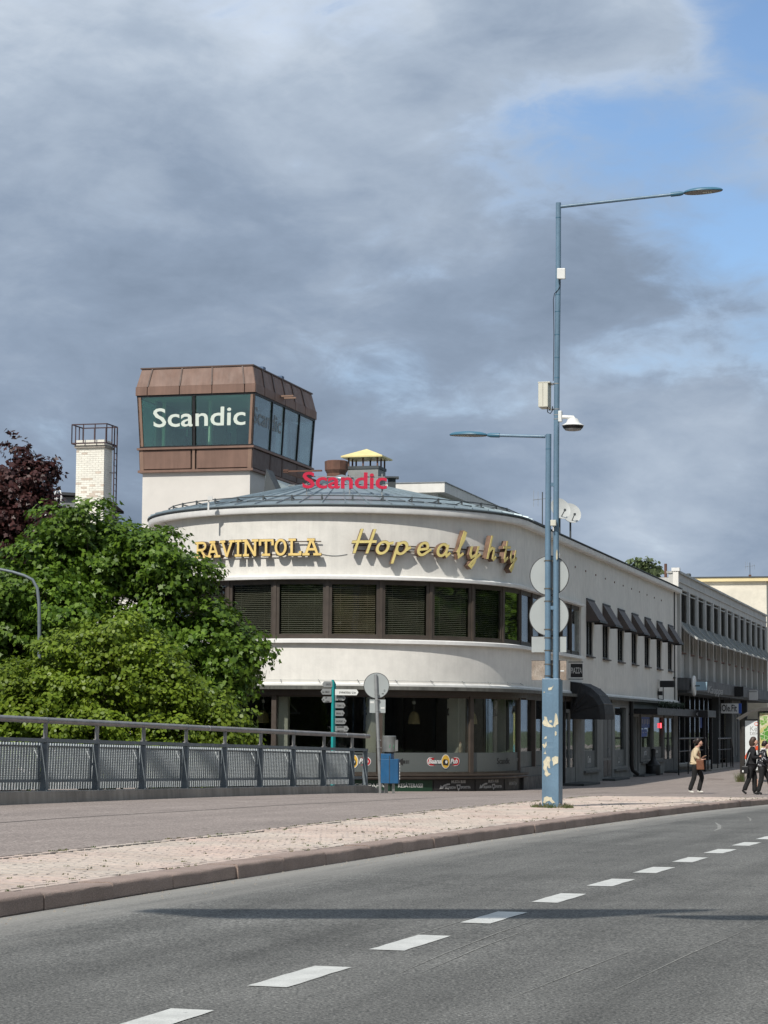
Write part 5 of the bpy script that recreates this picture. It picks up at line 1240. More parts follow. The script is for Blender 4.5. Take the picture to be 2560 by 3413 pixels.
for k in range(NBAY+1):
    s = SB0 + .25 + PB_*k; link('rib', rib_me, ob, loc=(s, 0, 0))
    if k == NBAY: break
    link('louvre_backing', back_me, ob, loc=(s+.2, .12, 0)); l_ = link('louvre_screen', louv_me, ob, loc=(s+.2, .08, 0)); link('louvre_frame', lf_me, l_)
    h_ = link('sunshade_hood', hood_me, ob, loc=(s+.2, .02, 0)); link('hood_frame', hf_me, h_)
    w_ = link('window', red_me, ob, loc=(s+.2, .12, 0)); link('pane', rp_me, w_); link('sill', rs_me, w_); link('reveal_panel', rv_me, w_)
# shops under the fascia
sh0 = SB0 + .1; zfl = ZG + .3
bb('shop_plinth', sh0, SB0+24, ZG-.3, zfl, -2.2, -.9, 'rib_concrete'); bb('shop_back_wall', sh0, SB1, ZG, zf0, -5.2, -5.0, 'shop_dark')
bb('shop_floor', sh0, SB1, zfl-.05, zfl, -5.0, -1.2, 'shop_bright')
k = 0; s = sh0
while s < SB0 + 30:
    wd = 2.0; g = bb('shop_window', s+.06, s+wd-.06, zfl+.05, zf0-.9, -1.12, -1.10, 'pane_shop'); bb('transom_pane', s+.06, s+wd-.06, zf0-.8, zf0-.14, -1.12, -1.10, 'pane_shop', g)
    bb('mullion', s-.06, s+.06, zfl, zf0-.12, -1.2, -1.0, 'black', g); bb('transom', s+.06, s+wd-.06, zf0-.9, zf0-.8, -1.18, -1.02, 'black', g); s += wd; k += 1
for s_ in (s_of(2398), s_of(2402)+14): bb('street_column', s_, s_+.4, ZG-.2, zf0-.12, -.4, -.02, 'shop_dark')
s1_ = s_of(2440, 2450, -.6); bb('shop_wall', s1_, s1_+9, ZG-.2, zf0-.14, -1.0, -.6, 'shop_grey_dark')
for q in (.5, 2.2, 4.6): g = bb('shop_window', s1_+q, s1_+q+1.3, zfl+.1, zf0-1.0, -.60, -.58, 'shop_dark'); bb('frame', s1_+q-.06, s1_+q, zfl+.1, zf0-1.0, -.6, -.54, 'louvre_frame', g)
# poster shapes stuck to the shop glass
for px, py, w, h, m in ((2340, 2405, 1.6, .7, 'blue_poster'), (2385, 2412, .9, .9, 'maroon')):
    s, z = FL(px, py, -1.09); bb('window_poster', s-w/2, s+w/2, z-h/2, z+h/2, -1.095, -1.085, m)
# signs on this front
of = thing('shop_sign', 'white board sign Ole Fit under the dark shop fascia', 'sign'); of.matrix_world = hotel_m
s, z = FL(2413, 2361, .2); mb = MB(); mb.box(s, s+3.2, -.26, -.18, z-.28, z+.28)
mb = MB(); mb.box(s-.04, s+.04, -1.0, -.06, z-.27, z+.27); obj('board', mb, 'white_print', of); o_end = s
mb = MB(); add_text(mb, 'Ole.Fit', .52, lambda x, y, d: (o_end-.045-d, -.50-x, z-.16+y), .006, .82, bold=.008); obj('lettering', mb, 'ink', of, fixn=False)
mb = MB(); mb.box(s-.035, s+.035, -1.16, -1.0, z-.27, z+.27); obj('blue_end', mb, 'blue_poster', of)
mb = MB(); mb.bar((s, -.5, z+.27), (s, -.5, zf0-.12), .03); mb.bar((s, -.2, z+.27), (s, -.2, zf0-.12), .03); obj('hanger', mb, 'black', of)
rsn = thing('round_shop_sign', 'round pale blue sign with a small plate on the dark fascia', 'sign'); rsn.matrix_world = hotel_m
s, z = FL(2305, 2286, .6); mb = MB(); mb.lathe([(.50, -.06), (.54, -.03), (.54, .03), (.50, .06)], 26, (s, -.95, z), (1, 0, 0)); obj('disc', mb, 'pale_blue', rsn, True) if 'pale_blue' in MATS else None
mat('pale_blue', (0.33, 0.47, 0.56), 0.5, 0.1, 4)
for ch_ in list(rsn.children): bpy.data.objects.remove(ch_)
mb = MB(); mb.lathe([(.10, -.05), (.46, -.06), (.50, 0), (.46, .06), (.10, .05)], 26, (s, -.72, z), (0, 1, 0)); obj('disc', mb, 'trim_white', rsn, True)
mb = MB(); mb.box(s+.3, s+.36, -1.30, -.70, z-.20, z+.20); obj('plate', mb, 'pale_blue', rsn); mb = MB(); mb.bar((s, -.55, z), (s, -1.0, z), .05); mb.bar((s+.33, -.55, z+.1), (s+.33, -1.1, z+.1), .04); obj('arm', mb, 'black', rsn)
# faded letters left on the slate fascia
fl_ = thing('fascia_lettering', 'worn pale lettering left on the dark slate fascia', 'sign'); fl_.matrix_world = hotel_m
s, z = FL(2385, 2300, .56); mb = MB(); add_text(mb, 'Kauppa', .55, lambda x, y, d: (s+x, -.556-d, z-.2+y), .01, 6.5, shear=.3); obj('lettering', mb, 'grey_print', fl_, fixn=False)
for px, lab in ((2463, 'small black projecting light box on the dark fascia'), (2511, 'small white projecting light box on the dark fascia')):
    b_ = thing('projecting_light', lab, 'light'); b_.matrix_world = hotel_m; s, z = FL(px, 2305 + (px-2463)*.25, .8); mb = MB(); mb.box(s, s+.12, -1.05, -.55, z-.28, z+.28); obj('box', mb, 'black' if px < 2500 else 'white_print', b_); mb = MB(); mb.bar((s+.06, -.5, z+.2), (s+.06, -1.0, z+.2), .13, .03); obj('bracket', mb, 'black', b_)
# steel handrails at the shop steps
mb = MB(); 
def handrail(px0, px1, o0, label, y_at):
    h = thing('handrail', label, 'handrail'); h.matrix_world = hotel_m
    s0 = FL(px0, y_at, o0)[0]; s1 = FL(px1, y_at, o0)[0]; zt2 = FL(px0, 2462, o0)[1]; zb_ = ZG - .05
    mb = MB(); mb.tube([(s0, -o0, zt2), (s1, -o0, zt2), (s1+.9, -o0, zt2-.55), (s1+.9, -o0, zb_)], .035, 8); mb.tube([(s0, -o0, zt2-.55), (s1, -o0, zt2-.55)], .02, 6); obj('top_rail', mb, 'black', h, True)
    n = 4
    for k in range(n): x = s0 + (s1-s0)*k/(n-1); mb = MB(); mb.tube([(x, -o0, zb_), (x, -o0, zt2)], .03, 8); obj('upright', mb, 'black', h)
handrail(2262, 2352, 1.3, 'black steel handrail with a sloping end at the office block steps, nearer the hotel', 2500); handrail(2392, 2436, 1.3, 'black steel handrail with a sloping end at the office block steps, beside the bus shelter', 2500)
stp = thing('shop_steps', 'low concrete steps up to the office block shops', 'steps'); stp.matrix_world = hotel_m
for k in range(2): mb = MB(); a = FL(2330, 2530, .9)[0]; mb.box(a, a+9, -1.5+.35*k, 1.0, ZG-.2, ZG+.13*(k+1)); obj('step', mb, 'concrete', stp)
# cream building closing the view along the street
mat('cream_wall', (0.72, 0.67, 0.56), 0.9, 0.16, 0.5, fine=.06, fscale=3); mat('cream_fascia', (0.78, 0.64, 0.36), 0.8, 0.08, 1)
p = at(2230, 1937, 152.5); q = at(2560, 1937, 152.5); cb_ = thing('cream_building', 'tall cream plastered building rising beyond the office block roof', 'building', (q.x+.2, q.y, 0), ROT)
mb = MB(); mb.box(0, 30, .3, 16, ZG-.5, q.z); obj('wall', mb, 'cream_wall', cb_); zq = q.z; mb = MB(); mb.box(-.25, 30.2, .05, 16.2, zq, zq+.24); obj('roof_fascia', mb, 'cream_fascia', cb_); mb = MB(); mb.box(-.3, 30.25, .0, 16.3, zq+.24, zq+.32); obj('roof_edge', mb, 'zinc_dark', cb_)
aerial(2500, 1875, 1925, 154, 'spindly television aerial on the cream building roof', zq+.3)
for px, py, lab, hh in ((2259, 1897, 'short round brown vent cap behind the parapet corner', .5), (2295, 1916, 'small brown bent flue behind the parapet', .4)):
    pv = at(px, py, 116); v_ = thing('parapet_vent', lab, 'vent', (pv.x, pv.y, zpar-.35)); mb = MB(); mb.tube([(0,0,0),(0,0,pv.z-zpar+.35)], .09, 10); obj('pipe', mb, 'rust_brown', v_, True); mb = MB(); mb.lathe([(.13, 0), (.14, .05), (.1, .12)], 12, (0, 0, pv.z-zpar+.30)); obj('cap', mb, 'zinc_dark', v_, True)
pp2 = at(2247, 1905, 109.0); mb = MB(); mb.box(SB0-.30, SB0-.0, -.10, .16, zr(6.6), zpar-.02); obj('parapet_pier', mb, 'plaster_bright', ob); mb = MB(); mb.box(SB0-.34, SB0+.0, -.16, .22, zpar-.02, zpar+.14); obj('pier_cap', mb, 'trim_white', ob)

# ------------------------------------------------------------------ bus shelter
def poster_mat(name):
    m = bpy.data.materials.new(name); m.use_nodes = True; t = m.node_tree; nd = t.nodes; ln = t.links; b = nd['Principled BSDF']; g = nd.new('ShaderNodeNewGeometry')
    n1 = nd.new('ShaderNodeTexNoise'); n1.inputs['Scale'].default_value = 2.2; n1.inputs['Detail'].default_value = 3; ln.new(g.outputs['Position'], n1.inputs['Vector'])
    c = nd.new('ShaderNodeValToRGB'); c.color_ramp.interpolation = 'CONSTANT'; ln.new(n1.outputs['Fac'], c.inputs[0]); e = c.color_ramp.elements
    e[0].color = (.10, .30, .05, 1); e[1].position = .44; e[1].color = (.55, .50, .20, 1); q = e.new(.56); q.color = (.62, .60, .40, 1); q = e.new(.63); q.color = (.18, .36, .07, 1)
    v = nd.new('ShaderNodeTexVoronoi'); v.feature = 'DISTANCE_TO_EDGE'; v.inputs['Scale'].default_value = 6; ln.new(g.outputs['Position'], v.inputs['Vector'])
    r = nd.new('ShaderNodeMapRange'); r.inputs[1].default_value = .02; r.inputs[2].default_value = .04; r.inputs[3].default_value = 1; r.inputs[4].default_value = 0; ln.new(v.outputs[0], r.inputs[0])
    x = nd.new('ShaderNodeMix'); x.data_type = 'RGBA'; ln.new(r.outputs[0], x.inputs[0]); ln.new(c.outputs[0], x.inputs[6]); x.inputs[7].default_value = (.72, .68, .5, 1); ln.new(x.outputs[2], b.inputs['Base Color']); b.inputs['Roughness'].default_value = .35; MATS[name] = m
poster_mat('map_print'); mat('poster_white', (.74, .78, .78), .35, .05, 2); mat('poster_orange', (.75, .10, .03), .4, .05, 2); mat('shelter_frame', (.05, .045, .04), .45, .2, 3, metal=.3); mat('water_blue', (.16, .48, .55), .4, .1, 3)
glass('shelter_glass', (.75, .80, .78), .07, .85)
bp_ = on_pave(2476, 2606); bs = thing('bus_shelter', 'dark framed bus shelter with curved roof, white poster and city map panel', 'bus shelter', bp_, rad(-6))
def bpx(px, py, Y=bp_.y): p = at(px, py, Y); return p.x - bp_.x, p.z - bp_.z
H = bpx(2530, 2362)[1]; mb = MB()
for x in (0.02, 1.6, 3.4): mb = MB(); mb.box(x-.05, x+.05, -.05, .05, 0, H-.3 + (.25 if x > .5 else -.05)); obj('post', mb, 'shelter_frame', bs)
for x in (0.02, 3.4): mb = MB(); mb.box(x-.05, x+.05, 1.35, 1.45, 0, H-.35); obj('post', mb, 'shelter_frame', bs)
# curved roof arcs across the width
pr = [(-.15, H-.42), (.05, H-.30), (.35, H-.12), (.75, H-.02), (1.3, H+.03), (2.0, H+.02), (2.8, H-.06), (3.5, H-.25)]
mb = MB()
for (a, za), (b, zb_) in zip(pr, pr[1:]): mb.hexa([(a, -.25, za), (b, -.25, zb_), (b, 1.6, zb_), (a, 1.6, za)], [(a, -.25, za+.03), (b, -.25, zb_+.03), (b, 1.6, zb_+.03), (a, 1.6, za+.03)])
obj('roof', mb, 'shelter_glass', bs)
for y in (-.25, .65, 1.6):
    mb = MB()
    for (a, za), (b, zb_) in zip(pr, pr[1:]): mb.bar((a, y, za), (b, y, zb_), .06, .09)
    obj('roof_bow', mb, 'louvre', bs)
wx0, wz0 = bpx(2485, 2402); wx1, _ = bpx(2529, 2402); _, wzb = bpx(2500, 2560)
mb = MB(); mb.box(.10, wx1-.0, .02, .09, .35, wz0+.06); pn = obj('poster_case', mb, 'shelter_frame', bs, bevel=.02)
mb = MB(); mb.box(wx0-.02, wx1-.06, .006, .016, .45, wz0); wp_ = obj('white_poster', mb, 'poster_white', pn)
mb = MB(); add_text(mb, 'Kesk', .26, lambda x, y, d: (wx0+.15+x, .004-d, bpx(2500, 2436)[1]+y), .004, align='LEFT'); add_text(mb, 'teke', .26, lambda x, y, d: (wx0+.15+x, .004-d, bpx(2500, 2450)[1]+y), .004, align='LEFT'); obj('lettering', mb, 'grey_print', wp_, fixn=False)
mb = MB(); c_ = bpx(2522, 2413); mb.plate(arc(c_[0]-.02, c_[1], .07, .07, 0, 345, 16), lambda u, v, d: (u, d, v), -.001, .005); obj('ring_mark', mb, 'poster_orange', wp_)
mb = MB(); mb.plate(arc(c_[0]-.02, c_[1], .05, .05, 0, 345, 16), lambda u, v, d: (u, d, v), -.003, -.0015); obj('ring_inner', mb, 'poster_white', wp_)
mb = MB(); z_ = bpx(2490, 2500)[1]; add_stroke(mb, [(wx0, z_-.35), (wx0+.12, z_-.12), (wx0+.3, z_+.05), (wx0+.48, z_+.10)], .16, lambda u, v, d: (u, d, v), -.0005, .005); obj('orange_sweep', mb, 'poster_orange', wp_)
mx0 = bpx(2531, 2375)[0]; mz1 = bpx(2540, 2376)[1]
mb = MB(); mb.box(mx0-.07, mx0+1.6, -.10, .0, .5, mz1+.08); pn = obj('map_case', mb, 'shelter_frame', bs, bevel=.01)
mb = MB(); mb.box(mx0, mx0+1.5, -.112, -.104, .75, mz1); mp_ = obj('city_map', mb, 'map_print', pn); mb = MB(); mb.plate([(mx0+.28, .8), (mx0+1.4, .8), (mx0+1.4, 1.3), (mx0+.45, 1.35), (mx0+.33, 1.0)], lambda u, v, d: (u, d, v), -.116, -.113); obj('map_lake', mb, 'water_blue', mp_)
mb = MB(); mb.box(1.7, 3.3, 1.36, 1.38, .3, H-.5); obj('back_pane', mb, 'shelter_glass', bs); mb = MB(); mb.box(1.2, 3.0, .9, 1.3, .42, .47); obj('bench', mb, 'louvre', bs)
# weed at the shelter's foot
# ------------------------------------------------------------------ blue double lamp column
def peel(name, color, var, rough):
    return mat(name, color, rough, var, 2.5, bump=0.12, bscale=18)
mat('blue_paint', (0.135, 0.222, 0.305), 0.42, 0.10, 2.5, fine=.06, fscale=25, streak=.06)
mat('blue_paint_dark', (0.055, 0.16, 0.24), 0.4, 0.12, 3)
mat('bare_cream', (0.62, 0.57, 0.42), 0.8, 0.2, 9, fine=.12, fscale=60)
mat('sign_back', (0.40, 0.43, 0.425), 0.5, 0.06, 2, metal=.15)
mat('sign_edge', (0.06, 0.06, 0.06), 0.5, 0.1, 2)
mat('bare_board', (0.30, 0.235, 0.185), 0.8, 0.25, 5, tint=(.36, .31, .26), fine=.2, fscale=40)
mat('clamp', (0.16, 0.15, 0.13), 0.5, 0.25, 6, metal=.5)
mat('white_plastic', (0.74, 0.74, 0.71), 0.4, 0.05, 3)
mat('cabinet', (0.66, 0.645, 0.55), 0.55, 0.08, 3, streak=.1)
mat('lens', (0.13, 0.12, 0.10), 0.3, 0.2, 9)
LY = 42.5; base = on_pave(1841, 2688); LY = base.y
lp = thing('street_lamp', 'blue double-armed street lamp on a square box column with peeling paint', 'street lamp', base, rad(-15))
mi = lp.matrix_basis.inverted()
LM = (Matrix.Translation(base) @ Matrix.Rotation(rad(-15), 4, 'Z')).inverted()
def lpos(px, py, dy=0.0): return LM @ at(px, py, LY + dy)
zb1 = lpos(1840, 2262).z
bw, bd = .162, .205
mb = MB(); mb.lathe([(.27,0),(.27,.022),(.265,.026)], 28, (0,0,.0)); obj('base_plate', mb, 'blue_paint', lp, True)
for k in range(6):
    a = k*math.pi/3+.3; mb = MB(); mb.lathe([(.02,.02),(.02,.06),(.012,.075)], 6, (.235*math.cos(a), .235*math.sin(a), 0)); obj('anchor_bolt', mb, 'clamp', lp)
mb = MB(); mb.box(-bw, bw, -bd, bd, .02, zb1); col = obj('column_box', mb, 'blue_paint', lp, bevel=.012)
mb = MB(); mb.box(-.075, .055, -bd-.004, -bd+.001, zb1-1.22, zb1-.28); obj('access_door', mb, 'blue_paint', col, bevel=.002); mb = MB(); mb.box(-.075, .055, -bd-.004, -bd+.001, zb1-1.68, zb1-1.30); obj('access_door', mb, 'blue_paint', col, bevel=.002)
# patches where the paint has come away, outlined from the picture on the front face
def front_uv(px, py):
    p = CAM; d = ray(px, py); n3 = Vector((-math.sin(rad(15))*1.0, -math.cos(rad(15)), 0))
    # front face plane: local y = -bd
    o = LM @ CAM; dd = LM.to_3x3() @ d; t = (-bd - .006 - o.y)/dd.y; q = o + dd*t; return q.x, q.z
def patch(pts, ox=1700, oy=2200, sc=300/1276):
    uv = [front_uv(ox + x*sc, oy + y*sc) for x, y in pts]; mb = MB(); mb.plate(uv, lambda u, v, d: (u, -bd - d, v), .0015, .006); obj('bare_patch', mb, 'bare_cream', col)
patch([(485,800),(520,805),(530,850),(555,900),(590,925),(612,935),(605,955),(540,950),(480,930),(458,895),(470,860),(488,840)])
patch([(560,855),(590,850),(600,880),(575,890),(552,880)]); patch([(645,752),(665,770),(680,850),(686,905),(650,925),(640,955),(612,940),(620,900),(632,860),(635,790)])
patch([(640,1005),(662,1020),(660,1060),(640,1078),(634,1040)]); patch([(500,1085),(522,1082),(518,1115),(480,1118)]); patch([(515,1155),(520,1215),(495,1250),(470,1235),(458,1195),(480,1185),(490,1205)])
patch([(512,1270),(500,1300),(516,1335),(478,1330)]); patch([(520,1368),(565,1372),(575,1420),(560,1460),(570,1535),(545,1530),(535,1495),(520,1540),(545,1600),(580,1615),(520,1655),(490,1620),(495,1575),(470,1535),(480,1480),(470,1440),(500,1400)])
patch([(596,1385),(640,1362),(684,1372),(682,1460),(640,1478),(612,1500),(606,1440),(592,1420)]); patch([(540,395),(600,380),(620,355),(585,425),(545,430)]); patch([(468,455),(495,445),(490,465)])
patch([(478,1952),(520,1930),(560,1945),(590,1945),(595,1975),(640,2020),(600,2032),(560,1995),(520,2005),(500,2030),(465,2025),(480,1990)])
# poles
def polepts(pts, dy): return [lpos(x, y, dy) for x, y in pts]
L1 = polepts([(1853, 2270), (1853.5, 1800), (1854.5, 1500), (1857, 1200), (1861, 900), (1861.5, 676)], 0.0)
mb = MB(); mb.tube(L1, [.056, .056, .055, .054, .052, .051], 16); pl1 = obj('tall_pole', mb, 'blue_paint', lp, True)
S1 = polepts([(1826, 2270), (1826.5, 1800), (1828.5, 1447)], 0.0); mb = MB(); mb.tube(S1, [.057, .057, .055], 16); pl2 = obj('short_pole', mb, 'blue_paint', lp, True)
def ringy(parent, px, py, r_, m='zinc_dark', h=.012):
    p = lpos(px, py); mb = MB(); mb.tube([p-Vector((0,0,h/2)), p+Vector((0,0,h/2))], r_, 16); obj('band', mb, m, parent, True)
for y, x in ((726, 1861.2), (983, 1859.5), (1039, 1858.7), (1116, 1857.6), (1192, 1857), (1260, 1856.5)): ringy(pl1, x, y, .0545 if y < 1000 else .056, 'blue_paint_dark', .010)
ringy(pl2, 1828, 1497, .0575, 'blue_paint_dark', .010)
for y in (1615, 2026): mb = MB(); mb.bar(lpos(1830, y), lpos(1850, y), .05, .07); obj('spacer', mb, 'blue_paint', lp)
# arms and lanterns (arm runs square to the street, out over the road or the walk)
def lantern(poletop, px, py, dirx, length, rise, label):
    a = lpos(px, py); e = a + Vector((dirx*length, 0, rise)); mb = MB(); mb.tube([a, e], [.033, .03], 12); ar = obj('arm', mb, 'blue_paint', lp, True)
    d = (e-a).normalized(); mb = MB(); mb.tube([e-d*.08, e+d*.10, e+d*.16], [.045, .045, .03], 10); obj('arm_joint', mb, 'blue_paint_dark', ar, True)
    c = e + d*.16; h = MB(); n = 24; Ln, Wd, Th = .76, .36, .10; prof = [(1.0, -.006), (1.0, .008), (.93, .032), (.72, .054), (.4, .066), (.08, .069)]
    o = len(h.v)
    def pt(k, r_, z):
        an = 2*math.pi*k/n; x = Ln/2*math.cos(an)*r_; y = Wd/2*math.sin(an)*r_*(1 - .18*math.cos(an)*1.0); return c + Vector((dirx*(Ln/2 + x), y, 0)) + Vector((0,0, z + d.z*(Ln/2 + x)*.6))
    for r_, z in prof:
        for k in range(n): h.v.append(tuple(pt(k, r_, z)))
    for i in range(len(prof)-1):
        for k in range(n): h.f.append((i*n+k, i*n+(k+1) % n, (i+1)*n+(k+1) % n, (i+1)*n+k))
    h.f.append(tuple(range((len(prof)-1)*n, len(prof)*n))); hd = obj('lamp_head', h, 'blue_paint_dark', lp, True)
    g = MB(); 
    for z in (-.018, -.010):
        for k in range(n): g.v.append(tuple(pt(k, .96, z)))
    for k in range(n): g.f.append((k, (k+1) % n, n+(k+1) % n, n+k))
    g.f.append(tuple(range(n))); obj('lamp_glass', g, 'lens', hd)
    mb = MB()
    for k in range(4): q = c + Vector((dirx*(Ln*.52 + k*.045), 0, -.02 + d.z*Ln*.4)); mb.obox(q, (.014,0,0), (0,.07,0), (0,0,.006))
    obj('led_module', mb, 'cabinet', hd)
lantern(0, 1868, 689, 1, 2.24, .13, ''); lantern(0, 1817, 1455, -1, .98, .05, '')
# signs hung on the short pole, seen from behind
def clampset(parent, pys, dx=.12):
    for y in pys:
        p = lpos(1827, y); mb = MB(); mb.tube([p-Vector((0,0,.012)), p+Vector((0,0,.012))], .064, 14); mb.bar(p+Vector((-dx+.03, .06, 0)), p+Vector((dx-.03, .06, 0)), .02, .028); obj('clamp', mb, 'clamp', parent, True)
def round_sign(cx, cy, rp, label, clamps):
    s_ = thing('road_sign', label, 'road sign', group=None); s_.matrix_world = LM.inverted(); c = lpos(cx, cy) ; c = Vector((c.x, .085, c.z)); r_ = rp/F*LY
    mb = MB(); mb.lathe([(r_, -.004), (r_, .004)], 48, c, (0.0, 1, 0)); obj('plate', mb, 'sign_back', s_); mb = MB(); mb.tube([c + Vector((r_*math.cos(t_), 0, r_*math.sin(t_))) for t_ in np.linspace(0, 2*math.pi, 49)], .009, 6); obj('rim', mb, 'sign_edge', s_, True); clampset(s_, clamps); return s_
round_sign(1828, 1917, 66, 'upper of two round grey sign backs clamped to the blue lamp post', (1869, 1962)); round_sign(1826.5, 2051, 67, 'lower of two round grey sign backs clamped to the blue lamp post', (2004, 2098))
def plate_sign(x0, x1, y0, y1, m, label, clamps, name='sign_plate'):
    s_ = thing(name, label, 'sign plate'); s_.matrix_world = LM.inverted(); a, b = lpos(x0, y1), lpos(x1, y0)
    mb = MB(); mb.box(a.x, b.x, .079, .087, a.z, b.z); obj('plate', mb, m, s_, bevel=.002); mb = MB(); mb.box(a.x-.006, b.x+.006, .0785, .0875, b.z-.008, b.z+.002); obj('rim', mb, 'sign_edge', s_); clampset(s_, clamps); return s_
plate_sign(1765.5, 1887.5, 2121, 2173, 'sign_back', 'grey rectangular plate back just below the two round signs on the lamp post', (2126, 2168)); pl_ = plate_sign(1765.5, 1887.5, 2201, 2266, 'bare_board', 'weathered brown rectangular board back lowest on the blue lamp post', (2214, 2253))
mb = MB(); a = lpos(1867, 2238); mb.box(a.x, a.x+.07, .072, .0785, a.z, a.z+.025); obj('sticker', mb, 'white_plastic', pl_)
for x, y0, y1 in ((1823, 2145, 2158), (1822, 2175, 2208), (1823, 2222, 2244), (1866-6, 1828, 1872)):
    # flakes on the poles
    P = lpos(x, (y0+y1)/2); h = (y1-y0)/F*LY/2; mb = MB(); R7 = random.Random(x+y0); pts = []
    for k in range(9): an = 2*math.pi*k/9; pts.append((R7.uniform(.55, 1)*math.cos(an)*.026, R7.uniform(.7, 1)*math.sin(an)*h))
    ax = -.004 if x < 1840 else .03; cx_ = lpos(1826.5 if x < 1840 else 1853.5, y0).x; rr_ = .0575
    def cf(u, v, d, cx_=cx_, P=P, ax=ax): th = (u+ax)/rr_; return (cx_ + (rr_+d)*math.sin(th), -(rr_+d)*math.cos(th), P.z+v)
    mb.plate(pts, cf, .0005, .003); obj('bare_patch', mb, 'bare_cream', pl2 if x < 1840 else pl1)
# equipment on the tall pole
cab = thing('pole_cabinet', 'cream equipment cabinet strapped to the tall lamp pole', 'cabinet'); cab.matrix_world = LM.inverted()
a, b = lpos(1795, 1357), lpos(1834, 1277); mb = MB(); mb.box(a.x, b.x-.03, -.10, .26, a.z, b.z); obj('body', mb, 'cabinet', cab, bevel=.008); mb = MB(); mb.box(a.x-.005, b.x+.01, -.105, .27, b.z, b.z+.02); obj('lid', mb, 'cabinet', cab)
mb = MB(); xm = a.x + (b.x-a.x)*.42; mb.box(xm-.003, xm+.003, -.1025, -.099, a.z+.02, b.z-.01); obj('door_gap', mb, 'clamp', cab)
for y in (1279, 1364): p = lpos(1855.5, y); mb = MB(); mb.tube([p-Vector((0,0,.01)), p+Vector((0,0,.01))], .058, 14); mb.bar(p+Vector((-.06,0,0)), p+Vector((-.16,.05,0)), .03); obj('strap', mb, 'grey_steel', cab)
mb = MB(); p = lpos(1834, 1358); mb.tube([p+Vector((-.06,0,.02)), p+Vector((-.05,0,-.09)), p+Vector((0,0,-.12)), p+Vector((.04,0,-.07)), p+Vector((.045,0,.02))], .01, 6); obj('cable', mb, 'black', cab, True)
dc = thing('dome_camera', 'white dome surveillance camera on a bracket on the tall lamp pole', 'camera'); dc.matrix_world = LM.inverted()
a, b = lpos(1863, 1407), lpos(1875, 1371); mb = MB(); mb.box(a.x, b.x, -.06, .06, a.z, b.z); obj('wall_box', mb, 'white_plastic', dc, bevel=.008)
c0 = lpos(1876, 1391); c1 = lpos(1914, 1393); mb = MB(); mb.tube([Vector((c0.x, 0, c0.z)), Vector((c1.x, 0, c1.z)), Vector((c1.x+.03, 0, c1.z-.05))], [.04, .035, .035], 12); obj('bracket_arm', mb, 'white_plastic', dc, True)
cc = Vector((lpos(1913, 1420).x, 0, lpos(1913, 1420).z)); mb = MB(); mb.lathe([(.05,.14),(.10,.12),(.13,.05),(.19,.015),(.215,-.005),(.205,-.015)], 28, cc); obj('shield', mb, 'white_plastic', dc, True)
mb = MB(); mb.lathe([(.205,-.016),(.19,-.05),(.17,-.07)], 28, cc); obj('dark_dome', mb, 'black', dc, True); mb = MB(); mb.lathe([(.17,-.07),(.15,-.095),(.10,-.105)], 28, cc); obj('lens_ring', mb, 'grey_steel', dc, True)
for y in (1383, 1397): p = lpos(1855.5, y); mb = MB(); mb.tube([p-Vector((0,0,.008)), p+Vector((0,0,.008))], .058, 14); obj('strap', mb, 'grey_steel', dc)
an = thing('pole_antenna', 'small white panel antenna high on the tall lamp pole', 'antenna'); an.matrix_world = LM.inverted()
a, b = lpos(1861, 934), lpos(1890, 899); mb = MB(); mb.hexa([(a.x,-.13,a.z),(b.x,-.13,a.z-.01),(b.x,-.07,a.z-.01),(a.x,-.07,a.z)], [(a.x,-.13,b.z),(b.x,-.13,b.z-.005),(b.x,-.07,b.z-.005),(a.x,-.07,b.z)]); obj('panel', mb, 'white_plastic', an, bevel=.012); mb = MB(); p = lpos(1861, 930); mb.bar(p, Vector(((a.x+b.x)/2, -.08, p.z)), .04, .05); obj('mount', mb, 'grey_steel', an)
mb = MB(); q = [(1869, 940), (1869, 955), (1862, 968), (1850, 980), (1845, 1000), (1846, 1030), (1847, 1116), (1846, 1192), (1845, 1270)]; mb.tube([lpos(x, y) + Vector((0, -.055 if k < 4 else -.02, 0)) for k, (x, y) in enumerate(q)], .007, 6); obj('cable', mb, 'black', an, True)
sb = thing('pole_junction_box', 'small cream junction box between the two blue poles', 'junction box'); sb.matrix_world = LM.inverted()
a, b = lpos(1839, 1754), lpos(1858, 1735); mb = MB(); mb.box(a.x, b.x, -.14, -.06, a.z, b.z); obj('box', mb, 'cabinet', sb, bevel=.006); mb = MB(); p = lpos(1848, 1756); mb.tube([Vector((p.x,-.1,p.z)), Vector((p.x,-.1,p.z-.09))], .012, 8); mb.box(p.x-.02, p.x+.02, -.06, .0, p.z, p.z+.06); obj('cable_gland', mb, 'white_plastic', sb)
mb = MB(); p = lpos(1866, 1852); 
hk = thing('pole_hook', 'small steel bracket hook on the tall lamp pole', 'hook'); hk.matrix_world = LM.inverted(); mb.bar(p+Vector((-.05,0,.0)), p+Vector((.03,-.03,.01)), .02); mb.bar(p+Vector((.0,-.02,-.04)), p+Vector((.0,-.02,.05)), .02); obj('hook_arm', mb, 'grey_steel', hk)

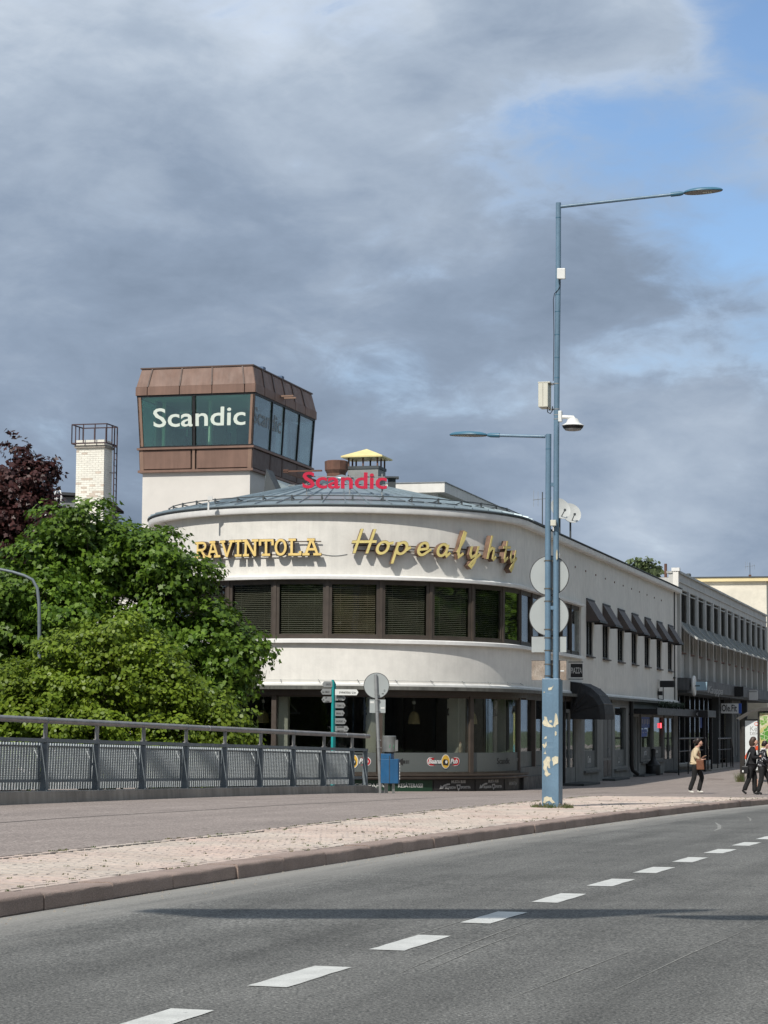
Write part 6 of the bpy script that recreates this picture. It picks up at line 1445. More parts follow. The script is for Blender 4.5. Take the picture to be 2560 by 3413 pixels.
# ------------------------------------------------------------------ sign post and litter bin at the end of the railing
b2 = at(1263, 2640, 58.2); b2.z = zpave(b2.x, b2.y); SP = thing('sign_post', 'grey steel post with a round sign and a small plate seen from behind', 'sign post', b2)
def rel(px, py, o=b2): p = at(px, py, o.y); return Vector((p.x-o.x, 0, p.z-o.z))
t0, t1 = rel(1252, 2248), rel(1268, 2625); mb = MB(); mb.tube([(t1.x, 0, 0), (rel(1258, 2400).x, 0, rel(1258, 2400).z), (t0.x, 0, t0.z)], .042, 12); obj('post', mb, 'grey_steel', SP, True)
c = rel(1255, 2285); r_ = 42/F*b2.y; mb = MB(); mb.lathe([(r_, .05), (r_, .058)], 40, c, (0, 1, 0)); dsk = obj('round_sign', mb, 'sign_back', SP); mb = MB(); mb.tube([c + Vector((r_*math.cos(q), .054, r_*math.sin(q))) for q in np.linspace(0, 2*math.pi, 41)], .009, 6); obj('rim', mb, 'sign_edge', dsk, True)
p = rel(1282, 2302); mb = MB(); mb.tube([p + Vector((.016*math.cos(q), .048, .024*math.sin(q))) for q in np.linspace(0, 6, 9)], .004, 5); mb.box(p.x-.07, p.x-.02, .046, .0495, p.z-.09, p.z-.07); obj('stamp', mb, 'ink', dsk)
a, b = rel(1232, 2376), rel(1285, 2332); mb = MB(); mb.box(a.x, b.x, .05, .058, a.z, b.z); sg = obj('small_plate', mb, 'sign_back', SP, bevel=.003); mb = MB(); p = rel(1234, 2340); mb.box(p.x, p.x+.10, .045, .0495, p.z-.03, p.z+.02); p = rel(1269, 2361); mb.box(p.x, p.x+.10, .045, .0495, p.z-.01, p.z+.03); obj('sticker', mb, 'white_plastic', sg)
for y in (2314, 2332, 2369, 2467, 2492, 2531, 2580): p = rel(1252 + (y-2248)*.0424, y); mb = MB(); mb.tube([p-Vector((0,0,.015)), p+Vector((0,0,.015))], .05, 12); mb.box(p.x-.012, p.x+.07, -.012, .05, p.z-.012, p.z+.012); obj('clamp', mb, 'grey_steel', SP)
mat('bin_blue', (0.020, 0.105, 0.235), 0.45, 0.12, 3, streak=.08); mat('galv', (0.34, 0.35, 0.34), 0.35, 0.25, 3, metal=.7)
b3 = at(1300, 2640, 58.0); b3.z = zpave(b3.x, b3.y); LB = thing('litter_bin', 'blue litter bin with a galvanised drum ashtray on top beside the sign post', 'bin', b3)
rb = lambda px, py: rel(px, py, b3)
z0, z1, z2, z3 = rb(1300, 2611).z, rb(1300, 2512).z, rb(1300, 2506).z, rb(1300, 2454).z
mb = MB(); w = .21; pts = [(-.24,-.10),(-.02,-.19),(.20,-.16),(.24,-.02),(.18,.17),(-.2,.17)]
mb.plate(pts, lambda u, v, d: (u, v, d), z0, z1-.13); obj('bin_body', mb, 'bin_blue', LB, bevel=.012); mb = MB(); mb.plate([(u*.99, v*.99) for u, v in pts[:2]] + [(.02,-.185),(.10,.165),(-.2,.165)], lambda u, v, d: (u, v, d), z1-.131, z1); obj('bin_lid', mb, 'bin_blue', LB, bevel=.01)
mb = MB(); mb.bar((-.02,-.193,z0+.02),(-.02,-.193,z1-.05),.012,.012); obj('front_seam', mb, 'sign_edge', LB)
mb = MB(); mb.lathe([(.175, z2), (.175, z3), (.16, z3+.012)], 24, (-.03, 0, 0)); mb.box(.10, .19, -.09, .09, z2+.02, z3-.09); obj('ash_drum', mb, 'galv', LB, True); mb = MB(); mb.tube([(-.03, 0, z1), (-.03, 0, z2+.01)], .13, 14); obj('neck', mb, 'sign_edge', LB)
mat('sticker_green', (.10, .30, .17), .5, .5, 25); mb = MB(); 
def drumf(u, v, d): q = -math.pi/2 + .35 + u/.177; return (-.03 + (.177+d)*math.cos(q), (.177+d)*math.sin(q), v)
mb.plate([(-.06, z2+.10), (.07, z2+.09), (.08, z2+.17), (-.05, z2+.19)], drumf, -.001, .003); obj('sticker', mb, 'sticker_green', LB)
mb = MB(); R8 = random.Random(4)
for k in range(6): zz = z0+.10+k*.075; mb.box(.235+.0, .246, -.10+R8.uniform(-.02,.02), -.04+R8.uniform(-.02,.03), zz, zz+.05)
obj('scuffed_sticker', mb, 'white_plastic', LB); mb = MB(); mb.box(-.15, -.05, .12, .16, 0, z1-.02); mb.box(.05, .12, -.06, .02, 0, z0+.01); obj('bin_stand', mb, 'galv', LB)
# ------------------------------------------------------------------ teal finger post
mat('teal', (0.012, 0.30, 0.30), 0.45, 0.12, 3); mat('finger_shaded', (0.24, 0.25, 0.25), 0.5, 0.08, 4); mat('finger_white', (0.74, 0.75, 0.72), .5, .05, 4)  # most plates have their shade put into the colour as grey
b4 = at(1110, 2600, 62.0); b4.z = zpave(b4.x, b4.y); FP = thing('finger_post', 'teal finger post with pointed direction plates toned grey for shade behind the railing', 'direction sign', b4)
rf = lambda px, py: rel(px, py, b4)
x0, x1 = rf(1104, 2400).x, rf(1119, 2400).x; zt1, zt2 = rf(1106, 2266).z, rf(1119, 2280).z; m_ = (x0+x1)/2; d_ = .10
mb = MB(); mb.add([(x0,-.05,0),(x0+.06,-.09,0),(x1,.02,0),(x0+.04,.07,0),(x0,-.05,zt1),(x0+.06,-.09,zt1),(x1,.02,zt2),(x0+.04,.07,zt1)], [(0,3,2,1),(4,5,6,7),(0,1,5,4),(1,2,6,5),(2,3,7,6),(3,0,4,7)]); obj('post', mb, 'teal', FP)
def finger(px0, px1, py0, py1, right, texts, m='finger_shaded', y=-.02):
    a, b = rf(px0, py1), rf(px1, py0); tip = .05; zc = (a.z+b.z)/2; xs0, xs1 = a.x, b.x
    poly = [(xs0, a.z), (xs1-tip, a.z), (xs1, zc), (xs1-tip, b.z), (xs0, b.z)] if right else [(xs1, a.z), (xs1, b.z), (xs0+tip, b.z), (xs0, zc), (xs0+tip, a.z)]
    mb = MB(); mb.plate(poly, lambda u, v, d: (u, d, v), y-.006, y+.006); p_ = obj('direction_plate', mb, m, FP)
    mb = MB(); n = len(texts); w = xs1-xs0
    for k, (t_, u, wd) in enumerate(texts):
        row = k if n == 3 and k < 2 else None
        zz = zc - .035 if row is None else (zc + .02 if row == 0 else zc - .085)
        add_text(mb, t_, .075, lambda x, yy, dd, zz=zz, u=u: (xs0 + w*u + x, y-.0065-dd, zz + yy), .002, wd*w, bold=.002)
    obj('lettering', mb, 'ink', p_, fixn=False)
finger(1074, 1108, 2271, 2290, False, [('OPASTUS', .62, .5)], y=-.07); finger(1069, 1105, 2296, 2315, False, [('2 km', .24, .2), ('SIBELIUS', .62, .4)], y=-.07); finger(1072, 1106, 2322, 2341, False, [('OP', .45, .2), ('ASEMA', .58, .45), ('3 km', .18, .16)], y=-.07)
finger(1117, 1195, 2298, 2317, True, [('SYVÄNKÄÄSALI', .42, .5), ('0,2 km', .80, .18)], 'finger_white', y=-.10)
finger(1117, 1153, 2317, 2335, True, [('TORI', .42, .5), ('MAJA', .45, .35), ('2 km', .8, .16)]); finger(1117, 1152, 2342, 2360, True, [('TORNI', .40, .4), ('2 km', .8, .18)]); finger(1117, 1149, 2368, 2386, True, [('SAIRAALA', .38, .55), ('1 km', .8, .18)]); finger(1117, 1155, 2394, 2413, True, [('KAUPUNKI', .38, .6), ('1 km', .83, .16)]); finger(1117, 1163, 2420, 2438, True, [('RAUHANIEMI', .38, .5), ('UIMAPUISTO', .38, .5), ('1,0 km', .80, .18)])
# ------------------------------------------------------------------ white brick chimney behind the trees
mat('brick_paint', (0.80, 0.77, 0.68), 0.85, 0.08, 2.5, bump=.2, bscale=40, fine=.05, fscale=30); mat('brick_bare', (0.62, 0.53, 0.44), 0.9, 0.2, 5, bump=.2, bscale=40); mat('mortar', (0.42, 0.40, 0.35), 0.95, 0.2, 5); mat('dark_iron', (0.06, 0.035, 0.04), 0.6, 0.2, 6)
CY = 100.0; cc_ = at(344, 1700, CY); CWd = at(344, 1600, CY).x - at(247, 1600, CY).x; CWd = CWd/math.cos(rad(15)); CD = .95
cz0 = -5.8; cz1 = at(344, 1492, CY).z
chm = thing('brick_chimney', 'white painted brick chimney with flaking bricks and an iron railing on top', 'chimney', (cc_.x, cc_.y, 0), ROT)
mb = MB(); mb.box(.012, CD-.012, .012, CWd-.012, cz0, cz1); obj('core', mb, 'mortar', chm)
CRS = .0955; R9 = random.Random(21); zlow = at(344, 1745, CY).z; n_cr = int((cz1-zlow)/CRS)
nb_f = 5; bl = CWd/nb_f; bm_f = {}
def brick_me(l, th, key, m):
    if key not in bm_f:
        mb = MB(); mb.box(0, th, .004, l-.004, .004, CRS-.004); bm_f[key] = mesh_of(mb, 'brick', m)
    return bm_f[key]
def brick_side(l, key, m):
    if key not in bm_f:
        mb = MB(); mb.box(.004, l-.004, 0, .06, .004, CRS-.004); bm_f[key] = mesh_of(mb, 'brick', m)
    return bm_f[key]
for r_ in range(n_cr):
    z = cz1 - (r_+1)*CRS; off = .5 if r_ % 2 else 0
    y = CWd; cells = []
    if off: cells = [(CWd-bl/2, bl/2)] + [(CWd-bl/2-bl*(k+1), bl) for k in range(nb_f-1)] + [(0, bl/2)]
    else: cells = [(CWd-bl*(k+1), bl) for k in range(nb_f)]
    for y0, l in cells:
        yc = (y0 + l/2)/CWd; fr = r_/n_cr
        pr_ = .0
        if .30 < fr < .78: pr_ = .55*(1-abs(fr-.52)/.3) * (1 if yc < .75 else .5)
        if fr < .3 and yc > .62: pr_ = .35
        bare = R9.random() < pr_*.4
        half = l < bl*.9
        link('brick', brick_me(l, .06, ('f', half, bare), 'brick_bare' if bare else 'brick_paint'), chm, loc=(-.006 + R9.uniform(0, .005), y0, z))
    if r_ < 32:
        ls = (CD-.07)/3
        for k in range(3): link('brick', brick_side(ls, ('s', 0), 'brick_paint'), chm, loc=(.064 + ls*k, -.004 + R9.uniform(0, .004), z))
mb = MB(); mb.box(-.08, CD+.06, -.06, CWd+.06, cz1, cz1+.12); obj('concrete_collar', mb, 'concrete', chm)
mb = MB(); mb.box(-.02, CD, 0, CWd, cz1+.12, cz1+.36); obj('coping', mb, 'brick_paint', chm)
zr0, zr1 = at(344, 1477, CY).z, at(344, 1414, CY).z; ox = .16
for (xa, ya, xb, yb, n) in ((-ox, -ox, -ox, CWd+ox, 4), (CD+ox, -ox, CD+ox, CWd+ox, 4), (-ox, CWd+ox, CD+ox, CWd+ox, 4), (-ox, -ox, CD+ox, -ox, 3)):
    mb = MB(); mb.bar((xa, ya, zr0), (xb, yb, zr0), .05, .06); mb.bar((xa, ya, zr1), (xb, yb, zr1), .04, .05); obj('guard_rail', mb, 'dark_iron', chm)
    for k in range(n): u = k/(n-1); mb = MB(); mb.bar((xa+(xb-xa)*u, ya+(yb-ya)*u, zr0), (xa+(xb-xa)*u, ya+(yb-ya)*u, zr1), .04); obj('guard_post', mb, 'dark_iron', chm)
mb = MB()
for y in (-ox-.12, -ox-.12): pass
for x in (CD-.30, CD+.02): mb.bar((x, -ox-.05, cz0+4), (x, -ox-.05, zr1+.0), .045)
obj('ladder_rail', mb, 'dark_iron', chm)
mb = MB(); z = zlow-1
while z < zr0: mb.bar((CD-.30, -ox-.05, z), (CD+.02, -ox-.05, z), .025); z += .28
obj('ladder_rung', mb, 'dark_iron', chm); mb = MB(); zz = at(360, 1570, CY).z; mb.bar((CD-.3, -ox-.05, zz), (CD-.3, .02, zz), .02); mb.bar((CD+.0, -ox-.05, zz), (CD+.0, .02, zz), .02); obj('ladder_stay', mb, 'dark_iron', chm)

# ------------------------------------------------------------------ houses far left behind the trees
mat('roof_green', (0.30, 0.40, 0.42), 0.5, 0.15, 1, metal=.2); mat('grey_cladding', (0.23, 0.24, 0.24), 0.8, 0.1, 1, streak=.2); mat('orange_board', (0.42, 0.19, 0.08), 0.8, 0.25, 3, streak=.3); mat('roof_black', (0.04, 0.042, 0.045), 0.7, 0.2, 1)
def house(px0, px1, py_top, py_bot, Y, depth, wall, roof, label, pitch=.12, over=.25):
    a, b = at(px0, py_bot, Y), at(px1, py_top, Y); h = thing('background_house', label, 'building', ((a.x+b.x)/2, Y, 0)); w = (b.x-a.x)/2
    zt_h = b.z - w*pitch; mb = MB(); mb.box(-w, w, 0, depth, -5.8, zt_h); obj('wall', mb, wall, h)
    mb = MB(); mb.add([(-w-over, -over, zt_h-.02), (w+over, -over, zt_h-.02), (w+over, depth+over, zt_h-.02), (-w-over, depth+over, zt_h-.02), (0, -over, zt_h+w*pitch), (0, depth+over, zt_h+w*pitch), (-w-over, -over, zt_h+.12), (w+over, -over, zt_h+.12), (w+over, depth+over, zt_h+.12), (-w-over, depth+over, zt_h+.12), (0, -over, zt_h+w*pitch+.15), (0, depth+over, zt_h+w*pitch+.15)],
        [(0,1,4),(0,6,10,7,1),(6,9,11,10),(10,11,8,7),(3,9,11,8,2),(2,3,5)]); obj('roof', mb, roof, h)
    for k in range(3): x = -w*.6 + w*.6*k; mb = MB(); mb.box(x-.5, x+.5, -.03, .02, zt_h-1.9, zt_h-.6); wn_ = obj('window', mb, 'black', h); mb = MB(); mb.box(x-.57, x+.57, -.06, -.031, zt_h-2.0, zt_h-1.9); obj('sill', mb, 'trim_white', wn_)
    return h, zt_h
hs, zt_h = house(80, 330, 1652, 2100, 118, 9, 'grey_cladding', 'roof_black', 'grey flat-roofed building with a white roof ladder behind the chimney', .04)
house(60, 195, 1677, 2100, 108, 6, 'grey_cladding', 'roof_green', 'small house with a pale green metal roof behind the copper tree', .25); house(70, 250, 1722, 2100, 98, 6, 'orange_board', 'trim_white', 'orange boarded shed with a white gable edge behind the trees', .22)
# white roof ladder with hooped handrails, standing on the grey building
pl_ = at(190, 1700, 116.5); rl_ = thing('roof_ladder', 'white steel roof ladder with hooped rails on the grey building', 'ladder', (pl_.x, pl_.y, pl_.z))
ht = at(190, 1632, 116.5).z - pl_.z
for x in (-.14, .20): mb = MB(); mb.tube([(x, 0, -1.0), (x, 0, ht-.25), (x+.06*(1 if x < 0 else -1), .05, ht-.05), (x+.12*(1 if x < 0 else -1), .2, ht), (x+.1*(1 if x < 0 else -1), .45, ht-.1), (x, .6, ht-.5), (x, .6, -.2)], .03, 8); obj('side_rail', mb, 'trim_white', rl_, True)
for k in range(5): mb = MB(); mb.bar((-.14, 0, -.7+k*.32), (.20, 0, -.7+k*.32), .035); obj('rung', mb, 'trim_white', rl_)

# ------------------------------------------------------------------ curved grey lamp in front of the maple
LYc = 55.0; p0 = at(131, 2400, LYc); cl = thing('curved_lamp', 'slim grey lamp pole bending over to the left in front of the maple', 'street lamp', (p0.x, p0.y, -5.8))
def rc(px, py): p = at(px, py, LYc); return Vector((p.x-p0.x, 0, p.z+5.8))
pts = [Vector((0, 0, 0)), rc(131, 2300), rc(131, 2080), rc(130, 2010), rc(124, 1960), rc(108, 1932), rc(80, 1918), rc(40, 1906), rc(-60, 1885), rc(-150, 1868)]
mb = MB(); mb.tube(pts, [.06, .048, .043, .04, .038, .036, .036, .035, .034, .033], 12); obj('pole', mb, 'rail_paint', cl, True); mb = MB(); q = rc(131, 2076); mb.tube([q, q+Vector((0,0,.06))], .05, 12); obj('joint', mb, 'rail_paint', cl, True)
e_ = pts[-1]; mb = MB(); mb.obox(e_ + Vector((-.25, 0, .02)), (.28, 0, 0), (0, .12, 0), (0, 0, .05)); obj('lamp_head', mb, 'rail_paint', cl, bevel=.03)

# ------------------------------------------------------------------ trees
leafmat('leaf_maple', (0.055, 0.115, 0.012), (0.170, 0.275, 0.030), .34); leafmat('leaf_lime', (0.120, 0.190, 0.016), (0.235, 0.315, 0.032), .38); leafmat('leaf_copper', (0.040, 0.016, 0.016), (0.085, 0.032, 0.028), .2); leafmat('leaf_far', (0.10, 0.135, 0.06), (0.16, 0.20, 0.09), .3)
mat('bark', (0.085, 0.068, 0.052), 0.95, 0.3, 6, bump=.6, bscale=20)
MAPLE = np.array([(0,0),(.32,.0),(.26,.18),(.54,.36),(.22,.56),(0,1.0),(-.22,.56),(-.54,.36),(-.26,.18),(-.32,.0)])
ROUND = np.array([(0,0),(.30,.12),(.42,.45),(.28,.78),(0,1.0),(-.28,.78),(-.42,.45),(-.30,.12)])
def crown(name, blobs, m, parent, size, density, shape, seed, twig=.36, lpt=11, droop=.5, inner=.25, clump=.55, cover=.55):
    # every lump of the crown carries many small leaf clumps, each a flattened tuft lit on its own outer side
    rng = np.random.default_rng(seed); C, D = [], []
    for (c, r) in blobs:
        a, b, d = r; area = 4*math.pi*(((a*b)**1.6 + (a*d)**1.6 + (b*d)**1.6)/3)**(1/1.6); total = area*density; ns = max(5, int(area/(clump*clump)*cover))
        v = rng.normal(size=(ns, 3)); v /= np.linalg.norm(v, axis=1)[:, None]
        k = np.where(rng.random(ns) < inner, rng.uniform(.4, .8, ns), rng.uniform(.84, 1.10, ns))
        lump = np.array([noise.noise(Vector((float(p[0])*2.1 + c[0], float(p[1])*2.1 + c[1], float(p[2])*2.1 + c[2]))) for p in v])
        S = np.array(c) + v*np.array(r)*(k*(1 + .2*lump))[:, None]; rs = clump*rng.uniform(.45, 1.15, ns)
        nl = max(3, int(total/lpt/ns))
        for j in range(ns):
            w = rng.normal(size=(nl, 3)) + np.array([0, 0, .35]) + v[j]*.5; w /= np.linalg.norm(w, axis=1)[:, None]
            rr = rs[j]*min(1.0, 3.2*max(d, .1)/clump)
            C.append(S[j] + w*np.array([1, 1, .6])*rr*rng.uniform(.7, 1.05, nl)[:, None]); D.append(w*.75 + v[j]*.45)
    C = np.vstack(C); D = np.vstack(D); D /= np.linalg.norm(D, axis=1)[:, None]; nt = len(C)
    # leaves round each twig
    n = nt*lpt; base = np.repeat(C, lpt, 0); dirs = np.repeat(D, lpt, 0)
    off = rng.normal(size=(n, 3))*np.array([twig*.55, twig*.55, twig*.30]); pos = base + off
    nor = dirs*.95 + np.array([0, 0, .45]) + rng.normal(size=(n, 3))*.40; nor /= np.linalg.norm(nor, axis=1)[:, None]
    tip = dirs*.7 + off/twig*.5 + np.array([0, 0, -droop]) + rng.normal(size=(n, 3))*.45
    tip -= nor*np.sum(tip*nor, 1)[:, None]; tip /= np.linalg.norm(tip, axis=1)[:, None]; sx = np.cross(tip, nor)
    s = size*rng.uniform(.65, 1.2, n); K = len(shape); V = np.empty((n, K, 3))
    for i, (u, w) in enumerate(shape):
        fold = -.22*abs(u) - .12*w*w; V[:, i] = pos + (sx*(u) + tip*(w-.4) + nor*fold)*s[:, None]
    me = bpy.data.meshes.new(name); me.vertices.add(n*K); me.vertices.foreach_set('co', V.reshape(-1)); me.loops.add(n*K); me.loops.foreach_set('vertex_index', np.arange(n*K, dtype=np.int32)); me.polygons.add(n)
    me.polygons.foreach_set('loop_start', np.arange(0, n*K, K, dtype=np.int32)); me.polygons.foreach_set('loop_total', np.full(n, K, dtype=np.int32)); me.update(); me.validate(); me.materials.append(MATS[m])
    o = link(name, me, parent); o['kind'] = 'stuff'; return o
def blobD(dx, dy, rx, ry, Y, dz=None, o=None):   # display pixels (1659 wide) to a lump of crown
    k = 2560/1659; p = at(dx*k, dy*k, Y); a = rx*k/F*Y; c = ry*k/F*Y; q = (p.x - (o.x if o else 0), p.y - (o.y if o else 0), p.z - (o.z if o else 0)); return (q, (a, dz or max(a, c)*.9, c))
def tree(name, label, foot, blobs, m, size, density, shape, seed, trunk_r, group=None, **k):
    t = thing(name, label, 'tree', foot, group=group); cr = [((b[0][0]-foot.x, b[0][1]-foot.y, b[0][2]-foot.z), b[1]) for b in blobs]
    cx = sum(b[0][0]*b[1][0] for b in cr)/sum(b[1][0] for b in cr); cy = sum(b[0][1]*b[1][0] for b in cr)/sum(b[1][0] for b in cr); top = max(b[0][2] for b in cr); fork = min(b[0][2] for b in cr)*.75
    mb = MB(); mb.tube([(0,0,0), (cx*.1, cy*.1, fork*.5), (cx*.3, cy*.3, fork), (cx*.7, cy*.7, (fork+top)/2), (cx, cy, top)], [trunk_r*1.25, trunk_r, trunk_r*.85, trunk_r*.5, trunk_r*.15], 10); obj('trunk', mb, 'bark', t, True)
    rn = random.Random(seed)
    for b in cr:
        q = Vector(b[0]); s0 = Vector((cx*.35, cy*.35, fork + (max(q.z, fork)-fork)*.35)); mb = MB(); mid = (s0+q)/2 + Vector((rn.uniform(-.3,.3), rn.uniform(-.3,.3), rn.uniform(.0,.4))); mb.tube([s0, mid, q], [trunk_r*.4, trunk_r*.26, trunk_r*.1], 7)
        for _ in range(4):
            e = q + Vector((rn.uniform(-1,1)*b[1][0], rn.uniform(-1,1)*b[1][1], rn.uniform(-.3,1)*b[1][2]))*.75; mb.tube([mid.lerp(q, rn.random()), e], [trunk_r*.12, trunk_r*.04], 5)
        obj('limb', mb, 'bark', t, True)
    crown('crown', cr, m, t, size, density, shape, seed, **k); return t
Ym = 61.5
bl = [blobD(x, y, a, b, Ym + dy) for x, y, a, b, dy in ((185,1152,98,60,0),(95,1215,90,58,0),(240,1215,90,60,.6),(275,1180,90,62,1),(335,1218,80,58,0),(392,1262,66,54,0),(60,1290,100,58,-1),(-20,1280,80,70,0),(150,1330,85,60,-1),(395,1330,85,70,0),(465,1370,75,55,0),(530,1418,54,42,0),(480,1440,80,52,0),(505,1478,48,40,0),(300,1390,110,70,0),(60,1400,120,80,0),(420,1500,75,70,0),(470,1545,50,50,.5),(180,1450,120,90,.5),(330,1490,100,80,0.5),(-40,1400,90,80,0),(-60,1500,110,90,0),(60,1520,110,80,1),(440,1590,70,60,1),(300,1250,60,45,1.8),(130,1270,70,40,1))]
tree('maple_tree', 'tall dark green maple with broad leaves in front of the round building', Vector((-8.2, 62.5, -5.8)), bl, 'leaf_maple', .15, 270, MAPLE, 5, .22, inner=.30, lpt=5, twig=.20, clump=.60, cover=.85)
Yl = 54.0
bl = [blobD(x, y, a, b, Yl + dy) for x, y, a, b, dy in ((250,1372,70,40,0),(200,1412,85,48,0),(300,1418,70,48,0),(120,1445,85,45,0),(350,1455,62,45,0),(40,1480,80,45,0),(-30,1500,80,50,0),(230,1478,110,55,-.6),(120,1520,110,55,-.4),(320,1520,95,50,-.3),(400,1505,45,34,0),(430,1540,60,38,0),(480,1565,55,30,0),(525,1588,34,18,0),(30,1560,100,50,-.3),(200,1580,130,50,-.6),(370,1585,95,42,-.3),(480,1600,60,28,0),(-60,1580,80,60,0),(100,1630,150,60,0),(350,1640,150,60,0))]
tree('lime_tree', 'light yellow-green young tree pressed against the bridge railing', Vector((-7.2, 54.6, -5.8)), bl, 'leaf_lime', .10, 320, ROUND, 8, .14, twig=.16, lpt=5, clump=.42, cover=.7)
Yp = 70.0
bl = [blobD(x, y, a, b, Yp + dy) for x, y, a, b, dy in ((40,975,12,22,0),(38,1010,22,28,0),(20,1050,46,38,0),(62,1040,34,34,0),(92,1008,16,26,0),(98,1040,18,28,0),(40,1100,62,45,0),(92,1082,20,20,0),(80,1120,34,34,0),(20,1150,75,50,0),(75,1170,40,34,0),(-20,1100,60,70,0),(30,1220,70,45,0),(80,1230,36,30,0),(0,1290,70,60,0),(-40,1200,70,80,0),(30,1350,60,60,.5))]
tree('copper_maple', 'dark purple-leaved copper maple behind the green trees', Vector((-12.0, 71.0, -5.8)), bl, 'leaf_copper', .16, 200, MAPLE, 14, .2, twig=.2, lpt=5, clump=.5, cover=.8)
bl = [blobD(x, y, a, b, 140) for x, y, a, b in ((1380,1217,8,8),(1393,1225,9,8),(1408,1233,7,7),(1396,1247,14,10))]
tree('distant_tree', 'grey-green tree top showing above the hotel eave far off', Vector((at(2145, 1900, 140).x, 140.5, -1.0)), bl, 'leaf_far', .28, 12, ROUND, 3, .2, twig=.5, lpt=9)
# weeds at the foot of the bus shelter
mb = MB(); R5.seed(3)
for _ in range(5): tuft(bp_.x-.12+R5.uniform(-.1,.1), bp_.y-.25+R5.uniform(-.1,.1), bp_.z-.02, .1, .5, 26)
tag(obj('shelter_weeds', mb, 'weed', fixn=False), 'green weeds growing at the foot of the bus shelter post', 'weeds', kind='stuff')

# ------------------------------------------------------------------ invented banners out of view, added only to cast the long road shadow
mat('shadow_banner_cloth', (0.5, 0.5, 0.48), 0.8, 0.1, 2)
HB = 9.6; kx_ = math.sin(SUN_AZ)/math.tan(SUN_EL); ky_ = math.cos(SUN_AZ)/math.tan(SUN_EL)
def caster(x, y, h): return Vector((x - kx_*h, y - ky_*h, h))
def banner(px0, px1, py, h0, h1, label):
    d0 = ray(px0, py); d1 = ray(px1, py); t0_ = -(HC+.005)/d0.z; t1_ = -(HC+.005)/d1.z; a = CAM + d0*t0_; b = CAM + d1*t1_; n = 12; mb = MB()
    A, B2 = caster(a.x, a.y, h0), caster(b.x, b.y, h0)
    for i in range(n+1):
        u = i/n; p = A.lerp(B2, u); th_ = (h1-h0)*min(1, 3.2*u+.25)*min(1, 5*(1-u)+.15); mb.v += [(p.x, p.y, h1-th_), (p.x, p.y, h1), (p.x, p.y+.02, h1), (p.x, p.y+.02, h1-th_)]
    for i in range(n):
        for j in range(4): mb.f.append((i*4+j, i*4+(j+1) % 4, i*4+4+(j+1) % 4, i*4+4+j))
    mb.f += [(0,1,2,3), (n*4+3, n*4+2, n*4+1, n*4)]; tag(obj('shadow_banner', mb, 'shadow_banner_cloth'), label, 'banner', 'invented banners casting the road shadow'); return A, B2
A_, B2_ = banner(230, 2240, 3060, HB-.0, HB+1.12, 'long pale cloth banner invented to cast the road shadow'); A3, B3_ = banner(2090, 3300, 3065, HB-.10, HB+.45, 'narrow pale cloth banner invented to cast the road shadow')
zc_ = HB+1.16; yc_ = A_.y; xl, xr = -16.0, 14.0
cb2 = thing('shadow_banner_cable', 'invented steel cable and poles carrying the shadow-casting banners', 'cable', (xl, yc_, 0)); mb = MB(); mb.tube([(0, .01, zc_), (xr-xl, .01, zc_)], .008, 6); obj('cable', mb, 'grey_steel', cb2)
for x in (0, xr-xl): mb = MB(); mb.tube([(x, .01, -5.8 if x == 0 else -.2), (x, .01, zc_+.2)], .09, 12); obj('pole', mb, 'grey_steel', cb2, True)
# ------------------------------------------------------------------ people
mat('skin', (0.52, 0.30, 0.22), 0.55, 0.06, 8); mat('hair_dark', (0.022, 0.014, 0.011), 0.5, 0.3, 40); mat('hair_brown', (0.06, 0.036, 0.024), 0.5, 0.3, 40)
mat('jacket_beige', (0.58, 0.47, 0.31), 0.8, 0.12, 7, bump=.4, bscale=18); mat('trouser_black', (0.011, 0.011, 0.012), 0.85, 0.3, 6, bump=.4, bscale=14); mat('coat_black', (0.010, 0.010, 0.012), 0.85, 0.3, 5, bump=.4, bscale=12)
mat('shoe_white', (0.72, 0.70, 0.64), 0.5, 0.05, 8); mat('bag_brown', (0.165, 0.062, 0.028), 0.45, 0.2, 8); mat('scarf_white', (0.70, 0.70, 0.68), 0.8, 0.1, 9); mat('scarf_pink', (0.66, 0.45, 0.40), 0.8, 0.1, 9); mat('tote_peach', (0.66, 0.40, 0.30), 0.7, 0.1, 5)
def pattern(name):
    m = mat(name, (.012,.012,.016), .8, 0); t = m.node_tree; nd = t.nodes; ln = t.links; g = nd.new('ShaderNodeNewGeometry'); v = nd.new('ShaderNodeTexNoise'); v.inputs['Scale'].default_value = 13; v.inputs['Detail'].default_value = 2; ln.new(g.outputs['Position'], v.inputs['Vector'])
    r = nd.new('ShaderNodeValToRGB'); r.color_ramp.interpolation = 'CONSTANT'; r.color_ramp.elements[0].color = (.012,.012,.016,1); r.color_ramp.elements[1].position = .57; r.color_ramp.elements[1].color = (.45,.46,.48,1); ln.new(v.outputs['Fac'], r.inputs[0]); ln.new(r.outputs[0], nd['Principled BSDF'].inputs['Base Color'])
pattern('blouse_print')
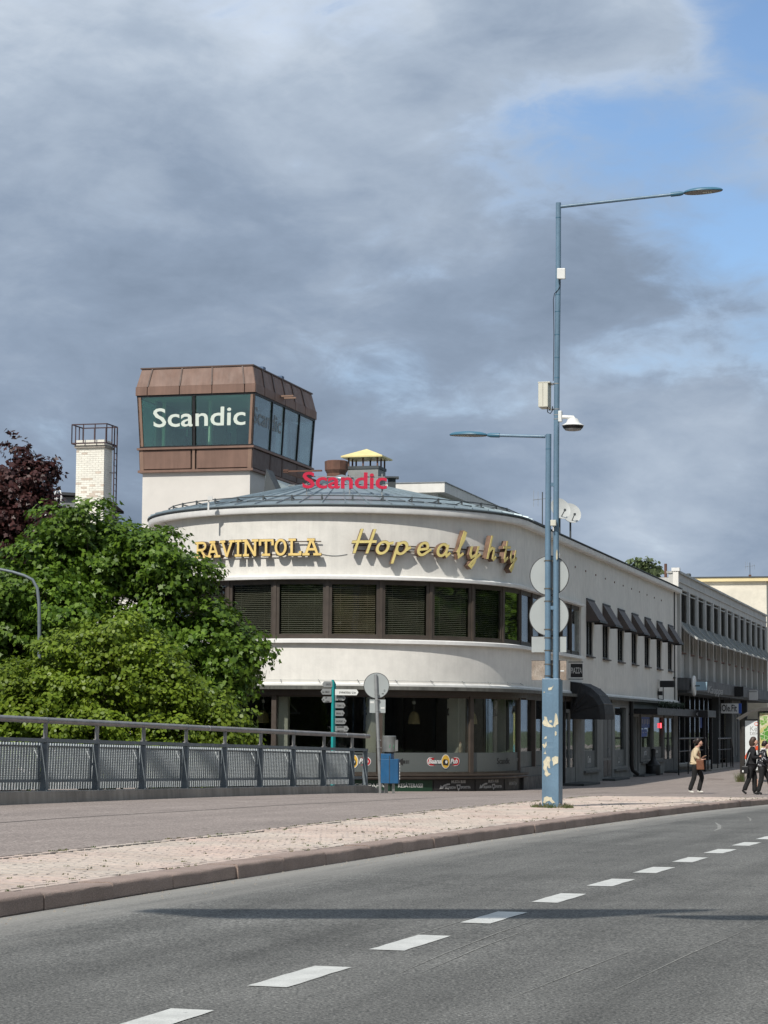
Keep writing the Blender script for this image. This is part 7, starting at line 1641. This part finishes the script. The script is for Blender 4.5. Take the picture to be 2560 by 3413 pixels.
def skin(name, verts, edges, radii, root, parent, mats, pick=None, sub=2):
    """body grown on a skeleton: verts, edges, (rx, ry) radii; pick(face centre) -> material index"""
    me = bpy.data.meshes.new(name); me.from_pydata(verts, edges, []); o = bpy.data.objects.new(name, me); COL.objects.link(o)
    sk = o.modifiers.new('skin', 'SKIN'); sk.use_smooth_shade = True; sk.branch_smoothing = .3
    for i, r in enumerate(radii):
        sv = me.skin_vertices[0].data[i]; sv.radius = r if isinstance(r, tuple) else (r, r); sv.use_root = (i == root)
    ss = o.modifiers.new('sub', 'SUBSURF'); ss.levels = sub; ss.render_levels = sub
    dg = bpy.context.evaluated_depsgraph_get(); nm = bpy.data.meshes.new_from_object(o.evaluated_get(dg)); bpy.data.objects.remove(o); bpy.data.meshes.remove(me)
    nm.name = name; nm.materials.clear()
    for m in mats: nm.materials.append(MATS[m])
    for p in nm.polygons:
        p.use_smooth = True
        if pick: p.material_index = pick(p.center)
    return link(name, nm, parent)
def loft(rings, n=14):   # closed tube through elliptical rings: (centre, rx, ry, yaw)
    mb = MB(); k = 0
    for c, rx, ry, yaw in rings:
        for j in range(n):
            a = 2*math.pi*j/n; x = rx*math.cos(a); y = ry*math.sin(a); mb.v.append((c[0] + x*math.cos(yaw) - y*math.sin(yaw), c[1] + x*math.sin(yaw) + y*math.cos(yaw), c[2]))
    for i in range(len(rings)-1):
        for j in range(n): mb.f.append((i*n+j, i*n+(j+1) % n, (i+1)*n+(j+1) % n, (i+1)*n+j))
    mb.f.append(tuple(reversed(range(n)))); mb.f.append(tuple((len(rings)-1)*n+j for j in range(n))); return mb
def person(foot, H, heading, label, pose, mats, group=None):
    """built in a frame where x is the walking direction, z up, unit = metres at 1.65 m tall"""
    t = thing('person', label, 'person', foot, heading, group); k = H/1.65; t.scale = (k, k, k); P = pose
    V, E, Rr = [], [], []
    def add(p, r, par=None):
        V.append(p); Rr.append(r); i = len(V)-1
        if par is not None: E.append((par, i))
        return i
    pel = add(P['pelvis'], (.125, .105)); bel = add(P['belly'], (.115, .10), pel); chs = add(P['chest'], (.135, .115), bel); shc = add(P['collar'], (.09, .085), chs); nk = add(P['neck'], .048, shc); hd0 = add(P['jaw'], (.062, .066), nk); hd1 = add(P['brow'], (.078, .090), hd0); hd2 = add(P['crown'], (.068, .078), hd1)
    nose = add(P['nose'], .012, hd1)
    for s in ('l', 'r'):
        sh = add(P['sh_'+s], .058, shc); el = add(P['el_'+s], .044, sh); wr = add(P['wr_'+s], .030, el); hn = add(P['ha_'+s], (.036, .018), wr)
        hd = (Vector(P['ha_'+s]) - Vector(P['wr_'+s])).normalized(); side = hd.cross(Vector((0,0,1))); side = side.normalized() if side.length > .01 else Vector((0,1,0))
        for f_ in range(4):
            b_ = Vector(P['ha_'+s]) + side*(.024*(f_-1.5)) + hd*.02; m1 = b_ + hd*(.040, .046, .044, .034)[f_]; m2 = m1 + (hd*.6 + Vector(P['curl_'+s])*.7).normalized()*(.034, .040, .038, .028)[f_]
            i1 = add(tuple(b_), .0095, hn); i2 = add(tuple(m1), .0085, i1); add(tuple(m2), .0075, i2)
        th_ = Vector(P['wr_'+s]) + hd*.03 + side*.035; i1 = add(tuple(th_), .011, wr); add(tuple(th_ + hd*.045 + side*.018), .0085, i1)
        hp = add(P['hip_'+s], .088, pel); kn = add(P['kn_'+s], .058, hp); ak = add(P['an_'+s], .036, kn); he = add(P['heel_'+s], .034, ak); add(P['toe_'+s], (.036, .026), he)
    top_z, waist = P['collar'][2]+.02, P['pelvis'][2]+.0
    hands = [Vector(P['wr_l']), Vector(P['wr_r'])]
    def pick(c):
        if c.z > P['neck'][2]-.02: return 0
        if any((c-h).length < .17 and (c - Vector(P['el_'+s_])).length > .15 for h, s_ in zip(hands, 'lr')): 
            if min((c-h).dot((Vector(P['ha_'+s_])-h).normalized()) for h, s_ in zip(hands, 'lr') if (c-h).length < .2) > -.01: return 0
        if c.z < .09: return 3
        if c.z < waist-.02 and abs(c.x - P['pelvis'][0]) < .6 and not any((c-Vector(P['wr_'+s_])).length < .1 for s_ in 'lr'): return 2
        return 1
    skin('body', V, E, Rr, pel, t, mats, pick)
    return t
def hair(t, m, P, tail=None, bob=False):
    c = (Vector(P['brow']) + Vector(P['crown']))/2; jaw = Vector(P['jaw']); f = (Vector(P['nose']) - Vector(P['brow'])); f.z = 0; f.normalize(); yaw = math.atan2(f.y, f.x)
    bk = c - f*.025; rings = []
    if bob: zs = ((-.165, .070, .080), (-.12, .094, .096), (-.03, .104, .098), (.05, .098, .094), (.095, .070, .070), (.115, .03, .03))
    else: zs = ((-.07, .060, .070), (-.03, .088, .088), (.03, .100, .094), (.08, .084, .082), (.108, .05, .05))
    for z, a, b in zs:
        sh = -.045 if z < -.02 else -.012; rings.append(((bk.x + f.x*sh, bk.y + f.y*sh, bk.z+z), a*.93, b, yaw))
    h = obj('hair', loft(rings, 16), m, t, True)
    if tail: mb = MB(); q = bk - f*.085; mb.tube([q + Vector((0,0,.02)), q - f*.05 + Vector((0,0,-.0)), q - f*.06 + Vector((0,0,-.06))], [.03, .042, .02], 10); obj('hair_knot', mb, m, t, True)
def face_bits(t, P, glasses=False):
    f = (Vector(P['nose']) - Vector(P['brow'])); f.z = 0; f.normalize(); s = Vector((-f.y, f.x, 0)); b = Vector(P['brow'])
    for k in (-1, 1): mb = MB(); mb.lathe([(.004,-.004),(.010,0),(.004,.004)], 8, b + f*.084 + s*(.030*k) + Vector((0,0,-.012)), f); obj('eye', mb, 'black', t); mb = MB(); mb.lathe([(.008,-.010),(.018,0),(.010,.010)], 8, b - f*.005 + s*(.084*k) + Vector((0,0,-.03)), s*k); obj('ear', mb, 'skin', t)
    mb = MB(); j = Vector(P['jaw']); mb.obox(j + f*.066 + Vector((0,0,.0)), s*.020, f*.006, (0,0,.005)); obj('mouth', mb, 'scarf_pink', t)
    if glasses: mb = MB(); mb.tube([b + f*.10 + s*.075 + Vector((0,0,-.01)), b + f*.105 + Vector((0,0,-.01)), b + f*.10 - s*.075 + Vector((0,0,-.01))], .008, 6); mb.tube([b + f*.10 + s*.078 + Vector((0,0,-.01)), b - f*.02 + s*.085], .005, 5); mb.tube([b + f*.10 - s*.078 + Vector((0,0,-.01)), b - f*.02 - s*.085], .005, 5); obj('glasses', mb, 'maroon', t)
def shell(t, name, V, E, Rr, m, root=0): return skin(name, V, E, Rr, root, t, [m])
# the woman in the beige jacket, walking to the right with head bent, side on
w0_ = on_pave(2317, 2645)
PW_ = dict(pelvis=(0,0,.90), belly=(.0,0,1.04), chest=(.035,0,1.22), collar=(.07,0,1.36), neck=(.10,0,1.41), jaw=(.165,0,1.455), brow=(.145,0,1.535), crown=(.12,0,1.60), nose=(.245,0,1.505),
    sh_l=(.06,.155,1.34), el_l=(.02,.235,1.10), wr_l=(.21,.17,1.06), ha_l=(.27,.12,1.10), curl_l=(0,-1,.2), sh_r=(.06,-.155,1.34), el_r=(-.03,-.225,1.11), wr_r=(.17,-.205,1.02), ha_r=(.24,-.17,1.03), curl_r=(.2,.9,0),
    hip_l=(.01,.085,.86), kn_l=(.22,.09,.50), an_l=(.115,.08,.10), heel_l=(.085,.08,.055), toe_l=(.26,.085,.04), hip_r=(0,-.085,.86), kn_r=(-.03,-.09,.48), an_r=(-.165,-.08,.115), heel_r=(-.19,-.08,.07), toe_r=(-.04,-.085,.035))
wo = person(w0_, 1.64, rad(-4), 'woman in a beige jacket and black trousers walking with a brown shoulder bag', PW_, ['skin', 'jacket_beige', 'trouser_black', 'shoe_white'])
hair(wo, 'hair_dark', PW_, tail=True); face_bits(wo, PW_)
def jacket(t, P, m, hem, flare=1.0, open_=0.0):
    V = [P['pelvis'], (P['belly'][0], 0, P['belly'][2]), P['chest'], (P['collar'][0]-.01, 0, P['collar'][2]-.02), (P['pelvis'][0]-.025, 0, hem)]; E = [(0,1),(1,2),(2,3),(0,4)]; Rr = [(.165*flare,.175*flare), (.150,.165), (.165,.165), (.105,.125), (.165*flare,.185*flare)]
    for s in 'lr':
        i = len(V); V += [P['sh_'+s], P['el_'+s], tuple(Vector(P['el_'+s]).lerp(Vector(P['wr_'+s]), .9))]; Rr += [.080, .068, .052]; E += [(3, i), (i, i+1), (i+1, i+2)]
    return shell(t, 'jacket', V, E, Rr, m, 1)
jacket(wo, PW_, 'jacket_beige', .86)
def trousers(t, P, m, flare=.075):
    for s in 'lr':
        V = [tuple(Vector(P['hip_'+s])+Vector((0,0,.04))), P['kn_'+s], tuple(Vector(P['an_'+s]).lerp(Vector(P['kn_'+s]), .25)), tuple(Vector(P['an_'+s]) + Vector((0,0,-.035)))]
        shell(t, 'trouser_leg', V, [(0,1),(1,2),(2,3)], [(.105,.105), .078, .072, flare], m)
trousers(wo, PW_, 'trouser_black')
mb = MB()
for s_ in (.0,): mb.tube([(.055,-.17,1.40), (.09,-.235,1.2), (.16,-.26,1.0)], .014, 6); mb.tube([(.055,-.17,1.40), (.03,-.23,1.2), (.03,-.27,1.0)], .014, 6)
WM = wo.matrix_basis.copy()
bg = thing('shoulder_bag', 'brown leather shoulder bag carried by the woman in beige', 'bag', w0_, rad(-4)); bg.scale = wo.scale
obj('strap', mb, 'bag_brown', bg, True); mb = MB(); mb.hexa([(.03,-.33,.72),(.26,-.33,.72),(.26,-.22,.72),(.03,-.22,.72)], [(.02,-.30,1.02),(.24,-.30,1.02),(.24,-.24,1.02),(.02,-.24,1.02)]); obj('bag_body', mb, 'bag_brown', bg, bevel=.02)
# two people side by side at the edge of the picture
p1_ = on_pave(2504, 2649)
P1 = dict(pelvis=(0,0,.90), belly=(.01,0,1.04), chest=(.03,0,1.22), collar=(.05,0,1.36), neck=(.075,0,1.42), jaw=(.135,0,1.455), brow=(.12,0,1.54), crown=(.10,0,1.605), nose=(.222,-.01,1.51),
    sh_l=(.04,.165,1.34), el_l=(.08,.235,1.08), wr_l=(.26,.16,1.13), ha_l=(.31,.10,1.19), curl_l=(0,-1,.3), sh_r=(.04,-.165,1.34), el_r=(.05,-.235,1.07), wr_r=(.25,-.17,1.10), ha_r=(.31,-.12,1.15), curl_r=(.1,.8,.4),
    hip_l=(.0,.085,.86), kn_l=(.10,.09,.49), an_l=(.10,.08,.10), heel_l=(.07,.08,.05), toe_l=(.24,.085,.04), hip_r=(0,-.085,.86), kn_r=(-.06,-.09,.46), an_r=(-.20,-.08,.15), heel_r=(-.26,-.08,.12), toe_r=(-.13,-.085,.03))
q1 = person(p1_, 1.66, rad(-8), 'person with a brown bob in a long black coat walking with a crossbody bag', P1, ['skin', 'coat_black', 'trouser_black', 'black'])
hair(q1, 'hair_brown', P1, bob=True); face_bits(q1, P1); jacket(q1, P1, 'coat_black', .66, 1.12); trousers(q1, P1, 'trouser_black', .085)
mb = MB(); mb.lathe([(.06,0),(.085,.02),(.08,.06),(.055,.09)], 14, (.055, 0, 1.34)); obj('scarf', mb, 'scarf_pink', q1, True)
cbg = thing('crossbody_bag', 'small black crossbody bag with a white tag on the person in the black coat', 'bag', p1_, rad(-8)); mb = MB(); mb.tube([(.06,.10,1.38), (-.02,-.16,1.25), (-.14,-.24,.95), (-.18,-.24,.82)], .012, 6); obj('strap', mb, 'grey_steel', cbg, True); mb = MB(); mb.box(-.28, -.08, -.30, -.20, .62, .84); obj('bag_body', mb, 'black', cbg, bevel=.025); mb = MB(); mb.box(-.26, -.22, -.31, -.30, .66, .72); obj('tag', mb, 'white_plastic', cbg)
p2_ = on_pave(2545, 2650); p2_.y += .35; p2_.x += .02; p2_.z = zpave(p2_.x, p2_.y)
P2 = dict(P1); P2.update(jaw=(.16,0,1.43), brow=(.145,0,1.51), crown=(.12,0,1.575), nose=(.245,-.01,1.475), kn_l=(.20,.09,.50), an_l=(.30,.08,.09), heel_l=(.27,.08,.05), toe_l=(.44,.085,.04), kn_r=(-.02,-.09,.46), an_r=(-.12,-.08,.12), heel_r=(-.15,-.08,.09), toe_r=(.0,-.085,.03), wr_r=(.27,-.14,.98), ha_r=(.33,-.11,.96), el_r=(.04,-.24,1.06))
q2 = person(p2_, 1.58, rad(-8), 'person with glasses and short dark hair in a black and white print blouse', P2, ['skin', 'blouse_print', 'trouser_black', 'black'])
hair(q2, 'hair_dark', P2); face_bits(q2, P2, True); jacket(q2, P2, 'blouse_print', .80, 1.05); trousers(q2, P2, 'trouser_black', .07)
mb = MB(); mb.lathe([(.06,0),(.10,.02),(.09,.09),(.06,.13)], 14, (.05, 0, 1.30)); obj('scarf', mb, 'scarf_white', q2, True)
tb = thing('tote_bag', 'peach paper tote bag carried low between the two people', 'bag', (p1_.x+.13, p1_.y+.12, p1_.z), rad(-8)); mb = MB(); mb.hexa([(-.05,-.05,.16),(.07,-.05,.16),(.07,.05,.16),(-.05,.05,.16)], [(-.07,-.04,.46),(.09,-.04,.46),(.09,.04,.46),(-.07,.04,.46)]); obj('bag_body', mb, 'tote_peach', tb); mb = MB(); mb.tube([(-.05,0,.46),(-.02,0,.66),(.04,0,.66),(.07,0,.46)], .008, 6); obj('handle', mb, 'black', tb)
# ------------------------------------------------------------------ the other side of the street and the town behind the viewer (unseen, put in for the glass to reflect)
mat('block_a', (0.16, 0.14, 0.12), 0.9, 0.1, .5); mat('block_b', (0.09, 0.08, 0.075), 0.9, 0.1, .5); mat('block_glass', (0.03, 0.035, 0.04), 0.3, 0.1, 1)
def block(x, y, w, d, h, m, label, rz):
    b = thing('unseen_block', label, 'building', (x, y, -.4), rz); mb = MB(); mb.box(-w/2, w/2, -d/2, d/2, 0, h); obj('wall', mb, m, b); mb = MB(); mb.box(-w/2-.3, w/2+.3, -d/2-.3, d/2+.3, h, h+.5); obj('roof', mb, 'roof_black', b)
    mb = MB(); mb.box(-w*.2, -w*.2+2, -1, 1, h+.5, h+2.6); obj('stair_head', mb, m, b)
    for k in range(int(h//3)):
        mb = MB(); mb.box(-w/2+.8, w/2-.8, d/2, d/2+.04, k*3+1.2, k*3+2.6); obj('window_band', mb, 'block_glass', b)
for q in ((-62, -70, 40, 12, 13, 'block_a', 'unseen tan four-storey block behind the viewer on the far left', 0.2), (-16, -92, 34, 12, 17, 'block_b', 'unseen dark brown tall block straight behind the viewer', 0.1), (24, -80, 30, 12, 14, 'block_a', 'unseen tan block behind the viewer beyond the road', -.1), (70, -50, 36, 12, 13, 'block_b', 'unseen dark brown block behind the viewer on the right', -.5), (-100, 0, 14, 40, 12, 'block_b', 'unseen dark brown block beside the railway cutting', 0), (70, 62, 12, 50, 16, 'block_a', 'unseen tan block on the opposite side of the street', -.3), (74, 4, 12, 46, 17, 'block_b', 'unseen dark brown five-storey block on the opposite side near the bridge', -.3), (88, 130, 12, 50, 17, 'block_b', 'unseen dark brown block farther along the opposite side', -.3)): block(*q)
rn = random.Random(77); first = None
spots = [road_xy(t, -ROAD_W - 9 - rn.uniform(0, 6)) for t in (-58, -50, -42, -34, -26, -18, -10, 20, 29, 38, 48, 57, 64, 71, 78, 85, 92, 99, 106, 114, 122, 131, 140)] + [road_xy(t, -ROAD_W - 22 - rn.uniform(0, 6)) for t in (15, 27, 40, 52, 64, 75, 86, 97, 108, 120, 134)] + [(-40, -28), (-32, -34), (-24, -36), (6, -44), (16, -40), (30, -30), (42, -18), (-52, -16)]
for i, (x, y) in enumerate(spots):
    foot = Vector((x, y, -.1 - drop(y) if x > 0 and y > 0 else -.2))
    if first is None:
        bl = [((foot.x + a, foot.y + b, foot.z + c), (r_, r_, r_*.85)) for a, b, c, r_ in ((0,0,6.5,2.4),(1.4,.5,5,1.9),(-1.4,-.3,5,1.9),(.2,1.4,4.6,1.8),(0,-1.4,4.8,1.8),(.4,.2,8.2,1.6))]
        first = tree('unseen_tree', 'unseen round green tree put in for window reflections', foot, bl, 'leaf_maple', .34, 14, ROUND, 41, .2, group='unseen trees for window reflections', twig=.5, lpt=9); t_ = first
    else: t_ = copy_tree(first); t_.location = foot
    sc = rn.uniform(1.1, 1.6); t_.scale = (sc, sc, sc); t_.rotation_euler = (0, 0, rn.uniform(0, 6.28))
